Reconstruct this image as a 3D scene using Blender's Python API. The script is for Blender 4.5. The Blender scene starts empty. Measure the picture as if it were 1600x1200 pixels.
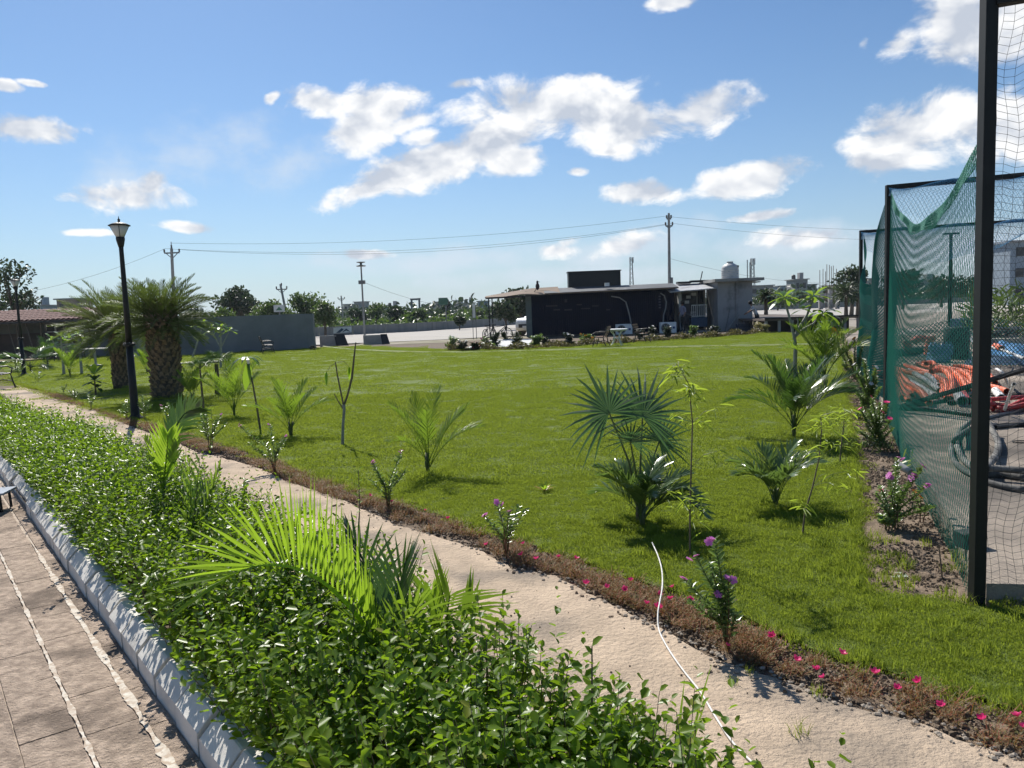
import bpy, math, random
import numpy as np
from mathutils import Vector, Matrix
R = math.radians
rnd = random.Random(7)
nrng = np.random.default_rng(11)
scene = bpy.context.scene
COL = scene.collection

# ------------------------------------------------------------------ camera
CAM_H = 1.65
F = 1200.0                    # focal length in pixels of the 1600 px photograph
PITCH = math.atan(115 / F)
ROLL = R(2.15)
cam = bpy.data.cameras.new('camera'); camo = bpy.data.objects.new('camera', cam); COL.objects.link(camo)
cam.sensor_width = 36; cam.lens = 36 * F / 1600; cam.clip_start = 0.05; cam.clip_end = 6000
fwd = Vector((0, math.cos(PITCH), -math.sin(PITCH)))
up0 = Vector((0, math.sin(PITCH), math.cos(PITCH)))
rt0 = Vector((1, 0, 0))
rt = rt0 * math.cos(ROLL) - up0 * math.sin(ROLL)
upv = up0 * math.cos(ROLL) + rt0 * math.sin(ROLL)
camo.matrix_world = Matrix(((rt.x, upv.x, -fwd.x, 0), (rt.y, upv.y, -fwd.y, 0), (rt.z, upv.z, -fwd.z, CAM_H), (0, 0, 0, 1)))
scene.camera = camo


def ray(px, py):
    return (fwd + rt * ((px - 800) / F) + upv * ((600 - py) / F)).normalized()


def G(px, py, z=0.0):         # where the ray meets the level z
    r = ray(px, py); t = (z - CAM_H) / r.z
    return Vector((r.x * t, r.y * t, z))


def at(px, py, y):            # where the ray meets the upright plane at depth y
    r = ray(px, py); t = y / r.y
    return Vector((r.x * t, y, CAM_H + r.z * t))


# ------------------------------------------------------------------ light
SUN_AZ = R(-23.5)             # left of straight ahead
SUN_EL = R(46)
sd = Vector((math.sin(SUN_AZ) * math.cos(SUN_EL), math.cos(SUN_AZ) * math.cos(SUN_EL), math.sin(SUN_EL)))
sun = bpy.data.lights.new('sun', 'SUN'); sun.energy = 5.0; sun.angle = R(0.55); sun.color = (1.0, 0.955, 0.88)
suno = bpy.data.objects.new('sun', sun); COL.objects.link(suno)
suno.rotation_euler = (-sd).to_track_quat('-Z', 'Y').to_euler()
suno.location = (0, 0, 30)

world = bpy.data.worlds.new('World'); scene.world = world; world.use_nodes = True
WN = world.node_tree.nodes; WL = world.node_tree.links; WN.clear()


def wn(t, **kw):
    n = WN.new(t)
    for k, v in kw.items(): setattr(n, k, v)
    return n


def wm(op, a, b=None, c=None, clamp=False):
    n = WN.new('ShaderNodeMath'); n.operation = op; n.use_clamp = clamp
    for i, v in enumerate((a, b, c)):
        if v is None: continue
        if isinstance(v, (int, float)): n.inputs[i].default_value = v
        else: WL.new(v, n.inputs[i])
    return n.outputs[0]


def azel(px, py):
    r = ray(px, py); return math.atan2(r.x, r.y), math.asin(r.z)


sky = wn('ShaderNodeTexSky', sky_type='NISHITA'); sky.sun_disc = False
sky.sun_elevation = SUN_EL; sky.sun_rotation = SUN_AZ
sky.air_density = 1.0; sky.dust_density = 0.35; sky.ozone_density = 3.2; sky.altitude = 100
tc = wn('ShaderNodeTexCoord'); sep = wn('ShaderNodeSeparateXYZ'); WL.new(tc.outputs['Generated'], sep.inputs[0])
AZ = wm('ARCTAN2', sep.outputs[0], sep.outputs[1]); EL = wm('ARCSINE', sep.outputs[2])
# clouds: px, py, half width, half height, tilt (degrees, + = right end up), strength
CL = [(870, 170, 150, 42, 0, 1.0), (800, 200, 95, 34, 22, 1.0), (960, 190, 110, 40, -8, 1.0), (905, 140, 60, 26, 0, .9), (1090, 182, 70, 34, 12, 1.15), (1030, 195, 60, 34, 0, 1.05), (700, 250, 150, 32, 17, 1.0),
      (590, 285, 95, 22, 22, .9), (800, 250, 70, 26, 10, .7), (600, 165, 80, 34, 8, 1.0), (565, 200, 60, 34, 28, .95), (495, 158, 48, 22, -5, .95),
      (640, 190, 48, 15, 18, .7), (718, 131, 42, 10, 4, .35), (425, 153, 16, 9, 30, .6), (660, 215, 30, 16, 0, .6), (1010, 300, 58, 19, 0, .95), (1180, 278, 92, 25, 8, 1.1), (965, 385, 60, 20, 10, .7), (880, 392, 50, 16, 0, .6), (1260, 370, 80, 18, 0, .6),
      (900, 268, 20, 8, 0, .6), (955, 237, 26, 6, 0, .4), (188, 308, 74, 24, 4, .95), (232, 292, 24, 18, 40, .8), (45, 204, 70, 20, 3, .9), (8, 133, 20, 8, 0, .5), (50, 130, 20, 5, 0, .3),
      (135, 364, 36, 6, 2, .55), (285, 355, 48, 9, -4, .6), (1440, 205, 84, 44, 15, 1.25), (1400, 238, 58, 26, 12, 1.0), (1470, 172, 44, 36, 0, 1.1), (1560, 40, 100, 56, 0, .95), (1405, 70, 32, 20, 25, .6), (1490, 88, 46, 20, 0, .5),
      (1590, 190, 50, 50, 0, .7), (1350, 68, 14, 12, 60, .35), (1045, 4, 42, 12, 0, .8), (1190, 338, 60, 9, 5, .5), (890, 378, 34, 14, 20, .5), (575, 398, 50, 9, 0, .4)]
WIDE = [(980, 390, 130, 34, 10, .9), (720, 405, 150, 26, 4, .7), (1240, 380, 130, 30, 4, .8), (900, 430, 260, 20, 2, .7), (470, 250, 110, 40, 20, .25), (520, 410, 130, 20, 0, .35), (1450, 390, 160, 40, 0, .5), (300, 240, 200, 60, 20, .12)]


def blobfield(lst):
    out = None
    for (px, py, hw, hh, tilt, st) in lst:
        a, e = azel(px, py); t = R(tilt) - ROLL
        dx = wm('SUBTRACT', AZ, a); dy = wm('SUBTRACT', EL, e)
        u = wm('ADD', wm('MULTIPLY', dx, math.cos(t) * F / hw), wm('MULTIPLY', dy, math.sin(t) * F / hw))
        v = wm('ADD', wm('MULTIPLY', dx, -math.sin(t) * F / hh), wm('MULTIPLY', dy, math.cos(t) * F / hh))
        q = wm('ADD', wm('MULTIPLY', u, u), wm('MULTIPLY', v, v))
        q = wm('SUBTRACT', 1.0, wm('POWER', q, .75))
        b = wm('MULTIPLY', wm('MAXIMUM', q, -1.6), 1.0)
        b = wm('ADD', b, (st - 1.0) * .55)
        out = b if out is None else wm('SMOOTH_MAX', out, b, .18)
    return out


def wnoise(vec, scale, detail, rough, dist=0.0):
    n = wn('ShaderNodeTexNoise'); n.inputs['Scale'].default_value = scale; n.inputs['Detail'].default_value = detail
    n.inputs['Roughness'].default_value = rough; n.inputs['Distortion'].default_value = dist
    WL.new(vec, n.inputs['Vector']); return n.outputs[0]


cmb = wn('ShaderNodeCombineXYZ'); WL.new(AZ, cmb.inputs[0]); WL.new(wm('MULTIPLY', EL, 1.5), cmb.inputs[1])
off = wn('ShaderNodeVectorMath', operation='ADD'); WL.new(cmb.outputs[0], off.inputs[0]); off.inputs[1].default_value = (-.012, .030, 0)
n1 = wnoise(cmb.outputs[0], 11.0, 14, .62, .25); n2 = wnoise(off.outputs[0], 11.0, 4, .5, .25); n1s = wnoise(cmb.outputs[0], 11.0, 4, .5, .25)
n3 = wnoise(cmb.outputs[0], 9.0, 9, .62)
fld = blobfield(CL)
dens = wm('ADD', wm('ADD', wm('MULTIPLY', fld, 1.45), .10), wm('MULTIPLY', wm('SUBTRACT', n1, .485), 6.2))
mr = wn('ShaderNodeMapRange', interpolation_type='SMOOTHSTEP'); WL.new(dens, mr.inputs[0])
mr.inputs[1].default_value = -.2; mr.inputs[2].default_value = 1.0; mr.inputs[3].default_value = 0; mr.inputs[4].default_value = .97
fw = blobfield(WIDE)
densw = wm('ADD', wm('MULTIPLY', fw, 1.0), wm('MULTIPLY', wm('SUBTRACT', n3, .5), 4.0))
mw = wn('ShaderNodeMapRange', interpolation_type='SMOOTHSTEP'); WL.new(densw, mw.inputs[0])
mw.inputs[1].default_value = -.4; mw.inputs[2].default_value = 1.2; mw.inputs[3].default_value = 0; mw.inputs[4].default_value = .72
# shading: sun side bright, thick lower middle grey
lit = wm('ADD', wm('MULTIPLY', wm('SUBTRACT', n1s, n2), 4.0), wm('ADD', .60, wm('MULTIPLY', wm('SUBTRACT', n1, n1s), 1.2)))
lit = wm('SUBTRACT', lit, wm('MULTIPLY', wm('MAXIMUM', wm('SUBTRACT', dens, .9), 0), .22), clamp=True)
cr = wn('ShaderNodeValToRGB'); WL.new(lit, cr.inputs[0])
cr.color_ramp.elements[0].color = (5.5, 6.0, 6.9, 1); cr.color_ramp.elements[0].position = .18
cr.color_ramp.elements[1].color = (9.9, 9.9, 9.9, 1); cr.color_ramp.elements[1].position = .82
mixw = wn('ShaderNodeMixRGB'); WL.new(mw.outputs[0], mixw.inputs[0]); mixw.inputs[2].default_value = (6.8, 7.6, 8.6, 1)
hz = wm('POWER', wm('SUBTRACT', 1.0, wm('ABSOLUTE', sep.outputs[2]), clamp=True), 9.0)
mixh = wn('ShaderNodeMixRGB'); WL.new(wm('MULTIPLY', hz, .75), mixh.inputs[0]); mixh.inputs[2].default_value = (4.9, 5.9, 6.9, 1)
skyt = wn('ShaderNodeMixRGB', blend_type='MULTIPLY'); skyt.inputs[0].default_value = 1.0; skyt.inputs[2].default_value = (.73, .88, 1.0, 1)
WL.new(sky.outputs[0], skyt.inputs[1]); WL.new(skyt.outputs[0], mixh.inputs[1])
WL.new(mixh.outputs[0], mixw.inputs[1])
mixc = wn('ShaderNodeMixRGB'); WL.new(mr.outputs[0], mixc.inputs[0]); WL.new(mixw.outputs[0], mixc.inputs[1]); WL.new(cr.outputs[0], mixc.inputs[2])
bg = wn('ShaderNodeBackground'); bg.inputs[1].default_value = 0.082; WL.new(mixc.outputs[0], bg.inputs[0])
wo = wn('ShaderNodeOutputWorld'); WL.new(bg.outputs[0], wo.inputs[0])
world.cycles.sampling_method = 'MANUAL'; world.cycles.sample_map_resolution = 512

scene.view_settings.view_transform = 'Standard'; scene.view_settings.look = 'None'
scene.view_settings.exposure = 0.36; scene.view_settings.gamma = 1.0; scene.view_settings.use_curve_mapping = False
scene.render.engine = 'CYCLES'; scene.cycles.use_denoising = True
scene.cycles.max_bounces = 6; scene.cycles.diffuse_bounces = 3; scene.cycles.glossy_bounces = 2
scene.cycles.transmission_bounces = 4; scene.cycles.transparent_max_bounces = 24; scene.cycles.volume_bounces = 0
scene.cycles.caustics_reflective = False; scene.cycles.caustics_refractive = False
scene.cycles.use_light_tree = False

# ------------------------------------------------------------------ materials
MATS = {}


def nd(nt, t, **kw):
    n = nt.nodes.new(t)
    for k, v in kw.items(): setattr(n, k, v)
    return n


def M(name, c1, c2=None, scale=6.0, rough=.8, bump=0.0, bscale=None, metal=0.0, detail=6, c3=None, c3scale=1.0, c3pos=(.5, .62), world_co=False, spec=.4, stretch=None, bdist=.01):
    if name in MATS: return MATS[name]
    m = bpy.data.materials.new(name); m.use_nodes = True; nt = m.node_tree; L = nt.links
    b = nt.nodes['Principled BSDF']; b.inputs['Roughness'].default_value = rough; b.inputs['Metallic'].default_value = metal
    b.inputs['Specular IOR Level'].default_value = spec
    if world_co: co = nd(nt, 'ShaderNodeNewGeometry').outputs['Position']
    else: co = nd(nt, 'ShaderNodeTexCoord').outputs['Object']
    if stretch:
        mp = nd(nt, 'ShaderNodeMapping'); mp.inputs['Scale'].default_value = stretch; L.new(co, mp.inputs[0]); co = mp.outputs[0]
    if c2 is None: c2 = tuple(x * .78 for x in c1)
    n = nd(nt, 'ShaderNodeTexNoise'); n.inputs['Scale'].default_value = scale; n.inputs['Detail'].default_value = detail; n.inputs['Roughness'].default_value = .62
    L.new(co, n.inputs['Vector'])
    r = nd(nt, 'ShaderNodeValToRGB'); r.color_ramp.elements[0].position = .36; r.color_ramp.elements[1].position = .64
    r.color_ramp.elements[0].color = (*c2, 1); r.color_ramp.elements[1].color = (*c1, 1); L.new(n.outputs[0], r.inputs[0])
    col = r.outputs[0]
    if c3:
        n3_ = nd(nt, 'ShaderNodeTexNoise'); n3_.inputs['Scale'].default_value = c3scale; n3_.inputs['Detail'].default_value = 7; n3_.inputs['Roughness'].default_value = .6
        L.new(co, n3_.inputs['Vector'])
        mr_ = nd(nt, 'ShaderNodeMapRange', interpolation_type='SMOOTHSTEP'); mr_.inputs[1].default_value = c3pos[0]; mr_.inputs[2].default_value = c3pos[1]; L.new(n3_.outputs[0], mr_.inputs[0])
        mx = nd(nt, 'ShaderNodeMixRGB'); L.new(mr_.outputs[0], mx.inputs[0]); L.new(col, mx.inputs[1]); mx.inputs[2].default_value = (*c3, 1); col = mx.outputs[0]
    L.new(col, b.inputs['Base Color'])
    if bump:
        nb = nd(nt, 'ShaderNodeTexNoise'); nb.inputs['Scale'].default_value = bscale or scale * 3; nb.inputs['Detail'].default_value = 6; nb.inputs['Roughness'].default_value = .65
        L.new(co, nb.inputs['Vector'])
        bp = nd(nt, 'ShaderNodeBump'); bp.inputs['Strength'].default_value = bump; bp.inputs['Distance'].default_value = bdist
        L.new(nb.outputs[0], bp.inputs['Height']); L.new(bp.outputs[0], b.inputs['Normal'])
    MATS[name] = m; return m


def LM(name, c1, c2, tcol, tf=.4, rough=.35, c3=None, spec=.5):
    """leaf: glossy skin over a body that lets light through; colour differs from leaf to leaf"""
    if name in MATS: return MATS[name]
    m = bpy.data.materials.new(name); m.use_nodes = True; nt = m.node_tree; L = nt.links
    b = nt.nodes['Principled BSDF']; b.inputs['Roughness'].default_value = rough; b.inputs['Specular IOR Level'].default_value = spec
    g = nd(nt, 'ShaderNodeNewGeometry')
    r = nd(nt, 'ShaderNodeValToRGB'); L.new(g.outputs['Random Per Island'], r.inputs[0])
    e = r.color_ramp.elements; e[0].color = (*c1, 1); e[1].color = (*c2, 1)
    if c3: k = e.new(.93); k.color = (*c2, 1); e[2].color = (*c3, 1)
    L.new(r.outputs[0], b.inputs['Base Color'])
    mx = nd(nt, 'ShaderNodeMixRGB', blend_type='MIX'); mx.inputs[0].default_value = .7; L.new(r.outputs[0], mx.inputs[1]); mx.inputs[2].default_value = (*tcol, 1)
    t = nd(nt, 'ShaderNodeBsdfTranslucent'); L.new(mx.outputs[0], t.inputs[0])
    s = nd(nt, 'ShaderNodeMixShader'); s.inputs[0].default_value = tf; L.new(b.outputs[0], s.inputs[1]); L.new(t.outputs[0], s.inputs[2])
    L.new(s.outputs[0], nt.nodes['Material Output'].inputs[0])
    MATS[name] = m; return m


# ------------------------------------------------------------------ mesh helpers
class MB:
    def __init__(s): s.v = []; s.f = []; s.m = []; s.cur = 0; s.sm = False

    def add(s, vs, fs):
        o = len(s.v); s.v += [tuple(v) for v in vs]; s.f += [tuple(i + o for i in f) for f in fs]; s.m += [s.cur] * len(fs); return s

    def box(s, c, d, rz=0.0, rot=None):
        c = Vector(c); h = Vector(d) / 2
        q = rot if rot is not None else Matrix.Rotation(rz, 3, 'Z')
        vs = [c + q @ Vector((x * h.x, y * h.y, z * h.z)) for x in (-1, 1) for y in (-1, 1) for z in (-1, 1)]
        return s.add(vs, [(0, 1, 3, 2), (4, 6, 7, 5), (0, 4, 5, 1), (2, 3, 7, 6), (0, 2, 6, 4), (1, 5, 7, 3)])

    def bar(s, a, b, w, h=None):      # square bar from a to b
        a = Vector(a); b = Vector(b); d = b - a; L = d.length
        if L < 1e-6: return s
        q = d.to_track_quat('X', 'Z').to_matrix()
        return s.box((a + b) / 2, (L, w, h or w), rot=q)

    def tube(s, pts, r, n=8, cap=True, closed=False):
        pts = [Vector(p) for p in pts]; k = len(pts)
        rs = [r] * k if isinstance(r, (int, float)) else list(r)
        ref = Vector((0, 0, 1)); t0 = (pts[1] - pts[0]).normalized()
        if abs(t0.dot(ref)) > .9: ref = Vector((1, 0, 0))
        vs = []; u = None
        for i, p in enumerate(pts):
            t = (pts[min(i + 1, k - 1)] - pts[max(i - 1, 0)]).normalized()
            if u is None: u = t.cross(ref).normalized()
            else:
                u = (u - t * u.dot(t))
                u = u.normalized() if u.length > 1e-6 else t.cross(ref).normalized()
            w = t.cross(u)
            for j in range(n):
                a = 2 * math.pi * j / n
                vs.append(p + (u * math.cos(a) + w * math.sin(a)) * rs[i])
        fs = [(i * n + j, i * n + (j + 1) % n, (i + 1) * n + (j + 1) % n, (i + 1) * n + j) for i in range(k - 1) for j in range(n)]
        if cap: fs += [tuple(range(n - 1, -1, -1)), tuple((k - 1) * n + j for j in range(n))]
        return s.add(vs, fs)

    def lathe(s, prof, c=(0, 0, 0), n=20):
        c = Vector(c); vs = []; k = len(prof)
        for (r, z) in prof:
            for j in range(n):
                a = 2 * math.pi * j / n; vs.append(c + Vector((r * math.cos(a), r * math.sin(a), z)))
        fs = [(i * n + j, i * n + (j + 1) % n, (i + 1) * n + (j + 1) % n, (i + 1) * n + j) for i in range(k - 1) for j in range(n)]
        fs += [tuple(range(n - 1, -1, -1)), tuple((k - 1) * n + j for j in range(n))]
        return s.add(vs, fs)

    def quad(s, a, b, c, d): return s.add([a, b, c, d], [(0, 1, 2, 3)])

    def strip(s, pts, ws, side):       # ribbon along pts, half widths ws, side vector(s)
        vs = []
        for i, p in enumerate(pts):
            sv = side[i] if isinstance(side, list) else side
            vs += [p - sv * ws[i], p + sv * ws[i]]
        return s.add(vs, [(2 * i, 2 * i + 1, 2 * i + 3, 2 * i + 2) for i in range(len(pts) - 1)])

    def prism(s, poly, z0, z1):        # upright prism over a counter-clockwise plan
        n = len(poly)
        vs = [(x, y, z0) for x, y in poly] + [(x, y, z1) for x, y in poly]
        return s.add(vs, [tuple(range(n - 1, -1, -1)), tuple(range(n, 2 * n))] + [(i, (i + 1) % n, n + (i + 1) % n, n + i) for i in range(n)])

    def build(s, name, mat, parent=None, loc=None, smooth=False, kind=None, bevel=0):
        me = bpy.data.meshes.new(name)
        v = s.v
        if loc is not None: l = Vector(loc); v = [(a[0] - l.x, a[1] - l.y, a[2] - l.z) for a in v]
        me.from_pydata(v, [], s.f)
        mats = mat if isinstance(mat, (list, tuple)) else [mat]
        for m in mats: me.materials.append(m)
        if len(mats) > 1: me.polygons.foreach_set('material_index', s.m)
        if smooth: me.polygons.foreach_set('use_smooth', [True] * len(me.polygons))
        me.update()
        o = bpy.data.objects.new(name, me); COL.objects.link(o)
        if loc is not None: o.location = loc
        if parent is not None: o.parent = parent
        if kind: o['kind'] = kind
        if bevel:
            b = o.modifiers.new('bevel', 'BEVEL'); b.width = bevel; b.segments = 2; b.limit_method = 'ANGLE'
        return o


def npmesh(name, V, Fq, mat, parent=None, kind=None, smooth=False):
    """V (n,3) float, Fq (m,k) int: all faces with k corners"""
    me = bpy.data.meshes.new(name); n, k = Fq.shape
    me.vertices.add(len(V)); me.vertices.foreach_set('co', np.asarray(V, np.float32).ravel())
    me.loops.add(n * k); me.loops.foreach_set('vertex_index', Fq.astype(np.int32).ravel())
    me.polygons.add(n); me.polygons.foreach_set('loop_start', np.arange(0, n * k, k, dtype=np.int32))
    try: me.polygons.foreach_set('loop_total', np.full(n, k, np.int32))
    except Exception: pass
    if smooth: me.polygons.foreach_set('use_smooth', np.ones(n, bool))
    me.update(calc_edges=True); me.validate()
    me.materials.append(mat)
    o = bpy.data.objects.new(name, me); COL.objects.link(o)
    if parent is not None: o.parent = parent
    if kind: o['kind'] = kind
    return o


def unit(a): return a / np.maximum(np.linalg.norm(a, axis=-1, keepdims=True), 1e-9)


def leaf_arrays(P, D, N, L, W, t=(.0, .38, .78, 1.0), w=(.5, .46), fold=.18, droop=.1):
    """oval leaves: base, two cross rows, tip (6 corners, 2 quads as 4-corner faces)"""
    P = np.asarray(P, float); D = unit(np.asarray(D, float)); N = np.asarray(N, float)
    S = unit(np.cross(D, N)); U = np.cross(S, D); n = len(P)
    L = np.broadcast_to(np.asarray(L, float), (n,))[:, None]; W = np.broadcast_to(np.asarray(W, float), (n,))[:, None]
    base = P; tip = P + D * L - U * L * droop
    r1 = P + D * L * t[1]; r2 = P + D * L * t[2] - U * L * droop * .5
    V = np.stack([base, r1 - S * W * w[0] + U * W * fold, r1 + S * W * w[0] + U * W * fold, r2 - S * W * w[1] * .8 + U * W * fold, r2 + S * W * w[1] * .8 + U * W * fold, tip], 1)
    o = (np.arange(n) * 6)[:, None]
    # two halves would crease; use four-corner faces: base-r1R-r1L-base is a triangle, so split the oval lengthwise
    Fq = np.concatenate([np.stack([o[:, 0], o[:, 0] + 2, o[:, 0] + 4, o[:, 0] + 5], 1), np.stack([o[:, 0], o[:, 0] + 5, o[:, 0] + 3, o[:, 0] + 1], 1)])
    return V.reshape(-1, 3), Fq


def merge(parts):
    Vs = []; Fs = []; o = 0
    for V, Fq in parts: Vs.append(V); Fs.append(Fq + o); o += len(V)
    return np.concatenate(Vs), np.concatenate(Fs)


def tag(o, label=None, cat=None, group=None, kind=None):
    if label: o['label'] = label
    if cat: o['category'] = cat
    if group: o['group'] = group
    if kind: o['kind'] = kind
    return o


def thing(name, loc, label, cat, group=None, rz=0.0):
    o = bpy.data.objects.new(name, None); COL.objects.link(o); o.location = loc; o.rotation_euler = (0, 0, rz); o.empty_display_size = .1
    return tag(o, label, cat, group)


def copy_tree(o, parent=None):
    c = o.copy(); COL.objects.link(c); c.parent = parent
    for ch in list(o.children): copy_tree(ch, c)
    return c


def jag(poly, step, amp, seed=1):      # closed plan outline with small irregularities
    r = random.Random(seed); out = []
    n = len(poly)
    for i in range(n):
        a = Vector(poly[i][:2]); b = Vector(poly[(i + 1) % n][:2]); L = (b - a).length; k = max(1, min(120, int(L / step)))
        d = (b - a) / k; nn = Vector((-d.y, d.x)).normalized() if d.length > 0 else Vector((0, 0))
        for j in range(k):
            p = a + d * j + nn * r.uniform(-amp, amp); out.append((p.x, p.y))
    return out


from mathutils.geometry import tessellate_polygon


def sheet(name, poly, z, mat, kind='structure', parent=None):
    tris = tessellate_polygon([[Vector((x, y, 0)) for x, y in poly]])
    me = bpy.data.meshes.new(name)
    me.from_pydata([(x, y, z) for x, y in poly], [], [tuple(t) for t in tris])
    me.materials.append(mat); me.update()
    # faces up
    if me.polygons and sum(p.normal.z for p in me.polygons) < 0: me.flip_normals()
    o = bpy.data.objects.new(name, me); COL.objects.link(o)
    if kind: o['kind'] = kind
    if parent: o.parent = parent
    return o


def inside(P, poly):                   # P (n,2) in polygon
    x, y = P[:, 0], P[:, 1]; c = np.zeros(len(P), bool); n = len(poly); j = n - 1
    for i in range(n):
        xi, yi = poly[i][:2]; xj, yj = poly[j][:2]
        cond = ((yi > y) != (yj > y)) & (x < (xj - xi) * (y - yi) / ((yj - yi) + 1e-12) + xi)
        c ^= cond; j = i
    return c

# ================================================================== setting
O2 = Vector((-1.664, 3.317)); A2 = Vector((-.620, .7846)); N2 = Vector((.7846, .620))   # kerb line, its direction, towards the lawn


def K(s, p, z=0.0):
    q = O2 + A2 * s + N2 * p; return Vector((q.x, q.y, z))


def gp(pts, z=0.0): return [tuple(G(x, y, z))[:2] for x, y in pts]


m_dry = M('dry_earth', (.30, .24, .16), (.20, .155, .10), .35, .95, .5, 4, world_co=True, c3=(.09, .12, .035), c3scale=.05, c3pos=(.48, .6), bdist=.05)
m_soil = M('bed_soil', (.27, .20, .14), (.15, .11, .075), 9, .95, .9, 30, world_co=True, bdist=.03)
m_lawn = M('lawn_ground', (.125, .175, .020), (.105, .150, .017), 9, .9, .8, 90, world_co=True, c3=(.135, .175, .022), c3scale=.6, c3pos=(.4, .75), bdist=.03)
m_path = M('path_concrete', (.60, .47, .345), (.44, .345, .255), 3.2, .96, 1.0, 34, world_co=True, c3=(.27, .225, .18), c3scale=1.0, c3pos=(.46, .64), bdist=.022, spec=.15)
m_yard = M('yard_ground', (.33, .27, .21), (.24, .19, .15), 2.0, .9, .5, 30, world_co=True)
m_terr = M('terrace_concrete', (.38, .32, .26), (.27, .23, .19), 2.2, .95, .7, 30, world_co=True, c3=(.13, .115, .10), c3scale=.38, c3pos=(.42, .60), spec=.15, bdist=.02)
m_road = M('road_concrete', (.42, .39, .35), (.35, .325, .29), .6, .9, .2, 14, world_co=True, c3=(.38, .35, .30), c3scale=.12, stretch=(.3, 1, 1))

sheet('ground', [(-3000, -60), (3000, -60), (3000, 5000), (-3000, 5000)], -.10, m_dry)
m_field = M('far_field', (.085, .12, .032), (.055, .085, .022), .08, .95, .3, 3, world_co=True, c3=(.24, .22, .14), c3scale=.03, c3pos=(.5, .58), stretch=(.25, 1, 1))
sheet('far_field', [(-2000, 84), (2000, 84), (2500, 3500), (-2500, 3500)], -.088, m_field)

# lawn outline on the ground plane
path_edge = [(1600, 1192), (1537, 1170), (1459, 1139), (1397, 1117), (1319, 1102), (1267, 1077), (1200, 1057), (1133, 1033), (1083, 1013), (1040, 987), (1000, 967), (933, 933), (867, 900), (800, 888),
             (746, 859), (697, 842), (619, 820), (577, 800), (520, 775), (476, 761), (447, 752), (405, 731), (340, 713), (307, 706), (262, 685), (220, 672), (192, 661), (140, 637), (105, 629), (62, 614), (22, 600)]
lawn_edge = [(1600, 1111), (1537, 1092), (1459, 1071), (1381, 1046), (1300, 1027), (1267, 1013), (1200, 983), (1150, 960), (1053, 923), (987, 903), (933, 883), (860, 860), (811, 843), (762, 833),
             (697, 808), (632, 787), (567, 774), (522, 755), (486, 745), (447, 726), (389, 706), (340, 692), (275, 672), (185, 652), (150, 640), (100, 619), (45, 605), (20, 598)]
PE = gp(path_edge); LE = gp(lawn_edge)
PE = [tuple(Vector(PE[0]) + (Vector(PE[0]) - Vector(PE[3])) * 4)] + PE
LE = [tuple(Vector(LE[0]) + (Vector(LE[0]) - Vector(LE[3])) * 4)] + LE
soil_left = gp([(1350, 922), (1347, 860), (1340, 760), (1336, 700), (1320, 610), (1313, 560), (1311, 520)])
net1 = Vector((2.44, 3.97)); net2 = Vector((5.10, 10.4)); net3 = Vector((7.84, 17.2))
soil_low = gp([(1433, 932), (1517, 945), (1600, 952)])
lawn_poly = LE[::1] + gp([(0, 570)]) + [(-24, 41), (-12, 41)] + gp([(490, 545), (560, 541), (700, 546), (860, 544), (1100, 527), (1200, 521), (1311, 517)]) + soil_left[::-1] + soil_low + [(6.5, 3.2), (6.5, -1.2)]
lawn_j = jag(lawn_poly, .12, .018, 3)
sheet('lawn', lawn_j, .004, m_lawn)
bed_poly = PE + [(-24, 30), (-24, 41), (-12, 42), (12, 43), (24, 43)] + [(8.8, 19), (5.3, 10.6), (2.56, 3.9), (7, 2.2), (7, -1.6)]
# soil with real clods: gridded strip along the lawn edge and in the bed by the net
m_under = M('under_soil', (.16, .12, .08), (.10, .075, .05), 6, .95, .5, 20, world_co=True)
sheet('bed_ground', [(-26, -3), (10, -3), (26, 44), (-26, 44)], -.035, m_under)

# left walk
walk = PE + [tuple(K(22, 1.75))[:2]] + [tuple(K(s, .55))[:2] for s in (22, 12, 4, -2, -5)]
walk_j = jag(walk, .07, .014, 5)
sheet('footpath', walk_j, 0.0, m_path)
sheet('hedge_bed', [tuple(K(s, p))[:2] for s, p in ((-6, .05), (-6, .8), (24, 1.2), (24, .05))], .018, m_under)

# yard with paving stones left of the kerb
sheet('yard', [tuple(K(s, p))[:2] for s, p in ((-8, .02), (40, .02), (40, -30), (-8, -30))], -.006, M('joint_sand', (.52, .43, .34), (.34, .27, .21), 14, .9, .6, 60, world_co=True))
pav = thing('paving', K(0, -.5), None, None); pav['kind'] = 'structure'
m_pav = M('paver_stone', (.56, .44, .345), (.30, .235, .185), 16, .95, 1.0, 60, world_co=True, c3=(.19, .15, .12), c3scale=2.1, c3pos=(.46, .66), bdist=.02, spec=.1)
pl = K(0, -.5)
pv_mesh = []
for v in range(5):
    mb = MB(); r = random.Random(v)
    hx, hy = .0995, .0995
    pts = [(-hx, -hy), (0, -hy + .0005), (hx, -hy), (hx - .0005, 0), (hx, hy), (0, hy - .0005), (-hx, hy), (-hx + .0005, 0)]
    pts = [(x + r.uniform(-.001, .001), y + r.uniform(-.001, .001)) for x, y in pts]
    mb.prism(pts, -.03, -.001)
    top = [(x * .985, y * .985, .0006) for x, y in pts]; o = len(mb.v)
    mb.v += [(x, y, 0.0) for x, y in pts] + top; mb.m += [0] * 9
    mb.f += [(o + i, o + (i + 1) % 8, o + 8 + (i + 1) % 8, o + 8 + i) for i in range(8)] + [tuple(o + 8 + i for i in range(8))]
    mb.f = [f for i, f in enumerate(mb.f) if i != 1]; mb.m = mb.m[:len(mb.f)]
    me = bpy.data.meshes.new('paver'); me.from_pydata(mb.v, [], mb.f); me.materials.append(m_pav); pv_mesh.append(me)
rows = [(-.048, .080), (-.2075, .196), (-.426, .20), (-.630, .20), (-.834, .20), (-1.038, .20), (-1.242, .2), (-1.446, .2), (-1.65, .2)]
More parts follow.
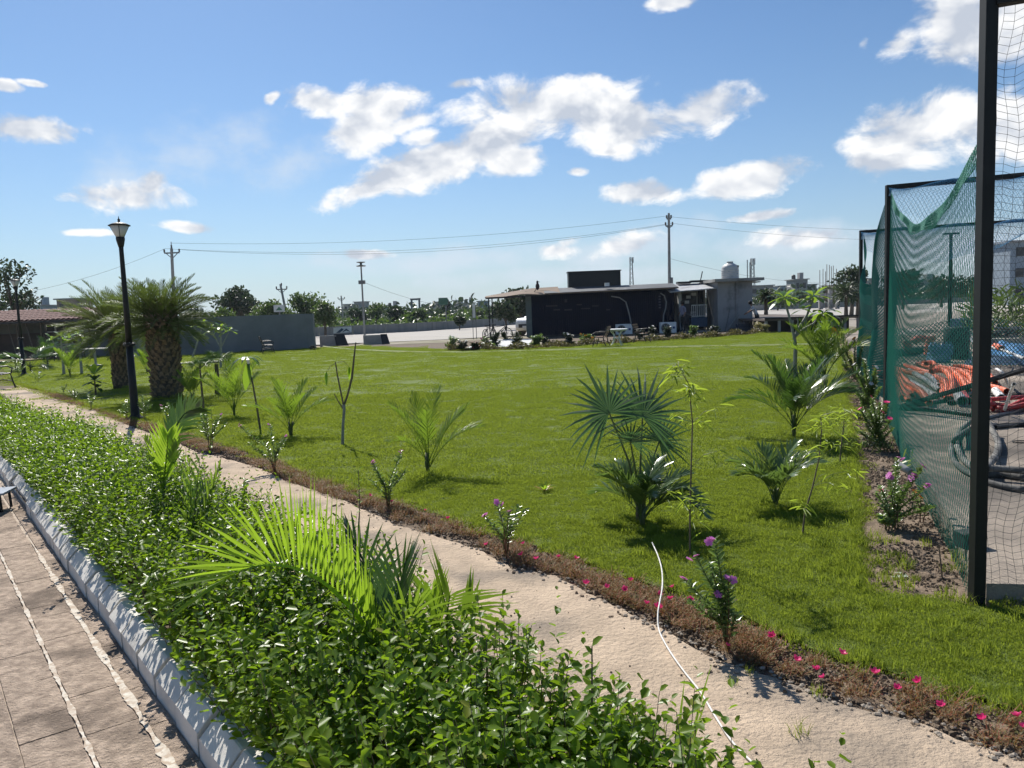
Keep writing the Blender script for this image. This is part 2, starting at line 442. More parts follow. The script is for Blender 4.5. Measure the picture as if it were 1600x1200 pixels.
kan = math.atan2(A2.y, A2.x) - math.pi / 2
for ri, (pp, wd) in enumerate(rows):
    for i in range(-6, 29):
        s = i * .2008 + (.1 if ri % 2 else 0) + rnd.uniform(-.001, .001)
        q = K(s, pp)
        if q.y < 1.6 or q.x < -5.5: continue
        o = bpy.data.objects.new('paver', pv_mesh[rnd.randrange(5)]); COL.objects.link(o); o.parent = pav
        o.location = (q.x - pl.x, q.y - pl.y, 0.001 + rnd.uniform(-.001, .0015) - pl.z); o.rotation_euler = (rnd.uniform(-.005, .005), rnd.uniform(-.005, .005), kan + rnd.uniform(-.004, .004))
        o.scale = (wd / .2, 1.0, .7)
mb = MB()
for pp in np.arange(-2.0, -8, -.208):
    for i in range(-4, 50):
        s = i * .206 + (.1 if int(pp * 5) % 2 else 0); q = K(s, pp)
        if q.y < 3 or q.x < -12 or abs(q.x / q.y) > .85: continue
        mb.box((q.x, q.y, -.01), (.2, .2, .026), kan)
mb.build('far_pavers', m_pav, pav, kind='stuff').location = (-pl.x, -pl.y, -pl.z)

# kerb: each stone a piece
kb = thing('kerb', K(0, 0), None, None); kb['kind'] = 'structure'; kl = K(0, 0)
m_kerb = M('kerb_concrete', (.68, .645, .59), (.56, .53, .48), 5, .85, .25, 90, world_co=True, c3=(.34, .32, .29), c3scale=3.5, c3pos=(.56, .72))
km = []
for v in range(4):
    r = random.Random(40 + v); L = .155
    prof = [(0, -.04), (0, .088), (.006, .094), (.062, .150), (.07, .152), (.135, .150), (.135, -.04)]
    mb = MB(); n = len(prof); e0 = [(x, -L, z) for x, z in prof]; e1 = [(x, L, z) for x, z in prof]
    # ends slightly worn: pull in
    a0 = [(x + r.uniform(-.001, .001), -L + .006, z - .003) for x, z in prof]; a1 = [(x + r.uniform(-.001, .001), L - .006, z - .003) for x, z in prof]
    mid = [[(x + r.uniform(-.0012, .0012), y, z + r.uniform(-.0012, .0012)) for x, z in prof] for y in (-L + .012, 0, L - .012)]
    ringz = [a0] + mid + [a1]; vs = [p for q in ringz for p in q]
    fs = [(i * n + j, (i + 1) * n + j, (i + 1) * n + (j + 1) % n, i * n + (j + 1) % n) for i in range(4) for j in range(n)] + [tuple(range(n)), tuple(4 * n + j for j in range(n - 1, -1, -1))]
    mb.add(vs, fs)
    me = bpy.data.meshes.new('kerb_stone'); me.from_pydata(mb.v, [], mb.f); me.materials.append(m_kerb); km.append(me)
rk = random.Random(5)
for i in range(-7, 66):
    s = i * .322 + .12; off_ = .0 + (.025 if 13 < i < 18 else 0) + rk.uniform(-.006, .006)
    q = K(s, off_)
    o = bpy.data.objects.new('kerb_stone', km[rk.randrange(4)]); COL.objects.link(o); o.parent = kb
    o.location = (q.x - kl.x, q.y - kl.y, rk.uniform(-.006, .006)); o.rotation_euler = (rk.uniform(-.012, .012), rk.uniform(-.02, .02), kan + rk.uniform(-.014, .014))
# lime lines left along two joints
m_lime = M('lime', (.68, .63, .55), (.52, .45, .37), 26, .95, .4, 80, world_co=True, c3=(.46, .37, .29), c3scale=22, c3pos=(.48, .56), spec=.1)
for nm, pc, hw, s0, s1 in (('lime_line', -.100, .024, -2.5, 3.4), ('lime_line', -.316, .014, -.75, 3.4), ('lime_line', -.528, .003, 1.2, 2.0)):
    rr_ = random.Random(int(-pc * 100)); ks = [s0 + (s1 - s0) * i / 260 for i in range(261)]; wv = [max(.0004, hw * (.6 + .22 * math.sin(i * .21 + pc * 30) + .14 * math.sin(i * .53 + pc) + rr_.uniform(-.12, .12))) * min(1, (260 - i) / 40, (i + 2) / 30) for i in range(261)]
    pts_ = [tuple(K(s, pc + w))[:2] for s, w in zip(ks, wv)] + [tuple(K(s, pc - w * rr_.uniform(.7, 1.2)))[:2] for s, w in reversed(list(zip(ks, wv)))]
    sheet(nm, pts_, .0062, m_lime)
sheet('kerb_footing', [tuple(K(s, p))[:2] for s, p in ((-3, .01), (22, .01), (22, .13), (-3, .13))], .06, m_under)

# ------------------------------------------------------------------ leaves
L_hedge = LM('hedge_leaf', (.050, .105, .008), (.135, .21, .016), (.36, .58, .02), .38, .36, c3=(.24, .24, .04), spec=.28)
L_palm = LM('palm_leaf', (.07, .13, .018), (.115, .18, .028), (.36, .55, .04), .38, .4, spec=.35)
L_young = LM('young_palm_leaf', (.10, .20, .015), (.17, .28, .02), (.44, .66, .04), .52, .38)
L_dark = LM('dark_palm_leaf', (.035, .07, .018), (.06, .11, .03), (.14, .28, .03), .3, .3, spec=.6)
L_date = LM('date_palm_leaf', (.060, .085, .022), (.095, .125, .035), (.20, .28, .04), .28, .5, spec=.3)
L_fan = LM('fan_leaf', (.05, .095, .05), (.075, .13, .07), (.13, .27, .07), .28, .4)
L_vinca = LM('vinca_leaf', (.085, .14, .04), (.15, .21, .07), (.30, .48, .08), .36, .3, c3=(.26, .28, .12), spec=.7)
L_bamboo = LM('bamboo_leaf', (.15, .22, .04), (.24, .31, .05), (.55, .72, .06), .45, .4)
L_tree = LM('tree_leaf', (.045, .075, .022), (.075, .115, .03), (.15, .25, .03), .3, .45)
L_treed = LM('dark_tree_leaf', (.020, .038, .014), (.035, .058, .020), (.06, .11, .02), .22, .45)
L_plume = LM('frangipani_leaf', (.07, .13, .03), (.11, .18, .04), (.42, .62, .05), .42, .22, spec=.7)
L_port = LM('portulaca_stem', (.36, .08, .045), (.17, .19, .05), (.34, .2, .05), .3, .6, c3=(.12, .22, .03))
L_dryg = LM('dry_grass', (.30, .27, .12), (.22, .24, .08), (.45, .42, .15), .35, .5)
L_red = LM('croton_leaf', (.45, .10, .03), (.5, .3, .04), (.8, .35, .05), .35, .35)
m_stem = M('green_stem', (.13, .15, .05), (.09, .10, .04), 8, .6)
m_rstem = M('reddish_stem', (.22, .10, .06), (.15, .07, .04), 8, .6)
m_wood = M('thin_bark', (.17, .13, .09), (.10, .08, .055), 14, .85, .5)
m_bark = M('tree_bark', (.13, .10, .07), (.07, .055, .04), 6, .9, .7)
m_grey = M('frangipani_bark', (.34, .33, .30), (.22, .21, .19), 18, .7, .4)
F_pink = LM('vinca_petal', (.62, .14, .50), (.72, .25, .60), (.8, .3, .65), .35, .5)
F_red = LM('portulaca_petal', (.70, .03, .16), (.78, .05, .25), (.8, .1, .3), .3, .5)
F_white = LM('white_petal', (.75, .70, .72), (.8, .78, .78), (.8, .8, .8), .3, .5)
F_orange = LM('orange_petal', (.85, .22, .02), (.9, .35, .03), (.9, .4, .05), .3, .5)


# hedge: shoots carrying paired leaves, thousands of them
def shoots(n, srange, prange, hgt, nl, ls, rng, topvar=.2, tall=0.05):
    s = rng.uniform(*srange, n); p = rng.uniform(0, 1, n)
    lo = .13; w = np.interp(s, [-3, 0, 4, 7, 9, 13, 18], prange)
    p = lo + p * (w - lo)
    bx = O2.x + A2.x * s + N2.x * p; by = O2.y + A2.y * s + N2.y * p
    rel = (p - lo) / (w - lo)
    dome = .72 + .28 * np.sqrt(np.clip(1 - (2 * rel - 1) ** 2, 0, 1))
    wob = .035 * np.sin(s * 3.1 + 2 * p) + .03 * np.sin(s * 7.3 + p * 9)
    top = (hgt * dome + wob + rng.normal(0, topvar * .35, n)) + (rng.random(n) < tall) * rng.uniform(.05, .16, n)
    lean = rng.normal(0, .16, (n, 2)) + np.outer((rel - .5) * .45, [N2.x, N2.y])
    axis = unit(np.stack([lean[:, 0], lean[:, 1], np.ones(n)], 1))
    base = np.stack([bx, by, np.full(n, .03)], 1)
    tip = base + axis * top[:, None]
    P = []; D = []; N = []; Ls = []
    for k in range(nl):
        f = k / nl
        dist = f * rng.uniform(.75, 1.0, n) * top * .75
        c = tip - axis * dist[:, None]
        a = rng.uniform(0, 6.28, n) if k % 2 == 0 else a + math.pi + rng.normal(0, .3, n)
        out = np.stack([np.cos(a), np.sin(a), np.zeros(n)], 1)
        upk = (.95 if k < 2 else .5) + rng.normal(0, .25, n)
        d = unit(out + axis * upk[:, None])
        nn = unit(axis - d * np.sum(axis * d, 1)[:, None] + rng.normal(0, .25, (n, 3)))
        P.append(c); D.append(d); N.append(nn); Ls.append(ls * rng.uniform(.6, 1.15, n) * (.7 if k < 2 else 1))
    return (np.concatenate(P), np.concatenate(D), np.concatenate(N), np.concatenate(Ls), base, tip)


hedge = thing('hedge', K(2, .6), 'long low hedge of small glossy leaves between the kerb and the footpath', 'hedge')
hl = K(2, .6)
WPR = [.80, 1.0, 1.10, 1.12, 1.0, .72, .5]
parts = []; stems = MB()
for (n, sr, hg, nl, ls) in ((1650, (-2.9, .4), .46, 15, .045), (1750, (.4, 4.0), .44, 13, .044), (1900, (4.0, 8.5), .38, 12, .047), (1400, (8.5, 17), .32, 9, .060)):
    P, D, N, Ls, b0, t0 = shoots(n, sr, WPR, hg, nl, ls, nrng)
    parts.append(leaf_arrays(P, D, N, Ls, Ls * .62))
    for i in range(0, n if sr[0] < 1 else 0, 2):
        stems.tube([b0[i], (b0[i] + t0[i]) / 2 + np.array([.01, 0, 0]), t0[i]], [.003, .0022, .001], 3, cap=False)
V, Fq = merge(parts); V = V - np.array([hl.x, hl.y, 0])
o = npmesh('foliage', V, Fq, L_hedge, hedge, 'stuff')
# occasional tall shoots as seen against the path
P = []; D = []; N = []; Ls = []
for (px, py, hh) in ((925, 1010, .62), (905, 1110, .45), (760, 1000, .5), (700, 1000, .5), (1060, 1165, .42), (985, 1130, .42), (860, 1080, .45), (800, 985, .5), (560, 735, .52), (420, 775, .5), (330, 640, .5), (1100, 1185, .4), (735, 1040, .5)):
    tip = None
    for dd in np.arange(1.5, 12, .05):
        q = at(px, py, dd)
        if abs(q.z - hh) < .03: tip = q; break
    if tip is None: continue
    b = Vector((tip.x - .03, tip.y + .02, .05)); ax = (tip - b).normalized()
    stems.tube([b, (b + tip) / 2 + Vector((.008, 0, 0)), tip], [.006, .004, .002], 4)
    for k in range(12):
        c = tip - ax * (k * .028); a = k * 2.2 + rnd.uniform(-.3, .3)
        d = Vector((math.cos(a), math.sin(a), .9 if k < 3 else .6)).normalized()
        P.append(c); D.append(d); N.append(ax + Vector((rnd.uniform(-.3, .3), rnd.uniform(-.3, .3), 0))); Ls.append(.04 * rnd.uniform(.7, 1.2))
V, Fq = leaf_arrays(np.array([tuple(x) for x in P]), np.array([tuple(x) for x in D]), np.array([tuple(x) for x in N]), np.array(Ls), np.array(Ls) * .62)
npmesh('tall_shoot_leaves', V - np.array([hl.x, hl.y, 0]), Fq, L_hedge, hedge, 'stuff')
stems.build('stems', m_wood, hedge, kind='stuff').location = (-hl.x, -hl.y, 0)


# ------------------------------------------------------------------ grass
def gn_instancer(o, src, smin, smax, realign=True):
    ng = bpy.data.node_groups.new('scatter', 'GeometryNodeTree')
    ng.interface.new_socket('Geometry', in_out='INPUT', socket_type='NodeSocketGeometry'); ng.interface.new_socket('Geometry', in_out='OUTPUT', socket_type='NodeSocketGeometry')
    a = ng.nodes.new('NodeGroupInput'); z = ng.nodes.new('NodeGroupOutput'); ip = ng.nodes.new('GeometryNodeInstanceOnPoints'); oi = ng.nodes.new('GeometryNodeObjectInfo')
    oi.inputs['Object'].default_value = src
    rv = ng.nodes.new('FunctionNodeRandomValue'); rv.data_type = 'FLOAT_VECTOR'; rv.inputs[0].default_value = (0, 0, 0); rv.inputs[1].default_value = (.1, .1, 6.283)
    sv = ng.nodes.new('FunctionNodeRandomValue'); sv.data_type = 'FLOAT'; sv.inputs[2].default_value = smin; sv.inputs[3].default_value = smax
    Ln = ng.links.new
    Ln(a.outputs[0], ip.inputs['Points']); Ln(oi.outputs['Geometry'], ip.inputs['Instance']); Ln(rv.outputs[0], ip.inputs['Rotation']); Ln(sv.outputs[1], ip.inputs['Scale']); Ln(ip.outputs[0], z.inputs[0])
    md = o.modifiers.new('scatter', 'NODES'); md.node_group = ng


def grass_patch(n, size, h, w, seed, mat):
    r = np.random.default_rng(seed)
    P = np.concatenate([r.uniform(-size / 2, size / 2, (n, 2)), np.zeros((n, 1))], 1)
    a = r.uniform(0, 6.28, n); lean = r.uniform(.1, .75, n)
    d = np.stack([np.cos(a) * lean, np.sin(a) * lean, np.ones(n)], 1); H = h * r.uniform(.6, 1.25, n)
    S = np.stack([-np.sin(a + .6), np.cos(a + .6), np.zeros(n)], 1) * w
    mid = P + d * (H * .55)[:, None]; tip = P + d * H[:, None] * np.array([1.25, 1.25, .9])
    V = np.stack([P - S, P + S, mid + S * .8, tip, mid - S * .8], 1).reshape(-1, 3)
    o = (np.arange(n) * 5)[:, None] + np.array([[0, 1, 2, 4]]); t = (np.arange(n) * 5)[:, None] + np.array([[4, 2, 3, 3]])
    me = bpy.data.meshes.new('grass_patch')
    me.from_pydata(V.tolist(), [], o.tolist() + [tuple(x[:3]) for x in t.tolist()]); me.materials.append(mat); me.update()
    return bpy.data.objects.new('grass_patch', me)     # stays unlinked: only the scatter draws it


L_grass = LM('grass_blade', (.130, .172, .022), (.200, .255, .036), (.44, .54, .05), .42, .6, c3=(.21, .26, .045), spec=.10)
lawn_np = [(p[0], p[1]) for p in lawn_poly]


def scatter_points(poly, n, ymax, ymin=0.0, rng=nrng, fall=1.0):
    out = []
    xs = [p[0] for p in poly]; need = n
    P = np.stack([rng.uniform(-ymax, ymax, n * 3), rng.uniform(ymin, ymax, n * 3)], 1)
    P = P[(np.abs(P[:, 0]) < P[:, 1] * .76 + .8)]
    return P[inside(P, poly)]


def grass(name, y0, y1, size, per, h, w, seed, dens):
    src = grass_patch(per, size, h, w, seed, L_grass)
    area = 1.52 * (y1 ** 2 - y0 ** 2) / 2 * 1.3
    st = size / math.sqrt(dens); gx, gy = np.meshgrid(np.arange(-y1 * .8, y1 * .8, st), np.arange(y0, y1, st)); P = np.stack([gx.ravel(), gy.ravel()], 1) + nrng.uniform(-st * .42, st * .42, (gx.size, 2))
    P = P[np.abs(P[:, 0]) < P[:, 1] * .76 + .8]; P = P[inside(P, lawn_np)]
    me = bpy.data.meshes.new(name); me.from_pydata([(x, y, .004) for x, y in P], [], [])
    o = bpy.data.objects.new(name, me); COL.objects.link(o); o['kind'] = 'stuff'
    gn_instancer(o, src, .8, 1.2); return o


grass('lawn_grass', 1.6, 7.5, .22, 480, .014, .0017, 1, 4.2)
grass('lawn_grass', 7.5, 16, .45, 700, .016, .0032, 2, 4.0)
grass('lawn_grass', 16, 44, 1.3, 1500, .015, .006, 3, 4.0)
# longer tufts under plants and along the edge
src = grass_patch(26, .07, .065, .0016, 9, L_grass)
P = []
for i in range(len(LE) - 1):
    a = Vector(LE[i]); b = Vector(LE[i + 1]); L = (b - a).length
    for k in range(int(L / .05)):
        q = a + (b - a) * rnd.random(); P.append((q.x + rnd.gauss(0, .02) , q.y + rnd.gauss(0, .02) + .02, .0))
for i in range(len(soil_left) - 2):
    a = Vector(soil_left[i]); b = Vector(soil_left[i + 1]); L = (b - a).length
    for k in range(int(L / .04)):
        q = a + (b - a) * rnd.random(); P.append((q.x - abs(rnd.gauss(0, .03)), q.y, .0))
for (px, py, rr, nn) in ((1010, 820, .35, 120), (1215, 800, .22, 60), (1240, 690, .2, 40), (670, 745, .2, 50), (1310, 870, .25, 60), (1400, 950, .5, 60), (1550, 960, .6, 90), (455, 690, .2, 40), (1080, 870, .15, 30)):
    c = G(px, py)
    for k in range(nn): P.append((c.x + rnd.gauss(0, rr), c.y + rnd.gauss(0, rr), 0))
me = bpy.data.meshes.new('tall_grass'); me.from_pydata(P, [], []); o = bpy.data.objects.new('tall_grass', me); COL.objects.link(o); o['kind'] = 'stuff'; gn_instancer(o, src, .5, 1.3)

# soil clods and pebbles: bed by the net and the flower strip
mb = MB(); r = random.Random(3)
for v in range(26):
    c = (r.uniform(-.12, .12), r.uniform(-.12, .12), 0); s = r.uniform(.006, .018)
    vs = [(c[0] + s * r.uniform(.6, 1.1) * math.cos(a), c[1] + s * r.uniform(.6, 1.1) * math.sin(a), -.003) for a in (0, 1.2, 2.5, 3.7, 5)]
    tp = [(c[0] + (x - c[0]) * .6, c[1] + (y - c[1]) * .6, s * r.uniform(.5, .95)) for x, y, _ in vs]
    mb.add(vs + tp, [(i, (i + 1) % 5, 5 + (i + 1) % 5, 5 + i) for i in range(5)] + [(5, 6, 7, 8, 9)])
me = bpy.data.meshes.new('clods'); me.from_pydata(mb.v, [], mb.f); me.materials.append(m_soil); clod = bpy.data.objects.new('clods', me)
P = []
nl_ = [tuple(net1), tuple(net2), tuple(net3)]
bedp = gp([(1350, 925), (1347, 860), (1340, 760), (1336, 700), (1320, 610), (1311, 520)]) + [tuple(net3), tuple(net2), tuple(net1)] + gp([(1517, 945), (1433, 932)])
Q = np.stack([nrng.uniform(1, 9, 9000), nrng.uniform(3.5, 19, 9000)], 1); Q = Q[inside(Q, bedp)]
P += [(x, y, -.005) for x, y in Q]
strip = PE + LE[::-1]
Q = np.stack([nrng.uniform(-12, 5, 40000), nrng.uniform(.5, 20, 40000)], 1); Q = Q[inside(Q, strip)]
P += [(x, y, -.012) for x, y in Q[:2600]]
me = bpy.data.meshes.new('soil_clods'); me.from_pydata(P, [], []); o = bpy.data.objects.new('soil_clods', me); COL.objects.link(o); o['kind'] = 'stuff'; gn_instancer(o, clod, .5, 1.2)
sheet('bed_soil', jag(bedp, .1, .02, 8), -.006, m_soil)
sheet('flower_strip_soil', jag(strip, .15, .01, 9), -.018, m_soil)
# pebbles / grit along the walk edge
mb = MB()
for (x, y) in PE[1:18]:
    for k in range(16):
        a = r.random(); i = PE.index((x, y)); q = Vector((x, y)).lerp(Vector(PE[i + 1]), a)
        c = (q.x + r.gauss(0, .035), q.y + r.gauss(0, .03), 0.0); s = r.uniform(.004, .014)
        mb.lathe([(s * .8, 0), (s, s * .4), (s * .4, s * .8)], c, 5)
mb.build('path_grit', M('grit', (.36, .31, .25), (.24, .2, .16), 30, .9), kind='stuff')

mb = MB()
for k in range(260):
    s_ = r.uniform(-3, 9); q = K(s_, r.uniform(1.0, 2.05), .001); z_ = r.uniform(.002, .007)
    mb.lathe([(z_ * .9, 0), (z_, z_ * .5), (z_ * .3, z_)], q, 5)
mb.build('path_crumbs', M('dark_grit', (.16, .12, .09), (.10, .08, .06), 30, .9), kind='stuff')

# dried portulaca cover with pink flowers
port = thing('portulaca_bed', G(1000, 930), 'low strip of dried reddish ground cover dotted with pink flowers between path and lawn', 'ground cover')
pl0 = G(1000, 930)
mb = MB(); r = random.Random(12)
for v in range(40):
    a = r.uniform(0, 6.28); L = r.uniform(.04, .12); c = Vector((r.uniform(-.06, .06), r.uniform(-.06, .06), -.01)); el = r.uniform(.15, 1.1)
    d = Vector((math.cos(a) * math.cos(el), math.sin(a) * math.cos(el), math.sin(el)))
    p = [c, c + d * L * .5 + Vector((0, 0, .006)), c + d * L]
    sv = d.cross(Vector((0, 0, 1))).normalized()
    mb.strip(p, [.0016, .0014, .0006], sv)
    for k in range(5):
        q = c + d * L * r.uniform(.3, 1); aa = r.uniform(0, 6.28); e = Vector((math.cos(aa), math.sin(aa), r.uniform(-.1, .9))).normalized() * r.uniform(.008, .018)
        mb.strip([q, q + e], [.002, .0006], e.cross(Vector((0, 0, 1))).normalized())
me = bpy.data.meshes.new('portulaca_tuft'); me.from_pydata(mb.v, [], mb.f); me.materials.append(L_port); tuft = bpy.data.objects.new('portulaca_tuft', me)
inn = []
Q = np.stack([nrng.uniform(-12, 5, 110000), nrng.uniform(.5, 20, 110000)], 1); Q = Q[inside(Q, strip)]
mids = [(Vector(a_) + Vector(LE[min(range(len(LE)), key=lambda i: (Vector(LE[i]) - Vector(a_)).length)])) / 2 for a_ in PE]
keep = [(x, y) for x, y in Q if min((Vector((x, y)) - (mids[i].lerp(mids[i + 1], max(0, min(1, (Vector((x, y)) - mids[i]).dot(mids[i + 1] - mids[i]) / max(1e-6, (mids[i + 1] - mids[i]).length_squared)))))).length for i in range(len(mids) - 1)) < .11 and (math.sin(x * 2.3) + math.sin(y * 3.1 + 1) + rnd.uniform(-1, 1.6)) > -.6]
me = bpy.data.meshes.new('ground_cover'); me.from_pydata([(x - pl0.x, y - pl0.y, rnd.uniform(-.01, .012)) for x, y in keep[:2100]], [], []); o = bpy.data.objects.new('ground_cover', me); COL.objects.link(o); o['kind'] = 'stuff'; o.parent = port
gn_instancer(o, tuft, .4, .95)


def petal_flower(n, rad, cup=.25, two=False):
    mb = MB()
    for ring_ in ((0, 1), (.5, .7)) if two else ((0, 1),):
        for k in range(n):
            a = 2 * math.pi * (k + ring_[0]) / n; d = Vector((math.cos(a), math.sin(a), 0)); s = Vector((-d.y, d.x, 0)); rr = rad * ring_[1]
            z = .003 if ring_[0] else 0
            mb.add([Vector((0, 0, z)), d * rr * .6 - s * rr * .42 + Vector((0, 0, cup * rr * .5 + z)), d * rr * 1.0 - s * rr * .3 + Vector((0, 0, cup * rr + z)), d * rr + s * rr * .3 + Vector((0, 0, cup * rr + z)), d * rr * .6 + s * rr * .42 + Vector((0, 0, cup * rr * .5 + z))], [(0, 1, 2, 3, 4)])
    return mb


def mesh_of(mb, name, mat):
    me = bpy.data.meshes.new(name); me.from_pydata(mb.v, [], mb.f); me.materials.append(mat); return me


fm_red = mesh_of(petal_flower(5, .021, 1.0, True), 'flower', F_red)
for (px, py) in ((1033, 947), (1031, 925), (986, 911), (976, 923), (948, 916), (916, 913), (1051, 921), (1047, 940), (1010, 941), (1207, 991), (1137, 1008), (1244, 1030), (1276, 1052), (1315, 1020), (1287, 1060), (1367, 1055), (1402, 1078), (1436, 1071), (1535, 1120), (1590, 1115), (1597, 1142), (873, 873), (818, 853), (815, 868), (1028, 948), (899, 874), (1078, 941), (837, 878), (1120, 932), (665, 800), (612, 782), (578, 777), (700, 811), (760, 850), (1470, 1100)):
    q = G(px, py, .06)
    o = bpy.data.objects.new('flower', fm_red); COL.objects.link(o); o.parent = port; o.location = (q.x - pl0.x, q.y - pl0.y, .055 + rnd.uniform(-.01, .02)); o.rotation_euler = (rnd.uniform(-.5, .8), rnd.uniform(-.5, .5), rnd.uniform(0, 6)); s = rnd.uniform(.6, 1.0); o.scale = (s, s, s)

# ================================================================== plants
def frond_path(az, el, L, curl, k=10):
    p = Vector((0, 0, 0)); out = [p.copy()]
    for i in range(k):
        t = (i + .5) / k; e = el - curl * t ** 1.3
        p = p + Vector((math.cos(az) * math.cos(e), math.sin(az) * math.cos(e), math.sin(e))) * (L / k); out.append(p.copy())
    return out


def sample(path, t):
    x = t * (len(path) - 1); i = min(int(x), len(path) - 2); f = x - i
    return path[i].lerp(path[i + 1], f), (path[i + 1] - path[i]).normalized()


def leaflet_strip(mb, c, d, wdir, l, w, sag, sagdir=Vector((0, 0, -1)), rows=(0, .3, .65, 1), prof=(.45, 1, .75, .04)):
    pts = [c + d * l * u + sagdir * (sag * l * u * u) for u in rows]
    mb.strip(pts, [w * .5 * q for q in prof], wdir)


def frond(parent, o, path, n, ll, lw, mat, V=.3, dirfn=None, t0=.14, sag=.2, parts=False, sides=None, rach=.006, phi=(35, 68), r=rnd, mrach=None, env=None, label=None):
    mb = MB(); mb2 = MB() if parts else mb
    k = len(path)
    mb.tube([o + p for p in path], [rach * (1 - .8 * i / (k - 1)) for i in range(k)], 4, cap=False)
    if not parts: mb.m = [0] * len(mb.f)
    leaf0 = len(mb.f); lst = []
    for i in range(n):
        t = t0 + (1 - t0) * (i + .5) / n; c, T = sample(path, t)
        S = T.cross(Vector((0, 0, 1)))
        S = S.normalized() if S.length > .05 else Vector((1, 0, 0))
        U = S.cross(T).normalized()
        l = ll * (env(t) if env else (math.sin(math.pi * min(.97, .22 + .74 * (t - t0) / (1 - t0))) ** .7)) * r.uniform(.9, 1.08)
        ph = R(phi[0] + (phi[1] - phi[0]) * t) + r.uniform(-.08, .08)
        for sg in (-1, 1):
            if dirfn: d = dirfn(t, sg, T).normalized(); d = (d + Vector((r.uniform(-.03, .03), r.uniform(-.05, .05), 0))).normalized()
            elif sides:
                sv = Vector(sides[0] if sg < 0 else sides[1]).normalized()
                d = (sv * math.cos(ph) + T * math.sin(ph)).normalized()
            else: d = (S * sg * math.cos(ph) + T * math.sin(ph) + U * (V + r.uniform(-.12, .12))).normalized()
            wd = (T - d * T.dot(d)).normalized() + U * .35 * sg
            wd = (wd - d * wd.dot(d)).normalized()
            g = MB() if parts else mb
            leaflet_strip(g, o + c, d, wd, l, lw, sag * r.uniform(.5, 1.4))
            if parts: lst.append((g, o + c))
    if parts:
        fo = mb.build('frond', mat, parent)
        for g, c in lst:
            g.build('leaflet', mat, fo, loc=c)
        return fo
    fo = mb.build('frond', mat, parent)
    if label: fo['label'] = label
    return fo


def areca(px, py, toppx, label, nf=9, spread=.5, mat=None, curl=1.1, n=20, name='areca_palm', group=None, seed=1, lw=.014, llr=.34, stem=.02, el=(58, 86), cat='palm', hs=1.0):
    mat = mat or L_palm; b = G(px, py); h = (py - toppx) * b.y / F * hs; r = random.Random(seed)
    t = thing(name, b, label, cat, group)
    mb = MB()
    for k in range(3): mb.tube([Vector((0, 0, -.02)), Vector((r.uniform(-.02, .02), r.uniform(-.02, .02), h * .16)), Vector((r.uniform(-.04, .04), r.uniform(-.03, .03), h * .3))], [stem, stem * .8, stem * .4], 6)
    mb.build('stem', m_stem, t, smooth=True)
    for k in range(nf):
        az = k * 2.4 + r.uniform(-.3, .3); e = R(r.uniform(*el)); L = h * r.uniform(.95, 1.18)
        frond(t, Vector((r.uniform(-.02, .02), r.uniform(-.02, .02), h * .1)), frond_path(az, e, L, curl * r.uniform(.6, 1.2) * (1.5 - e / R(90))), int(n * 1.25), h * llr, lw * .66, mat, V=.3, t0=.28, sag=.18, r=r, rach=.005 if h < 1 else .009)
    return t


def fan_leaf(parent, o, nrm, updir, rad, nseg, arc, mat, stiff=.15, parts=True, r=rnd):
    nrm = Vector(nrm).normalized(); u = Vector(updir); u = (u - nrm * u.dot(nrm)).normalized(); s = u.cross(nrm)
    lst = []; base = MB()
    ctr = Vector(o)
    for i in range(nseg):
        a = (-arc / 2 + arc * (i + .5) / nseg); da = arc / nseg
        d = (u * math.cos(a) + s * math.sin(a)).normalized()
        L = rad * (1 - .18 * (abs(a) / (arc / 2)) ** 2) * r.uniform(.84, 1.08)
        w = (-u * math.sin(a) + s * math.cos(a))
        g = MB() if parts else base
        vs = []; rows = (0.02, .2, .36, .7, 1.0)
        bend = r.uniform(-.12, .18)
        for x in rows:
            hw = x * L * math.tan(da / 2) * 1.0 if x <= .36 else .36 * L * math.tan(da / 2) * (1 - (x - .36) / .64) ** .75
            hw = max(hw, .0006)
            c = ctr + d * L * x + nrm * (-stiff * L * x * x + bend * L * x * x) + Vector((0, 0, -1)) * (.07 + .22 * max(0, .35 - d.z) + abs(bend)) * L * x ** 2.2
            fold = nrm * hw * .55
            vs += [c - w * hw - fold, c + fold * .4, c + w * hw - fold]
        fs = []
        for q in range(len(rows) - 1):
            fs += [(3 * q, 3 * q + 1, 3 * q + 4, 3 * q + 3), (3 * q + 1, 3 * q + 2, 3 * q + 5, 3 * q + 4)]
        g.add(vs, fs)
        if parts: lst.append(g)
    if parts:
        base.tube([ctr - nrm * .004, ctr + u * rad * .06], [.008, .004], 5)
        b = base.build('fan_leaf', mat, parent)
        for g in lst: g.build('leaf_segment', mat, b, loc=ctr)
        return b
    return base.build('fan_leaf', mat, parent)


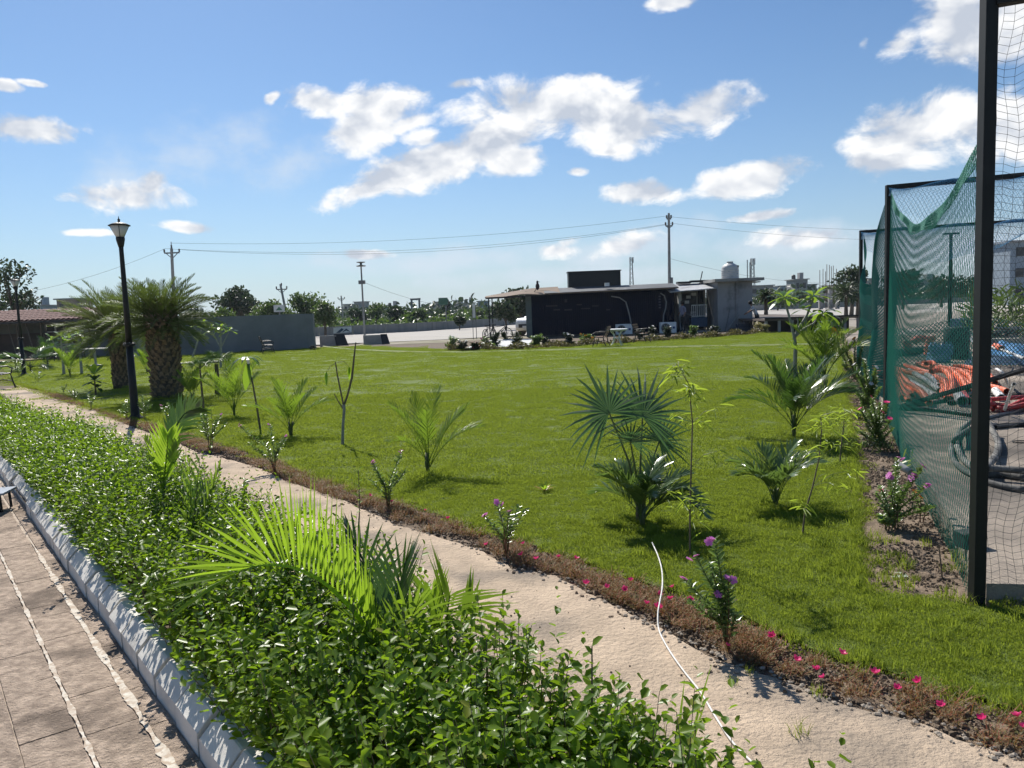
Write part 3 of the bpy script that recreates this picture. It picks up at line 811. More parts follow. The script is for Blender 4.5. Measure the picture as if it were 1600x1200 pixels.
def vinca(px, py, stems, label, group='periwinkle plants along the path', seed=1, each=False, flower=None, fl=.02, lsz=.034, mat=None, name='periwinkle', cat='flowering plant', dens=1.0, f0=.22, spread=.012):
    """stems: list of (px_top, py_top, with flower) in picture terms at the plant's own depth"""
    b = G(px, py); r = random.Random(seed); mat = mat or L_vinca; sc = b.y / F
    t = thing(name, b, label, cat, group)
    P = []; D = []; N = []; Ls = []
    fme = flower or fm_pink
    for (tx, ty, hasf) in stems:
        tip = at(tx, ty, b.y + r.uniform(-.07, .07)) - b; H = tip.length
        mid = tip * .45 + Vector((tip.x * -.25, r.uniform(-.02, .02), .04 * H))
        q1 = tip * .75 + Vector((tip.x * -.08, 0, .02 * H))
        path = [Vector((r.uniform(-spread, spread), r.uniform(-spread, spread), -.03)), mid, q1, tip]
        MB().tube(path, [.0042, .0034, .003, .002], 4).build('stem', m_rstem if r.random() < .5 else m_stem, t)
        n = int(max(8, H * .76 / (lsz * .32)) * dens)
        for k in range(n):
            f = f0 + (1 - f0) * (k + .5) / n; c, T = sample(path, f)
            a = k * 1.57 + r.uniform(-.4, .4)
            for sg in (0, math.pi):
                d = (Vector((math.cos(a + sg), math.sin(a + sg), 0)) + T * r.uniform(.3, 1.1)).normalized()
                P.append(c); D.append(d); N.append(T + Vector((r.uniform(-.3, .3), r.uniform(-.3, .3), 0))); Ls.append(lsz * r.uniform(.7, 1.15) * (.75 if f > .9 else 1))
        if hasf:
            for q in range(2 if hasf > 1 else 1):
                o = bpy.data.objects.new('flower', fme); COL.objects.link(o); o.parent = t; o.location = tip + Vector((r.uniform(-.012, .012) * (q * 2 + 1), -.01, .008 - q * .015)); o.rotation_euler = (r.uniform(.2, 1.1), r.uniform(-.5, .5), r.uniform(0, 6)); s = fl / .02 * r.uniform(.85, 1.2); o.scale = (s, s, s)
    if each:
        me = bpy.data.meshes.new('leaf')
        V, Fq = leaf_arrays(np.zeros((1, 3)), np.array([[1., 0, 0]]), np.array([[0, 0, 1.]]), 1.0, .42)
        me.from_pydata(V.tolist(), [], Fq.tolist()); me.materials.append(mat)
        for c, d, n_, l in zip(P, D, N, Ls):
            o = bpy.data.objects.new('leaf', me); COL.objects.link(o); o.parent = t
            S = Vector(n_).cross(d).normalized(); U = d.cross(S).normalized()
            o.matrix_local = Matrix.Translation(c) @ Matrix((d, S, U)).transposed().to_4x4() @ Matrix.Scale(l, 4)
    else:
        V, Fq = leaf_arrays(np.array([tuple(x) for x in P]), np.array([tuple(x) for x in D]), np.array([tuple(x) for x in N]), np.array(Ls), np.array(Ls) * .42)
        npmesh('foliage', V, Fq, mat, t, 'stuff')
    return t


fm_pink = mesh_of(petal_flower(5, .021, .12, True), 'flower', F_pink)
fm_white = mesh_of(petal_flower(5, .020, .2), 'flower', F_white)
fm_or = mesh_of(petal_flower(9, .024, .3, True), 'flower', F_orange)
fm_rd = mesh_of(petal_flower(7, .020, .3, True), 'flower', F_red)

L_silver = LM('glossy_palm_leaf', (.075, .13, .035), (.13, .19, .06), (.24, .38, .06), .30, .28, spec=.9)
# --- periwinkles along the path, near to far
vinca(1137, 1010, [(1116, 843, 2), (1088, 870, 2), (1138, 903, 2), (1070, 905, 1), (1120, 930, 1), (1098, 935, 0), (1150, 960, 0), (1108, 880, 0), (1080, 940, 0)], 'tall periwinkle with magenta flowers beside the white hose, nearest the camera', seed=3, each=True, fl=.018, lsz=.050, dens=1.3)
vinca(792, 866, [(777, 786, 2), (757, 806, 1), (810, 790, 0), (795, 800, 1), (822, 795, 0), (770, 820, 0), (800, 820, 0)], 'periwinkle with two mauve flowers at the lawn edge right of the bright frond', seed=4, lsz=.050)
vinca(606, 792, [(582, 722, 2), (627, 705, 2), (590, 735, 0), (618, 740, 0), (633, 735, 0), (580, 750, 0), (600, 755, 0)], 'periwinkle with two upright purple-tipped stems below the bare sapling', seed=5, lsz=.048)
vinca(430, 738, [(375, 664, 2), (422, 664, 1), (446, 682, 1), (398, 700, 0), (415, 690, 0), (437, 690, 0), (388, 690, 0)], 'periwinkle with one magenta flower leaning over the path left of the bare sapling', seed=6, lsz=.050)
vinca(328, 702, [(310, 640, 1), (345, 648, 1), (322, 645, 0), (300, 655, 0), (338, 660, 0), (315, 662, 0), (352, 662, 0)], 'bushy pale periwinkle where the sunlit palm frond arches over the path', seed=7, lsz=.052, dens=1.3)
vinca(272, 680, [(252, 634, 1), (262, 630, 0), (275, 640, 0), (258, 645, 0)], 'small periwinkle between the lamp post and the bushy one', seed=8, lsz=.055)
vinca(198, 655, [(200, 624, 0), (193, 632, 0), (206, 630, 0), (188, 640, 0)], 'periwinkle hugging the left side of the near lamp post', seed=9, lsz=.06)
vinca(226, 655, [(222, 618, 0), (232, 624, 0), (216, 628, 0), (236, 632, 0)], 'periwinkle hugging the right side of the near lamp post', seed=10, lsz=.06)
vinca(142, 640, [(138, 616, 0), (148, 618, 0), (144, 624, 0)], 'small pale periwinkle left of the near lamp post', seed=12, lsz=.05)
vinca(100, 618, [(97, 603, 0), (104, 601, 0)], 'tiny periwinkle sprig at the path edge by the far lamp', seed=13, lsz=.05)
vinca(118, 628, [(108, 610, 0), (120, 612, 0), (115, 608, 0)], 'tiny dark periwinkle sprig right of the far lamp', seed=14, lsz=.05, mat=L_dark)
vinca(30, 590, [(20, 560, 1), (34, 562, 1), (26, 565, 0), (40, 570, 0), (14, 568, 0)], 'white-speckled bush beside the far lamp post', seed=15, lsz=.07, flower=fm_white, fl=.04, name='shrub', cat='shrub', group=None)
vinca(60, 597, [(50, 580, 1), (62, 582, 1), (70, 585, 0), (44, 585, 0)], 'low dark bush with pale flowers at the foot of the far lamp', seed=16, lsz=.06, flower=fm_white, fl=.035, name='shrub', cat='shrub', group=None)

# --- flower bed along the net
GB = 'flowering plants in the bed along the net'
vinca(1395, 826, [(1402, 716, 2), (1440, 728, 2), (1390, 744, 2), (1425, 745, 2), (1447, 758, 2), (1415, 768, 1), (1375, 760, 0), (1370, 770, 0), (1460, 790, 0), (1430, 790, 0), (1405, 760, 0), (1380, 790, 0)], 'periwinkle clump full of purple flowers against the foot of the green net', GB, seed=21, each=False, fl=.024, lsz=.042, dens=1.5, spread=.06)
vinca(1440, 815, [(1438, 778, 1), (1428, 770, 1), (1448, 790, 0)], 'small marigold with one orange bloom right of the purple periwinkle', GB, seed=22, flower=fm_or, fl=.022, lsz=.035, name='marigold')
vinca(1382, 776, [(1382, 774, 0), (1377, 768, 1)], 'short plant with a red bloom in front of the purple periwinkle', GB, seed=23, flower=fm_rd, lsz=.03)
vinca(1387, 828, [(1378, 805, 0), (1392, 800, 0), (1400, 812, 0), (1380, 812, 0)], 'low leafy seedling nearest the camera in the net bed', GB, seed=24, lsz=.06)
vinca(1372, 705, [(1345, 640, 1), (1362, 622, 1), (1385, 630, 1), (1378, 645, 1), (1352, 660, 0), (1390, 655, 1), (1368, 655, 0), (1358, 640, 0), (1375, 630, 0), (1395, 668, 0), (1345, 675, 0)], 'tall dark periwinkle with reddish flowers below the second net post', GB, seed=25, flower=fm_rd, fl=.03, lsz=.045, dens=2.6, spread=.2, f0=.05)
vinca(1358, 655, [(1335, 570, 1), (1350, 562, 1), (1368, 575, 1), (1345, 590, 0), (1362, 600, 1), (1330, 600, 0), (1375, 605, 0), (1340, 615, 0), (1355, 580, 1), (1370, 590, 0)], 'dense bush speckled with small white flowers in front of the teal net', GB, seed=26, flower=fm_white, fl=.028, lsz=.05, dens=2.8, spread=.25, f0=.04)
vinca(1338, 606, [(1322, 548, 0), (1335, 530, 1), (1347, 540, 1), (1328, 560, 0), (1345, 560, 0), (1318, 570, 0)], 'bush with rust-coloured blooms at the corner of the far net', GB, seed=27, flower=fm_or, fl=.03, lsz=.055, dens=2.5, spread=.25, f0=.04)
vinca(1318, 575, [(1306, 530, 0), (1318, 525, 0), (1330, 535, 0), (1312, 545, 0)], 'green bush behind the rust-coloured blooms', GB, seed=28, lsz=.06, dens=2.5, spread=.25, f0=.04)

# --- small palms on the lawn
GA = 'young feathery palms planted on the lawn'
areca(670, 740, 628, 'young feathery palm right of the bare sapling, in the middle of the lawn', nf=10, seed=31, group=GA, curl=1.3, n=18)
areca(455, 682, 603, 'young feathery palm left of the bare sapling', nf=10, seed=32, group=GA, n=18, lw=.02)
areca(366, 650, 574, 'upright grassy palm left of the stem with a yellow leaf', nf=11, seed=33, group=GA, n=16, lw=.022, curl=.7)
areca(301, 628, 580, 'small grassy palm at the foot of the right date palm', nf=9, seed=34, group=GA, n=14, lw=.025, curl=.6)
areca(1241, 684, 562, 'large feathery palm in front of the frangipani', nf=20, seed=35, group=GA, curl=1.5, n=26, lw=.02, mat=L_dark, llr=.30)
areca(1212, 790, 700, 'small arching palm with silvery fronds right of the fan palm', nf=15, seed=36, group=GA, curl=2.0, n=16, lw=.022, mat=L_silver, llr=.42)
areca(1003, 822, 712, 'arching palm with silvery fronds beneath the big fan leaves', nf=19, seed=37, group=GA, curl=2.2, n=18, lw=.024, mat=L_silver, llr=.40, hs=.95)
areca(1288, 604, 492, 'feathery palm beside the frangipani near the net bed', nf=16, seed=38, group=GA, curl=1.3, n=26, lw=.016, hs=.85)
areca(110, 590, 545, 'low feathery palm left of the left date palm', nf=9, seed=39, group=GA, n=14, lw=.03)
areca(230, 585, 548, 'bright small palm seen between the two date palms', nf=8, seed=40, group=GA, n=12, lw=.035)
areca(75, 575, 530, 'spiky palm beside the far lamp post', nf=12, seed=41, group=GA, n=16, lw=.04, mat=L_dark, curl=1.4)
areca(48, 580, 528, 'dark cycad with a mop of fronds behind the far lamp post', nf=14, seed=42, n=18, lw=.03, mat=L_dark, curl=1.9, name='cycad', el=(20, 70), cat='cycad')

# fan palm
b = G(1000, 815); fp = thing('fan_palm', b, 'dark green fan palm with two big round leaves in the middle foreground', 'palm'); y0 = b.y
MB().tube([(0, 0, -.02), (.01, 0, .1), (.015, 0, .28)], [.035, .04, .025], 8).build('trunk', m_wood, fp)
for (px, py, dy, rd, nr, up_, ns, arc) in ((952, 645, -.05, .44, (-.35, -1, .05), (-.55, 0, .85), 22, 4.5), (1004, 652, .02, .49, (.25, -1, .35), (.30, 0, 1), 25, 4.3), (985, 690, -.12, .27, (-.1, -.8, -.6), (.15, -.7, .5), 26, 4.6), (1030, 690, .22, .30, (.3, .8, -.4), (.5, .4, .2), 24, 4.4)):
    c = at(px, py, y0 + dy) - b
    MB().tube([(0, 0, .1), Vector((c.x * .35, c.y * .5, c.z * .55)), c], [.012, .009, .006], 6).build('petiole', m_stem, fp)
    fan_leaf(fp, c, nr, up_, rd, ns, arc, L_fan)

# fan palms farther left
for (px, py, tx, ty, rd, lab, hh) in ((340, 616, 338, 565, .42, 'short fan palm on a stubby trunk left of the upright grassy palm', 1), (319, 650, 312, 572, .24, 'spindly fan palm with a single star of leaves on a thin trunk', 0)):
    b = G(px, py); t = thing('fan_palm', b, lab, 'palm', 'small fan palms near the date palms')
    c = at(tx, ty, b.y) - b
    MB().tube([(0, 0, -.02), c * .5, c * .93], [.06, .055, .04] if hh else [.022, .018, .014], 7).build('trunk', m_wood, t)
    r = random.Random(px)
    for k in range(9 if hh else 6):
        a = k * 2.4; e = r.uniform(.1, 1.2); d = Vector((math.cos(a) * math.cos(e), math.sin(a) * math.cos(e), math.sin(e)))
        cc = c + d * rd * .45
        mb_ = fan_leaf(t, cc, Vector((-d.x * .5, -d.y * .5, .7)) + Vector((0, -.4, 0)), d, rd * .75, 16, 3.6, L_palm, parts=False, r=r)
        MB().tube([c * .95, cc], [.008, .005], 4).build('petiole', m_stem, t)

# foreground palm in the hedge (young coconut-like leaf arching left)
b = Vector((-.47, 2.9, .05)); fg = thing('young_palm', b, 'bright yellow-green palm growing out of the hedge in the foreground', 'palm')
MB().tube([(0, 0, -.04), (0, .01, .12), (.0, .01, .3)], [.035, .032, .02], 8).build('stem', m_stem, fg)


def px_path(pts, y, b_):
    out = []
    for i, (x, yy, dy) in enumerate(pts): out.append(at(x, yy, y + dy) - b_)
    res = []
    for i in range(len(out) - 1):      # smooth with Catmull-Rom
        p0 = out[max(i - 1, 0)]; p1 = out[i]; p2 = out[i + 1]; p3 = out[min(i + 2, len(out) - 1)]
        for u in (0, .33, .66):
            res.append(.5 * ((2 * p1) + (p2 - p0) * u + (2 * p0 - 5 * p1 + 4 * p2 - p3) * u * u + (3 * p1 - p0 - 3 * p2 + p3) * u ** 3))
    return res + [out[-1]]


def lean(up1, up2, a0, a1, tipz=.3):
    def fn(t, sg, T):
        w = min(1, max(0, (t - a0) / (a1 - a0))); w = w * w * (3 - 2 * w)
        return Vector(up1 if sg < 0 else up2) * (1 - w) + (T * 1.3 + Vector((0, .25 * sg, tipz * sg))) * w
    return fn


frond(fg, Vector((0, 0, 0)), px_path([(600, 1060, 0), (591, 1030, 0), (576, 990, -.02), (550, 952, -.06), (512, 915, -.11), (475, 893, -.16), (437, 883, -.21), (395, 886, -.26), (350, 903, -.30)], 2.9, b), 36, .37, .0108, L_young, dirfn=lean((.0, .35, 1), (.05, -.22, 1), 0.60, 1.02), sag=.09, t0=.12, parts=True, rach=.013,
      env=lambda t: (.55 + 1.3 * t) if t < .35 else 1.0 - max(0, t - .6) * .8)
frond(fg, Vector((0, 0, 0)), px_path([(603, 1060, 0), (612, 1000, .02), (618, 950, .05), (626, 910, .09), (634, 880, .14)], 2.9, b), 13, .30, .016, L_dark, dirfn=lean((-.42, .2, 1), (.42, -.1, 1), .6, 1.0, .1), sag=.12, t0=.2, parts=True, rach=.010)
frond(fg, Vector((0, 0, 0)), px_path([(600, 1060, 0), (596, 1000, .05), (585, 930, .12), (565, 870, .2), (540, 820, .26)], 2.9, b), 14, .24, .014, L_dark, dirfn=lean((-.6, .2, .7), (.6, .1, .8), .5, 1.0, .1), sag=.15, t0=.3, parts=True, rach=.009)
frond(fg, Vector((0, 0, 0)), px_path([(602, 1060, 0), (620, 1010, -.05), (640, 970, -.10), (655, 940, -.14)], 2.9, b), 10, .26, .015, L_palm, dirfn=lean((-.25, -.2, 1), (.85, -.1, .5), .5, 1.0, .1), sag=.2, t0=.2, rach=.009)
frond(fg, Vector((0, 0, 0)), px_path([(602, 1060, 0), (590, 1015, -.05), (570, 990, -.12), (545, 985, -.2)], 2.9, b), 10, .22, .014, L_palm, V=.3, sag=.2, t0=.2, rach=.008)
# second palm to its right
b = Vector((-.24, 2.95, .05)); p2 = thing('young_palm', b, 'smaller palm with narrow stiff leaflets reaching over the path right of the bright frond', 'palm')
MB().tube([(0, 0, -.04), (0, 0, .15), (0, 0, .3)], [.025, .02, .014], 7).build('stem', m_stem, p2)
frond(p2, Vector((0, 0, 0)), px_path([(700, 1050, 0), (699, 1000, 0), (699, 960, -.02), (703, 930, -.04)], 2.95, b), 8, .31, .012, L_palm, dirfn=lean((-.25, .2, 1), (1, -.15, .30), .85, 1.3, .1), sag=.14, t0=.60, parts=True, rach=.008)
frond(p2, Vector((0, 0, 0)), px_path([(700, 1050, 0), (694, 1005, .04), (682, 960, .08), (676, 930, .1)], 2.95, b), 8, .24, .012, L_young, dirfn=lean((-.5, .2, .8), (.3, -.1, 1), .8, 1.2, .1), sag=.12, t0=.5, rach=.007)
frond(p2, Vector((0, 0, 0)), px_path([(700, 1050, 0), (712, 1005, .04), (728, 965, .05), (742, 945, .05)], 2.95, b), 7, .24, .012, L_palm, dirfn=lean((.1, .2, 1), (1, -.2, -.2), .8, 1.2, .1), sag=.2, t0=.5, rach=.006)
# palms in the hedge farther off
b = Vector((-2.55, 5.35, .05)); p3 = thing('young_palm', b, 'young palm with one glowing upright leaf in the hedge, left foreground', 'palm')
MB().tube([(0, 0, -.04), (0, 0, .3)], [.025, .015], 7).build('stem', m_stem, p3)
frond(p3, Vector((0, 0, .1)), px_path([(255, 800, 0), (258, 770, 0), (262, 735, -.03), (264, 703, -.05)], 5.35, b), 13, .28, .028, L_young, sides=((-.75, 0, .75), (.8, -.1, .75)), phi=(12, 55), sag=.1, t0=.25, parts=True, rach=.010)
frond(p3, Vector((0, 0, .1)), px_path([(257, 800, 0), (262, 750, .05), (272, 700, .1), (290, 668, .1), (312, 660, .05)], 5.35, b), 18, .26, .022, L_dark, sides=((-.55, .2, .6), (.8, -.2, -.1)), phi=(15, 60), sag=.25, t0=.4, rach=.009)
frond(p3, Vector((0, 0, .1)), px_path([(257, 800, 0), (252, 770, .02), (240, 735, .04), (228, 710, .05)], 5.35, b), 10, .2, .02, L_palm, V=.3, t0=.3, rach=.008)
b = G(300, 850, .1); b = Vector((b.x, b.y, .05)); p4 = thing('young_palm', b, 'thin dark spiky palm in the hedge between the two bright ones', 'palm')
yy = 4.35; b.y = yy; p4.location = (at(300, 850, yy).x, yy, .05); b = Vector(p4.location)
for k, (tx, ty) in enumerate(((296, 716), (312, 715), (345, 725), (282, 738), (303, 770), (322, 760))):
    frond(p4, Vector((0, 0, 0)), px_path([(300, 860, 0), ((300 * 2 + tx) / 3, 810, 0), (tx, ty, .04 * (k - 2))], yy, b), 7, .17, .012, L_dark if k % 2 else L_palm, V=.3, t0=.35, phi=(50, 80), rach=.005)
# long grass blades at the bottom edge
b = Vector(at(1058, 1230, 2.25)); b.z = .03; tb = thing('grass_clump', b, 'clump of long narrow grass blades rising at the bottom edge of the picture', 'grass clump')
for (tx, ty, dy) in ((1112, 1038, 0), (1105, 1090, .05), (1070, 1060, .03), (1038, 1130, -.03), (1060, 1120, .05), (1090, 1130, -.04), (1078, 1150, .03)):
    tip = at(tx, ty, b.y + dy) - b
    MB().strip([Vector((0, 0, 0)), tip * .4 + Vector((-.01, 0, .02)), tip * .75 + Vector((-.006, 0, .02)), tip], [.005, .006, .004, .0005], Vector((1, .2, 0))).build('blade', L_dryg if ty > 1125 else L_palm, tb)


# bamboo whips
def whip(px, py, path, label, sprigs, seed):
    b = G(px, py); r = random.Random(seed); t = thing('bamboo', b, label, 'bamboo', 'thin bamboo whips on the lawn')
    pts = [at(x, y, b.y) - b for x, y in path]
    MB().tube([Vector((0, 0, -.03))] + pts, [.007] + [.006 - .0042 * i / len(pts) for i in range(len(pts))], 6).build('cane', m_wood, t)
    P = []; D = []; N = []; Ls = []; tw = MB()
    for (x, y, rad, n) in sprigs:
        c = at(x, y, b.y + r.uniform(-.15, .15)) - b
        # twig from the nearest cane point
        near = min(pts, key=lambda p: (p - c).length + max(0, p.z - c.z) * 2)
        tw.tube([near, (near + c) / 2 + Vector((0, 0, .03)), c], [.0022, .0018, .001], 3, cap=False)
        for k in range(n):
            f = r.uniform(.2, 1.0); q = near.lerp(c, f) if r.random() < .35 else c + Vector((r.gauss(0, rad * .4), r.gauss(0, rad * .4), r.gauss(0, rad * .4)))
            a = r.uniform(0, 6.28); d = Vector((math.cos(a), math.sin(a), r.uniform(-.7, .35)))
            P.append(q); D.append(d); N.append((r.uniform(-.3, .3), r.uniform(-.3, .3), 1)); Ls.append(r.uniform(.05, .11))
    tw.build('twigs', m_stem, t)
    V, Fq = leaf_arrays(np.array([tuple(x) for x in P]), np.array([tuple(x) for x in D]), np.array(N), np.array(Ls), np.array(Ls) * .13, droop=.2)
    npmesh('foliage', V, Fq, L_bamboo, t, 'stuff')
    return t


whip(1078, 872, [(1078, 800), (1080, 730), (1082, 660), (1076, 600), (1060, 572)], 'thin bamboo whip with yellow-green leaves standing just right of the fan palm',
     [(1060, 572, .08, 22), (1052, 580, .06, 12), (1075, 610, .1, 26), (1090, 612, .06, 12), (1060, 655, .06, 8), (1100, 660, .08, 8), (1120, 640, .05, 6), (1060, 780, .08, 12), (1090, 770, .12, 18), (1105, 790, .08, 10), (1050, 770, .06, 6), (1120, 705, .04, 3), (1095, 820, .1, 10)], 51)
whip(1253, 836, [(1258, 800), (1270, 760), (1280, 715), (1284, 670), (1282, 650)], 'leaning bamboo whip in front of the net bed',
     [(1282, 650, .1, 20), (1265, 665, .1, 14), (1300, 655, .1, 12), (1325, 650, .06, 7), (1300, 690, .12, 14), (1262, 700, .1, 10), (1330, 735, .06, 6), (1310, 760, .08, 9), (1252, 790, .06, 14), (1290, 740, .1, 8), (1335, 690, .06, 7)], 52)
whip(1312, 722, [(1314, 700), (1318, 670), (1320, 640)], 'short leafy bamboo sprout at the edge of the flower bed',
     [(1318, 640, .14, 22), (1300, 655, .12, 16), (1335, 665, .1, 14), (1325, 690, .12, 14), (1295, 690, .1, 10)], 53)

# croton seedling
b = G(851, 768); t = thing('croton', b, 'tiny red and yellow croton alone on the lawn', 'plant')
for k in range(16):
    a = k * 2.4; e = .5 + .5 * (k % 3) / 2; L = .10 + .02 * (k % 2); d = Vector((math.cos(a) * math.cos(e), math.sin(a) * math.cos(e), math.sin(e)))
    mb = MB(); leaflet_strip(mb, Vector((0, 0, .01)), d, d.cross(Vector((0, 0, 1))).normalized(), L, .022, .2); mb.build('leaf', L_red if k % 3 == 0 else L_young, t)

# bare sapling
b = G(535, 697); t = thing('sapling', b, 'nearly leafless sapling with a forked top on the lawn', 'sapling')
y = b.y


def q_(x, yy, dy=0): return at(x, yy, y + dy) - b


MB().tube([(0, 0, -.03), q_(536, 665), q_(538, 640), q_(537, 632)], [.020, .018, .018, .022], 7).build('trunk', m_grey, t)
MB().tube([q_(537, 634), q_(543, 618), q_(550, 590), q_(553, 560), q_(556, 535)], [.016, .013, .014, .012, .008], 6).build('branch', m_wood, t)
MB().tube([q_(537, 634), q_(532, 610), q_(527, 585), q_(524, 565)], [.012, .010, .009, .007], 6).build('branch', m_wood, t)
MB().tube([q_(537, 640), q_(529, 628), q_(522, 615)], [.009, .008, .006], 5).build('branch', m_wood, t)
MB().tube([q_(524, 568), q_(516, 572), q_(510, 582)], [.004, .003, .002], 4).build('twig', m_wood, t)
MB().tube([q_(527, 566), q_(538, 565), q_(546, 574)], [.004, .003, .002], 4).build('twig', m_wood, t)
for (x, yy) in ((510, 582), (546, 574)):
    for k in range(3):
        mb = MB(); d = Vector((rnd.uniform(-.3, .3), rnd.uniform(-.2, .2), -1)).normalized(); leaflet_strip(mb, q_(x, yy), d, Vector((1, .3, 0)).normalized(), .17 - .04 * k, .035, .05); mb.build('leaf', L_young, t)
for k in range(4):
    mb = MB(); d = Vector((rnd.uniform(-.6, .6), rnd.uniform(-.2, .2), .6)).normalized(); leaflet_strip(mb, q_(524, 566), d, Vector((0, 1, .3)).normalized(), .10, .02, .2); mb.build('leaf', L_young, t)

# slim stem with a drooping yellow leaf
b = G(407, 672); t = thing('sapling', b, 'slim curved sapling with drooping leaves and one yellow leaf', 'sapling'); y = b.y
MB().tube([(0, 0, -.03), q_(402, 640), q_(395, 600), q_(386, 562)], [.016, .014, .012, .010], 6).build('trunk', m_wood, t)
for k in range(13):
    a = k * 2.4; d = Vector((math.cos(a), math.sin(a), .7 - .04 * k)).normalized()
    mb = MB(); leaflet_strip(mb, q_(385, 560), d, d.cross(Vector((0, 0, 1))).normalized(), .34, .05, .75, rows=(0, .25, .5, .75, 1), prof=(.3, .8, 1, .7, .05)); mb.build('leaf', L_dark if k > 2 else L_palm, t)
mb = MB(); leaflet_strip(mb, q_(388, 566), Vector((-.1, -.2, -1)), Vector((1, .2, 0)).normalized(), .42, .13, .0, rows=(0, .25, .5, .75, 1), prof=(.3, .9, 1, .7, .05)); o = mb.build('leaf', L_young, t); o['label'] = 'broad yellow leaf hanging from the top'


# frangipani
def rosette(parent, c, n, L, r, tilt=(0, 0, 1), hang=.35, mat=None):
    ax = Vector(tilt).normalized(); s0 = ax.cross(Vector((.3, 1, .1))).normalized(); s1 = ax.cross(s0)
    for k in range(n):
        a = k * 2.4 + r.uniform(-.2, .2); e = .9 - 1.15 * k / n + r.uniform(-.1, .1)
        d = ((s0 * math.cos(a) + s1 * math.sin(a)) * math.cos(e) + ax * math.sin(e)).normalized()
        mb = MB(); wd = d.cross(ax).normalized(); l = L * r.uniform(.8, 1.1)
        rows = (0, .15, .4, .65, .85, 1); prof = (.08, .22, .8, 1, .7, .03)
        mb.strip([c + d * l * u - Vector((0, 0, hang * l * u * u)) for u in rows], [l * .15 * q for q in prof], wd)
        mb.build('leaf', mat or L_plume, parent, loc=c)


b = G(1244, 602); t = thing('frangipani', b, 'frangipani with forked grey branches and four leaf rosettes near the net', 'small tree'); y = b.y; r = random.Random(61)
MB().tube([(0, 0, -.03), q_(1242, 570), q_(1243, 545), q_(1241, 525)], [.045, .042, .038, .034], 8).build('trunk', m_grey, t)
for pts, rr in (([(1241, 527), (1236, 505), (1229, 480), (1226, 468)], .028), ([(1241, 527), (1250, 510), (1262, 490), (1271, 466)], .030), ([(1242, 526), (1256, 514), (1272, 505), (1281, 492)], .028), ([(1243, 524), (1245, 512), (1247, 505), (1246, 497)], .018)):
    MB().tube([q_(x, yy) for x, yy in pts], [rr, rr * .85, rr * .75, rr * .7], 7).build('branch', m_grey, t)
rosette(t, q_(1225, 465), 17, .40, r); rosette(t, q_(1271, 463), 18, .42, r); rosette(t, q_(1286, 490), 15, .42, r, hang=.6); rosette(t, q_(1255, 484), 10, .28, r)
b = G(1278, 590); t = thing('frangipani', b, 'second slimmer frangipani stem with an orange flower behind the feathery palm', 'small tree'); y = b.y
MB().tube([(0, 0, -.03), q_(1285, 560), q_(1293, 530), q_(1296, 510)], [.03, .026, .022, .02], 7).build('trunk', m_grey, t)
rosette(t, q_(1296, 505), 12, .34, r, hang=.6, mat=L_dark)
o = bpy.data.objects.new('flower', fm_or); COL.objects.link(o); o.parent = t; o.location = q_(1301, 520, -.2); o.scale = (4.5, 4.5, 4.5); o.rotation_euler = (1.2, .3, 0)
for (px, py, tx, ty, lab, n) in ((100, 585, 95, 525, 'small frangipani with pale backlit leaves left of the date palms', 11), (128, 585, 122, 522, 'frangipani rosette catching the sun close to the left date palm', 11), (300, 560, 318, 505, 'frangipani with bright leaves against the grey wall right of the date palm', 12), (345, 575, 345, 512, 'frangipani spreading in front of the grey compound wall', 12)):
    b = G(px, py); y = b.y; t = thing('frangipani', b, lab, 'small tree', 'frangipanis near the date palms')
    MB().tube([(0, 0, -.03), q_((px + tx) / 2, (py + ty) / 2), q_(tx, ty)], [.05, .035, .025], 6).build('trunk', m_grey, t)
    rosette(t, q_(tx, ty), n, .42, r)
    MB().tube([q_((px + tx) / 2, (py + ty) / 2), q_(tx + 12, ty + 8)], [.03, .02], 5).build('branch', m_grey, t); rosette(t, q_(tx + 13, ty + 5), n - 3, .38, r)
    MB().tube([q_((px + tx) / 2, (py + ty) / 2), q_(tx - 14, ty + 6)], [.03, .02], 5).build('branch', m_grey, t); rosette(t, q_(tx - 15, ty + 4), n - 3, .38, r)
# leafy yellow-tipped plant
b = G(150, 618); y = b.y; t = thing('croton', b, 'dark broad-leaved croton with yellow upper leaves left of the left date palm', 'plant')
MB().tube([(0, 0, -.03), (0, 0, .5)], [.02, .012], 6).build('stem', m_wood, t)
rosette(t, Vector((0, 0, .5)), 9, .40, r, mat=L_young, hang=.1); rosette(t, Vector((0, 0, .35)), 14, .32, r, mat=L_dark, hang=.3); rosette(t, Vector((.05, 0, .18)), 12, .28, r, mat=L_dark, hang=.3)


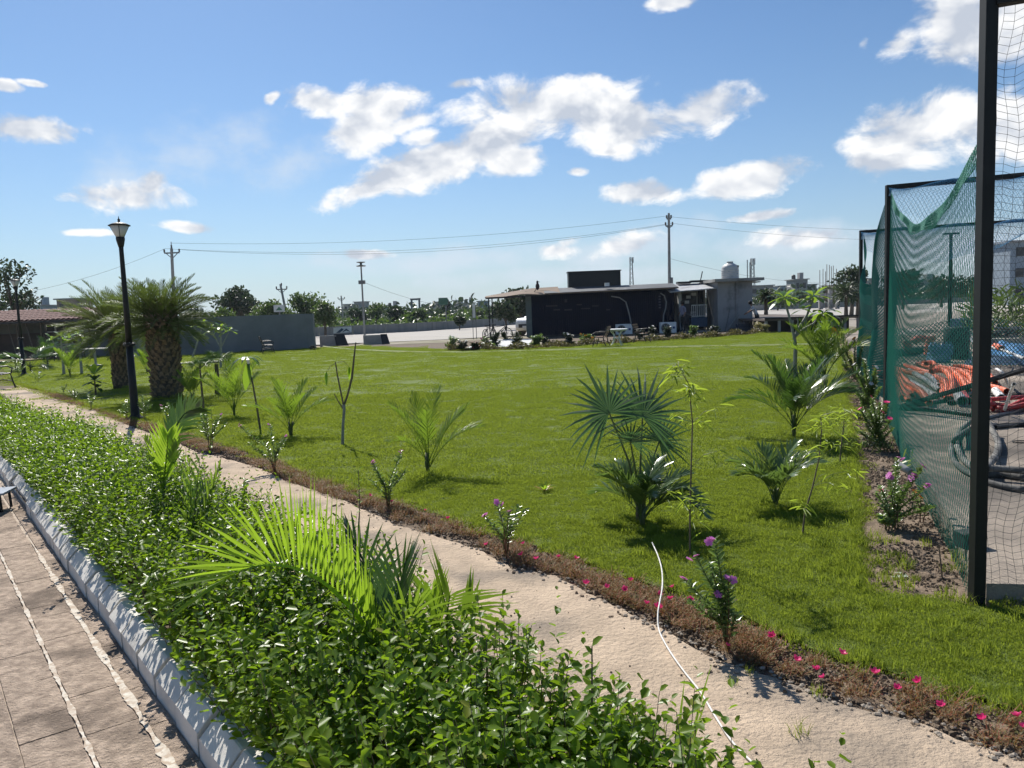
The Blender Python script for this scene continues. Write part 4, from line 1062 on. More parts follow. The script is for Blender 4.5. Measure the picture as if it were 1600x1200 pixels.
# date palms
def date_palm(px, py, ttop, tw, label, crown, seed):
    b = G(px, py); y = b.y; r = random.Random(seed); H = (py - ttop) * y / F; rad = tw / 2 * .88 * y / F
    t = thing('date_palm', b, label, 'palm', 'stocky date palms on the lawn')
    mb = MB(); mb.lathe([(rad * 1.05, -.05), (rad * 1.0, .15), (rad * .92, H * .5), (rad * 1.02, H * .8), (rad * .75, H * 1.0)], n=18); mb.build('trunk', m_bark, t, smooth=True)
    boots = MB(); rows = int(H / .07); nc = 13
    for i in range(rows):
        z = .05 + i * .085; rr = rad * (1.0 if z < H * .4 else 1.03)
        for j in range(nc):
            a = 2 * math.pi * (j + i * .38) / nc + r.uniform(-.10, .10); o_ = Vector((math.cos(a), math.sin(a), 0)); s_ = Vector((-o_.y, o_.x, 0)); w = rad * .19 * r.uniform(.8, 1.1)
            zz = z + r.uniform(-.03, .03); out = rad * r.uniform(.08, .28)
            c = o_ * rr * .93
            boots.add([c - s_ * w + Vector((0, 0, zz)), c + s_ * w + Vector((0, 0, zz)), c + o_ * out + s_ * w * .55 + Vector((0, 0, zz + .11)), c + o_ * out - s_ * w * .55 + Vector((0, 0, zz + .11)), c + o_ * out * .3 + Vector((0, 0, zz + .13))],
                      [(0, 1, 2, 3), (3, 2, 4), (1, 4, 2), (0, 3, 4)])
    boots.build('leaf_bases', M('leaf_base', (.30, .21, .13), (.15, .105, .065), 12, .9, .5), t, kind='stuff')
    n = 120
    for k in range(n):
        a = k * 2.39996; f = k / n; e = R(72 - 88 * f) + r.uniform(-.15, .15); L = crown * r.uniform(.8, 1.12) * (.85 + .15 * math.sin(f * 3))
        frond(t, Vector((math.cos(a) * rad * .4, math.sin(a) * rad * .4, H * (1.02 - .12 * f))), frond_path(a, e, L, .75 * r.uniform(.4, 1.2), 8), 26, crown * .21, .013, L_date, V=.35, t0=.16, sag=.05, r=r, rach=.012, phi=(40, 66))
    return t


date_palm(192, 607, 512, 30, 'left and farther of the two stocky date palms with a rough trunk', 1.45, 71)
date_palm(262, 622, 497, 50, 'right and nearer date palm with the thicker rough trunk', 1.18, 72)

# ================================================================== lamps and poles
m_black = M('black_paint', (.014, .015, .017), (.010, .011, .012), 12, .5, spec=.35)
m_post = M('dark_green_black_paint', (.012, .014, .014), (.008, .009, .009), 8, .55, spec=.3)
m_glass = M('milky_glass', (.55, .56, .55), (.50, .51, .50), 4, .25)
m_pole = M('pole_concrete', (.30, .30, .29), (.22, .22, .21), 3, .9)
m_steel = M('dull_steel', (.22, .22, .22), (.15, .15, .15), 8, .55, metal=.4)
m_white = M('white_paint', (.75, .75, .73), (.66, .66, .64), 6, .5)
m_conc = M('raw_concrete', (.36, .35, .33), (.26, .255, .24), 1.6, .9, .3, 20, c3=(.17, .165, .155), c3scale=.8)

b = G(212, 655)
lamp = thing('street_lamp', b, 'near black street lamp with a lantern head, standing between path and lawn', 'street lamp', 'black lantern lamps along the path')
MB().lathe([(.16, -.03), (.16, .02), (.10, .05), (.072, .09), (.064, .5), (.058, 1.30)], n=16).build('pole', m_post, lamp, smooth=True)
MB().lathe([(.07, 1.28), (.10, 1.29), (.10, 1.33), (.065, 1.34)], n=14).build('collar', m_post, lamp)
mb = MB()
for k in range(6):
    a = k * math.pi / 3; mb.lathe([(.010, 1.33), (.010, 1.352)], (.085 * math.cos(a), .085 * math.sin(a), 0), 6)
mb.build('bolts', m_steel, lamp, kind='stuff')
MB().lathe([(.055, 1.33), (.045, 2.0), (.036, 2.9), (.038, 3.0)], n=14).build('upper_pole', m_post, lamp, smooth=True)
MB().lathe([(.042, 2.98), (.052, 3.02), (.070, 3.10), (.072, 3.14), (.06, 3.15)], n=16).build('neck', m_post, lamp, smooth=True)
MB().lathe([(.058, 3.15), (.085, 3.20), (.145, 3.335), (.142, 3.337), (.08, 3.20), (.05, 3.152)], n=20).build('lamp_shade', m_glass, lamp, smooth=True)
mb = MB()
for k in range(4):
    a = k * math.pi / 2 + .4; mb.tube([(.06 * math.cos(a), .06 * math.sin(a), 3.15), (.15 * math.cos(a), .15 * math.sin(a), 3.34)], .006, 4)
mb.build('ribs', m_post, lamp, kind='stuff')
MB().lathe([(.02, 3.15), (.055, 3.16), (.03, 3.30), (.01, 3.33)], n=10).build('bulb_holder', m_white, lamp)
MB().lathe([(.175, 3.335), (.178, 3.345), (.12, 3.375), (.04, 3.40), (.02, 3.405), (.018, 3.43), (.026, 3.44), (.008, 3.46), (.004, 3.50)], n=20).build('cap', m_post, lamp, smooth=True)
lamp2 = copy_tree(lamp); lamp2.location = G(38, 586); lamp2['label'] = 'far black street lamp at the left, in front of the tree with sparse leaves'


def top_z(px, py, y): return at(px, py, y).z


def pole(px, py, toppx, toppy, y, r0, r1, mat, label, name='electric_pole', cat='pole'):
    bx = at(px, py, y); t = thing(name, (bx.x, y, 0), label, cat)
    tp = at(toppx, toppy, y) - Vector((bx.x, y, 0))
    MB().tube([(0, 0, -.1), tp], [r0, r1], 8).build('shaft', mat, t)
    return t, tp


def crossarm(t, c, w, mat=None, ins=3, brace=True):
    mb = MB(); mb.bar(c - Vector((w / 2, 0, 0)), c + Vector((w / 2, 0, 0)), .10); mb.build('crossarm', mat or m_steel, t)
    if brace:
        for s in (-1, 1): MB().bar(c + Vector((s * w * .38, 0, -.03)), c + Vector((0, 0, -w * .38)), .05).build('brace', mat or m_steel, t)
    for k in range(ins):
        x = -w / 2 + w * k / (ins - 1) if ins > 1 else 0
        MB().lathe([(.04, 0), (.08, .06), (.05, .12), (.08, .18), (.04, .26)], c + Vector((x, 0, .04 if abs(x) > .05 else .35)), 8).build('insulator', M('insulator_ceramic', (.12, .10, .09)), t)


e1, tp1 = pole(272, 500, 268, 388, 60, .16, .11, m_pole, 'concrete electric pole with a crossarm rising behind the right date palm')
crossarm(e1, tp1 + Vector((0, 0, -.35)), 1.15, ins=3)
MB().tube([tp1 + Vector((0, 0, -.1)), tp1 + Vector((0, 0, .5))], .03, 5).build('top_pin', m_steel, e1)
e2, tp2 = pole(1046, 470, 1045, 333, 62, .15, .09, m_pole, 'tall electric pole standing behind the navy cabin')
crossarm(e2, tp2 + Vector((0, 0, -1.0)), .55, ins=2); crossarm(e2, tp2 + Vector((0, 0, -.45)), .35, ins=2, brace=False)
MB().box(tp2 * .32 + Vector((.08, -.2, .6)), (.3, .2, .7)).build('meter_box', m_steel, e2)
MB().box(tp2 * .32 + Vector((-.12, -.2, -.1)), (.16, .16, .9)).build('conduit_bundle', m_steel, e2)
e3, tp3 = pole(570, 528, 564, 414, 52, .075, .05, m_pole, 'slim mast with a flat crown at its top beside the road', 'mast', 'mast')
MB().lathe([(.30, 0), (.33, .05), (.08, .10), (.08, .22), (.28, .26), (.30, .30)], tp3 + Vector((0, 0, -.1)), 12).build('lamp_crown', m_steel, e3)
MB().box(tp3 + Vector((0, 0, -1.15)), (.42, .3, .24)).build('junction_box', m_steel, e3)
e4, tp4 = pole(452, 489, 438, 444, 75, .14, .10, m_pole, 'leaning electric pole above the compound wall')
crossarm(e4, tp4 + Vector((.1, 0, -.5)), 1.0)
e5, tp5 = pole(536, 485, 533, 462, 120, .13, .1, m_pole, 'small distant electric pole left of the slim mast')
crossarm(e5, tp5 + Vector((0, 0, -.5)), 1.0, ins=2)
# H-frame
hx = at(648, 505, 110); t = thing('electric_pole', (hx.x, 110, 0), 'far twin-legged pole frame right of the slim mast', 'pole')
for k, px in enumerate((644, 656)):
    a = at(px, 505, 110) - Vector((hx.x, 110, 0)); c = at(px - 1, 467, 110) - Vector((hx.x, 110, 0)); MB().tube([(a.x, 0, -.1), c], .15, 6).build('leg', m_steel, t)
MB().bar(at(641, 468, 110) - Vector((hx.x, 110, 0)), at(657, 467, 110) - Vector((hx.x, 110, 0)), .25).build('crossbar', m_steel, t)


def wire(a, b_, sag, label, r_=.009, n=24):
    a = Vector(a); b_ = Vector(b_); pts = [a.lerp(b_, i / n) - Vector((0, 0, sag * 4 * (i / n) * (1 - i / n))) for i in range(n + 1)]
    o = MB().tube([p - a for p in pts], r_, 4).build('power_line', m_black, None); o.location = a
    tag(o, label, 'cable', 'overhead wires'); return o


w1 = Vector(e1.location) + tp1; w2 = Vector(e2.location) + tp2
wire(w1 + Vector((-.5, 0, 0)), w2 + Vector((-.2, 0, -.9)), 1.2, 'lowest overhead wire from the pole behind the palms to the tall pole')
wire(w1 + Vector((.5, 0, -.1)), w2 + Vector((.25, 0, -.8)), 1.0, 'middle overhead wire from the pole behind the palms to the tall pole')
wire(w1 + Vector((0, 0, .4)), w2 + Vector((0, 0, -.2)), .75, 'uppermost overhead wire from the pole behind the palms to the tall pole')
wire(w2 + Vector((.2, 0, -.3)), at(1620, 350, 95), .9, 'upper overhead wire running right from the tall pole to behind the nets')
wire(w2 + Vector((.2, 0, -.8)), at(1620, 362, 100), 1.2, 'lower overhead wire running right from the tall pole to behind the nets')
wire(w2 + Vector((.1, 0, -3.6)), at(1345, 440, 90), .8, 'low wire from the tall pole passing over the water tank')
wire(w1 + Vector((-.5, 0, 0)), at(-60, 470, 60), .7, 'wire running left from the pole behind the palms')
wire(Vector(e3.location) + tp3 + Vector((0, 0, -1.1)), at(830, 468, 75), 1.3, 'wire drooping right from the slim mast')

# ================================================================== far setting
sheet('road', [(-70, 46), (-30, 45.5), (-4, 49), (10, 56), (24, 70), (33, 73), (62, 72), (160, 80), (160, 170), (60, 140), (47, 141), (24, 118), (1.5, 92), (-9, 74), (-60, 62), (-70, 60)], -.028, m_road)
sheet('road_verge', jag([(-9, 43.6), (14, 43.0), (26, 43), (26, 56), (13, 54), (0, 48.6), (-9, 47.6)], .5, .12, 2), -.022, M('verge', (.30, .26, .20), (.17, .16, .09), .8, .95, world_co=True))


def wall_run(name, pts, h, th, mat, label, cat='wall', piece='wall_panel', step=None):
    o0 = Vector((*pts[0], 0)); t = thing(name, o0, label, cat)
    for i in range(len(pts) - 1):
        a = Vector((*pts[i], 0)) - o0; b_ = Vector((*pts[i + 1], 0)) - o0; L = (b_ - a).length; k = max(1, int(L / step)) if step else 1
        for j in range(k):
            p = a.lerp(b_, j / k); q = a.lerp(b_, (j + 1) / k); d = (q - p).normalized()
            hh = h[i] + (h[i + 1] - h[i]) * (j + .5) / k if isinstance(h, list) else h
            mb = MB(); mb.bar(p + d * .02 + Vector((0, 0, hh / 2 - .05)), q - d * .02 + Vector((0, 0, hh / 2 - .05)), th, hh + .1); mb.build(piece, mat, t)
    return t


m_cw = M('grey_plaster', (.235, .235, .24), (.17, .17, .175), .5, .9, .2, 6, c3=(.13, .13, .13), c3scale=.35)
m_fence = M('fence_sheet', (.22, .23, .225), (.17, .18, .175), 1.0, .8, stretch=(3, 3, .4))
pA = G(488, 545); pB = G(283, 556)
cw = thing('boundary_wall', (pA.x, pA.y, 0), 'long grey rendered boundary wall behind the date palms ending at the road', 'wall')
mb = MB(); mb.bar(Vector((0, 0, .9)), Vector((pB.x - pA.x, pB.y - pA.y, .9)), .2, 1.84); mb.bar(Vector((pB.x - pA.x - .02, pB.y - pA.y, .9)), Vector((-23.5 - pA.x, 42 - pA.y, .9)), .2, 1.82); mb.build('wall', m_cw, cw)
MB().box((.0, -.02, .92), (.34, .34, 1.90)).build('end_pillar', m_cw, cw)
mb = MB(); mb.bar(Vector((-.2, 0, 1.85)), Vector((pB.x - pA.x, pB.y - pA.y, 1.85)), .26, .06); mb.build('coping', m_cw, cw)
wall_run('boundary_fence', [(-38, 63.5), (-20, 68), (-9, 74.2), (1.5, 92.2)], .80, .08, m_fence, 'low grey sheet fence along the far side of the road, left part', 'fence', 'sheet_panel', 2.6)
wall_run('boundary_fence', [(1.9, 92.9), (24, 118.5), (47, 141.5), (90, 150)], .9, .1, M('pale_wall', (.30, .29, .28), (.24, .23, .22), .5, .9), 'low pale wall beyond the road behind the nets and cabin', 'wall', 'wall_panel', 8)
# poster on the fence
pc = at(535, 515, 66.5); t = thing('poster', (pc.x, 66.9, 0), 'pale poster with two dark peaks fixed on the roadside fence', 'sign')
q = [at(521, 521, 66.8), at(549, 519, 66.8), at(549, 510, 66.8), at(521, 512, 66.8)]
mb = MB(); qq = [p - t.location for p in q]; mb.add(qq + [p + Vector((0, .05, 0)) for p in qq], [(0, 1, 2, 3), (7, 6, 5, 4), (0, 4, 5, 1), (1, 5, 6, 2), (2, 6, 7, 3), (3, 7, 4, 0)]); mb.build('panel', M('poster_pale', (.42, .50, .52), (.38, .46, .48)), t)
mb = MB()
for (a, b_, c_, d_) in (((525, 520.2), (534, 512.5), (537, 515), (531, 520)), ((534, 519.6), (541, 513.2), (548, 518.8), (541, 516.5))):
    pts = [at(x, y, 66.74) - t.location for x, y in (a, b_, c_, d_)]; mb.add(pts + [p + Vector((0, .03, 0)) for p in pts], [(0, 1, 2, 3), (0, 3, 7, 4), (0, 4, 5, 1)])
mb.build('mountain_logo', M('logo_blue', (.03, .07, .12)), t)


def slab_block(px0, px1, py0, py1, y, dep, mat, name, label, cat):
    a = at(px0, py1, y); b_ = at(px1, py1, y); c = at(px1, py0, y)
    t = Vector(((a.x + b_.x) / 2, y, 0)); mb = MB(); mb.box((0, dep / 2, c.z / 2 - .03), (b_.x - a.x, dep, c.z + .06)); o = mb.build(name, mat); o.location = t
    return tag(o, label, cat)


slab_block(500, 526, 524, 539, 44, .3, m_conc, 'low_wall', 'short low concrete wall left of the slim mast', 'wall')
slab_block(568, 597, 523, 537, 44.5, .3, m_conc, 'low_wall', 'short low concrete wall at the foot of the slim mast', 'wall')
for px0, px1, py0, py1, lab in ((527, 549, 522, 540, 'dark board leaning against the left low wall'), (598, 613, 522, 537, 'dark board leaning against the right low wall')):
    a = at(px0, py1, 44); b_ = at(px1 - 3, py1, 44); h = at(px0, py0, 44).z
    mb = MB(); w = b_.x - a.x; sh = w * .42
    mb.add([(0, 0, 0), (w, 0, 0), (w - sh, .25, h), (-sh * .6, .25, h), (0, .04, 0), (w, .04, 0), (w - sh, .29, h), (-sh * .6, .29, h)], [(0, 1, 2, 3), (7, 6, 5, 4), (0, 4, 5, 1), (1, 5, 6, 2), (2, 6, 7, 3), (3, 7, 4, 0)])
    o = mb.build('leaning_board', m_black); o.location = (a.x, 43.8, 0); tag(o, lab, 'board')
o = MB().box((0, 0, .05), (1.0, .5, .14)).build('stone_slab', M('pale_slab', (.52, .50, .47))); o.location = G(447, 543); tag(o, 'pale stone slab lying on the grass before the boundary wall', 'slab')
o = MB().box((0, 0, .08), (.30, .2, .16)).box((0, 0, .19), (.22, .06, .08)).build('flood_light', m_black); o.location = G(489, 547); tag(o, 'small black floodlight on the grass at the end of the boundary wall', 'light')
o = MB().box((0, 0, .03), (2.4, 1.1, .06)).build('stone_slab', M('pale_slab2', (.45, .43, .38))); o.location = G(303, 568); tag(o, 'pale paving slab on the grass right of the thick date palm', 'slab')
# signs
b = at(742, 524, 47); t = thing('notice_board', (b.x, 47, 0), 'narrow pale notice board on two thin posts by the road', 'sign')
for x in (-.1, .1): MB().tube([(x, 0, -.05), (x, 0, 1.75)], .022, 6).build('post', m_steel, t)
MB().box((-.0, -.03, 1.72), (.16, .04, .86)).build('board', m_white, t)
b = at(698, 512, 80); t = thing('billboard', (b.x, 80, 0), 'small green billboard on a pole beyond the road', 'sign')
MB().tube([(0, 0, -.05), (0, 0, 2.4)], .07, 6).build('post', m_steel, t); MB().box((-.25, 0, 2.85), (.95, .1, .72)).build('panel', M('board_green', (.07, .16, .11)), t)
b = at(437, 490, 58); t = thing('billboard', (b.x, 58, 0), 'small white sign board showing over the boundary wall', 'sign')
MB().tube([(0, 0, -.05), (0, 0, 2.2)], .05, 6).build('post', m_steel, t); MB().box((0, -.05, 2.45), (.80, .06, .52)).build('panel', M('board_white', (.55, .58, .57)), t)
mb = MB(); mb.add([(-.25, -.085, 2.3), (.0, -.085, 2.58), (.25, -.085, 2.3), (-.25, -.082, 2.3), (.0, -.082, 2.58), (.25, -.082, 2.3)], [(0, 2, 1), (3, 4, 5), (0, 1, 4, 3), (1, 2, 5, 4)]); mb.build('triangle_mark', M('mark_green', (.08, .2, .12)), t)

# ------------------------------------------------------------------ trees
def tree(px, pybase, toppx_y, wpx, y, label, dark=False, dens=1.0, name='tree', lobes=9, leaf=.22, seed=None, sparse=False, group=None, cat='tree', flat=.8):
    r = np.random.default_rng(seed if seed is not None else int(abs(px) * 7 + y + (3 if px < 0 else 0))); bx = at(px, pybase, y)
    H = at(px, toppx_y, y).z; Wd = wpx * y / F
    t = thing(name, (bx.x, y, 0), label, cat, group)
    th = max(.3, H * .35) if not sparse else H * .3
    mb = MB(); rr = max(.05, H * .035)
    mb.tube([(0, 0, -.1), (Wd * .02, 0, th * .6), (0, 0, th)], [rr * 1.3, rr, rr * .8], 7)
    cen = []
    for k in range(lobes):
        a = r.uniform(0, 6.28); rad = Wd * .5 * r.uniform(.15, .72); z = th + (H - th) * r.uniform(.15, .78)
        lim = 1 - abs((z - th) / (H - th) - .45) * .8
        c = np.array([math.cos(a) * rad * lim, math.sin(a) * rad * lim, z]); cen.append((c, Wd * r.uniform(.16, .27)))
        mb.tube([(0, 0, th * .8), tuple(c * [.4, .4, 1] * [1, 1, .8]), tuple(c)], [rr * .5, rr * .3, rr * .12], 5)
    cen.append((np.array([0, 0, H - Wd * .2]), Wd * .22))
    mb.build('trunk', m_bark, t)
    n = int(900 * dens / lobes); P = []
    for c, s in cen:
        d = r.normal(0, 1, (n, 3)); d = unit(d) * (r.random((n, 1)) ** (.45 if not sparse else .6)); P.append(c + d * s * np.array([1, 1, flat]))
    P = np.concatenate(P); P = P[P[:, 2] < H]
    D = unit(r.normal(0, 1, P.shape) + [0, 0, -.2]); N = unit(r.normal(0, 1, P.shape) + [0, 0, .8])
    V, Fq = leaf_arrays(P, D, N, leaf * r.uniform(.6, 1.3, len(P)), leaf * r.uniform(.45, .7, len(P)))
    npmesh('crown', V, Fq, L_treed if dark else L_tree, t, 'stuff')
    return t


tree(375, 492, 444, 78, 82, 'dark round-headed tree above the boundary wall', True, 2.2, leaf=.40, lobes=12)
tree(25, 520, 398, 92, 55, 'sparse tree with clumped dark leaves behind the tiled shed', True, .95, leaf=.30, lobes=14, sparse=True)
tree(-8, 520, 430, 60, 50, 'denser tree cut by the left picture edge', True, 1.0, leaf=.3)
tree(430, 505, 466, 70, 70, 'olive bush tree behind the leaning pole', False, 1.6, leaf=.3)
tree(480, 505, 458, 84, 74, 'bushy tree behind the end of the boundary wall', False, 2.0, leaf=.3, lobes=11)
tree(508, 520, 470, 50, 66, 'shaggy tree right of the end of the boundary wall', False, 1.4, leaf=.28)
tree(350, 505, 478, 60, 72, 'low olive tree peering over the boundary wall', False, 1.3, leaf=.3)
tree(300, 500, 478, 60, 70, 'low tree between the date palm and the dark round tree', True, 1.2, leaf=.3)
tree(815, 500, 452, 90, 72, 'large dark tree seen under the cabin awning', True, 2.0, leaf=.35, lobes=12)
tree(790, 505, 472, 50, 66, 'dark tree seen between the awning posts', True, 1.2, leaf=.3)
tree(870, 505, 470, 60, 70, 'bush with pale leaves behind the white car', False, 1.2, leaf=.3)
tree(718, 515, 492, 22, 74, 'round clipped bush beside the far edge of the road', True, 1.0, leaf=.2, lobes=6, name='bush', cat='bush')
tree(1330, 500, 412, 70, 75, 'tall tree with clumped leaves left of the nets', True, 1.5, leaf=.34, lobes=13, sparse=True)
tree(1410, 490, 420, 70, 95, 'dark tree seen through the green net', True, 1.6, leaf=.4)
tree(1470, 490, 430, 80, 100, 'wide dark tree seen through the middle of the green net', True, 1.6, leaf=.4)
tree(1520, 480, 432, 60, 105, 'dark tree just left of the big black post', True, 1.3, leaf=.4)
for i, (px, pt, w, y, lab) in enumerate(((560, 480, 46, 100, 'dark bush left of the slim mast behind the fence'), (588, 474, 46, 105, 'bushy tree right behind the slim mast'), (620, 478, 40, 100, 'bush between the mast and the twin-legged pole'),
                                          (655, 482, 44, 98, 'bush at the foot of the twin-legged pole'), (690, 486, 40, 110, 'low bush left of the green billboard'), (745, 484, 46, 108, 'low bush behind the pale notice board'), (775, 482, 40, 96, 'low bush left of the awning posts'))):
    tree(px, 505, pt, w, y, lab, i % 2 == 0, .9, leaf=.4, lobes=7, group='bushes beyond the roadside fence', name='bush', cat='bush')
tree(697, 490, 468, 14, 150, 'thin palm-like tree beside the green billboard', True, .4, leaf=.5, lobes=4)
for i, (px, pt, w, y, lab) in enumerate(((1215, 455, 60, 130, 'hazy green tree behind the right-hand person'), (1290, 448, 50, 150, 'bushy tree below the concrete columns'), (1255, 455, 40, 160, 'small tree in front of the far grey house'))):
    tree(px, 478, pt, w, y, lab, False, .9, leaf=.5, lobes=7)
# small fan-shaped palms by the road
for (px, pb, pt, w, y, lab) in ((1197, 506, 452, 24, 52, 'small round-headed palm right of the grey room'), (1322, 492, 450, 36, 60, 'short palm with spread crown left of the nets'), (1340, 494, 455, 20, 62, 'thin palm beside the short spread one')):
    c = at(px, pb, y); H = at(px, pt + (pb - pt) * .2, y).z; t = thing('palm_tree', (c.x, y, 0), lab, 'palm'); r = random.Random(px)
    MB().tube([(0, 0, -.1), (0, 0, H * .5), (0, 0, H)], [.20, .13, .12], 8).build('trunk', m_bark, t)
    for k in range(26):
        a = k * 2.4; frond(t, Vector((0, 0, H)), frond_path(a, R(80 - 4.4 * k), w * .62 * y / F, 1.0, 5), 9, w * .3 * y / F, .07, L_treed, V=.3, r=r, rach=.02)
# tree line and town
rg = np.random.default_rng(5); n = 26000
X = rg.uniform(-170, 190, n); Y = rg.uniform(150, 330, n); cl = np.sin(X * .12) * np.sin(Y * .07 + X * .03) + .4 * np.sin(X * .5)
Z = rg.random(n) ** .8 * (1.6 + 2.2 * np.clip(cl + .4, 0, 1.4)); P = np.stack([X, Y, Z], 1)
V, Fq = leaf_arrays(P, unit(rg.normal(0, 1, P.shape)), unit(rg.normal(0, 1, P.shape) + [0, 0, .7]), rg.uniform(.7, 1.7, n), rg.uniform(.5, 1.1, n))
npmesh('far_woodland', V, Fq, L_treed, None, 'stuff')
n = 9000; X = rg.uniform(-60, 90, n); Y = 1.05 * X * .35 + rg.uniform(92, 120, n); ok = Y > np.interp(X, [-60, -9, 1.5, 47, 90], [70, 78, 97, 146, 156]) ; X = X[ok]; Y = Y[ok]; n = len(X)
P = np.stack([X, Y, rg.random(n) * (.8 + .7 * np.sin(X * .9) ** 2)], 1)
V, Fq = leaf_arrays(P, unit(rg.normal(0, 1, P.shape)), unit(rg.normal(0, 1, P.shape) + [0, 0, .7]), rg.uniform(.3, .8, n), rg.uniform(.2, .5, n))
npmesh('roadside_scrub', V, Fq, L_tree, None, 'stuff')

m_fb = [M('far_wall_' + c, a, tuple(x * .85 for x in a), .4, .9) for c, a in (('cream', (.40, .37, .32)), ('grey', (.30, .30, .30)), ('pale', (.46, .45, .44)), ('brick', (.28, .2, .16)), ('blue', (.26, .32, .38)))]
m_dk = M('dark_opening', (.03, .032, .035), (.02, .02, .022), 3, .4)


def house(px0, px1, pyt, y, mi, label, floors=2, roofbox=True, group='distant town buildings'):
    a = at(px0, pyt, y); b_ = at(px1, pyt, y); H = (a.z + b_.z) / 2; w = b_.x - a.x; cx = (a.x + b_.x) / 2; d = max(6, w * .8)
    t = thing('house', (cx, y, 0), label, 'building', group)
    MB().box((0, d / 2, H / 2 - .5), (w, d, H + 1)).build('wall', m_fb[mi], t)
    MB().box((0, d / 2, H + .12), (w + .8, d + .8, .25)).build('roof', m_fb[1], t)
    if roofbox:
        MB().box((w * .2, d * .4, H + 1.1), (w * .28, d * .3, 1.7)).build('stair_head', m_fb[mi], t)
        MB().lathe([(.5, 0), (.55, .3), (.55, 1.0), (.3, 1.25)], (-w * .25, d * .5, H + .24), 10).build('water_tank', m_black, t)
    nw = max(2, int(w / 3.2))
    for fl in range(floors):
        for k in range(nw):
            x = -w / 2 + w * (k + .5) / nw; z = H * (fl + .55) / floors
            MB().box((x, -.02, z), (w / nw * .4, .12, H / floors * .42)).build('window', m_dk, t)
    return t


for i, (a, b_, pt, y, mi, lab, fl) in enumerate((
    (88, 118, 468, 150, 3, 'grey-brown block showing over the tiled roof', 2), (52, 66, 478, 170, 4, 'small bluish block beyond the tiled roof', 1),
    (536, 552, 476, 260, 0, 'cream distant house left of the mast', 2), (553, 572, 472, 280, 1, 'grey distant house directly behind the mast', 2), (578, 600, 478, 240, 2, 'pale distant house right of the mast', 1),
    (602, 622, 480, 250, 1, 'grey low house left of the twin-legged pole', 1), (660, 678, 478, 240, 3, 'brownish house right of the twin-legged pole', 1), (679, 700, 472, 270, 0, 'cream house beneath the green billboard', 2),
    (708, 722, 470, 260, 2, 'pale house behind the billboard pole', 2), (723, 741, 474, 250, 1, 'grey house left of the notice board', 1), (746, 764, 471, 240, 4, 'bluish house right of the notice board', 2),
    (1168, 1208, 447, 200, 1, 'grey flat-roofed house right of the grey room', 2), (1216, 1238, 447, 260, 4, 'bluish house between the round-headed palm and the grey tower house', 2), (1241, 1262, 437, 210, 1, 'stepped grey house with an open roof frame', 2), (1262, 1276, 445, 215, 2, 'pale low house left of the concrete columns', 2),
    (1300, 1322, 446, 190, 1, 'grey house behind the concrete columns', 2), (1345, 1372, 436, 230, 0, 'cream house behind the left edge of the green net', 3), (1430, 1470, 438, 240, 2, 'pale house seen through the green net', 2), (1546, 1568, 428, 200, 3, 'brownish house right of the big black post', 2))):
    house(a, b_, pt, y, mi, lab, fl, i % 4 == 1)
t = house(1579, 1640, 378, 95, 4, 'tall blue-grey building cut by the right picture edge', 3, False, None)
# cell towers and rebar columns
for (px, pb, pt, y, lab) in ((987, 448, 402, 230, 'thin lattice cell tower right of the rooftop box'), (1176, 440, 404, 210, 'cell tower with drum antennas right of the water tank')):
    c = at(px, pb, y); zt = at(px, pt, y).z; t = thing('cell_tower', (c.x, y, 0), lab, 'tower'); mb = MB(); w = .7
    for sx in (-1, 1):
        for sy in (-1, 1): MB().tube([(sx * w, sy * w, -.2), (sx * w * .4, sy * w * .4, zt)], .09, 4).build('leg', m_steel, t)
    for k in range(12):
        z0 = zt * k / 12; z1 = zt * (k + 1) / 12; s0 = w * (1 - .6 * k / 12); s1 = w * (1 - .6 * (k + 1) / 12)
        mb.bar((-s0, -s0, z0), (s1, -s1, z1), .06); mb.bar((s0, s0, z0), (-s1, s1, z1), .06)
    mb.build('lattice', m_steel, t, kind='stuff')
    for k in range(3):
        MB().box((math.cos(k * 2.1) * .6, math.sin(k * 2.1) * .6, zt - .8), (.3, .2, 1.7)).build('antenna', m_white, t)
for (px, pt, y, lab) in ((1168, 406, 200, 'bare steel mast just right of the water tank'), (1172, 410, 205, 'second bare steel mast beside the cell tower')):
    c = at(px, 440, y); o = MB().tube([(0, 0, -.1), (0, 0, at(px, pt, y).z)], .13, 5).build('mast', m_steel); o.location = (c.x, y, 0); tag(o, lab, 'mast')
cc = at(1296, 470, 120); t = thing('unfinished_columns', (cc.x, 120, 0), 'group of unfinished concrete columns with rusty bars sticking up', 'building frame')
for k, (px, pt) in enumerate(((1281, 422), (1286, 420), (1290, 424), (1292, 413), (1296, 414), (1299, 416), (1302, 415), (1307, 420))):
    a = at(px, pt, 120 + k % 3); x = a.x - cc.x; MB().tube([(x, k % 3, -.1), (x, k % 3, a.z)], .05, 4).build('steel_bar', M('rust', (.16, .10, .07)), t)
for px in (1283, 1298, 1309):
    a = at(px, 452, 121); MB().box((a.x - cc.x, 1.2, a.z / 2), (.55, .55, a.z)).build('column', m_conc, t)
MB().box((0, 1.2, 2.3), (3.6, .5, .4)).build('beam', m_conc, t)
for k, px in enumerate((1547, 1551, 1556, 1560, 1566, 1572, 1400, 1405, 1420, 1392)):
    a = at(px, 400 + (k * 7) % 20 + (12 if px < 1500 else 0), 110); o = MB().tube([(0, 0, -.1), (0, 0, a.z)], .07, 4).build('site_pole', M('rust', (.16, .10, .07))); o.location = (a.x, 110 + k * .3, 0)
    tag(o, 'thin far steel rod standing right of the big black post' if px > 1500 else 'thin far steel rod seen through the green net', 'rod', 'upright rods right of the big post' if px > 1500 else 'upright rods seen through the green net')
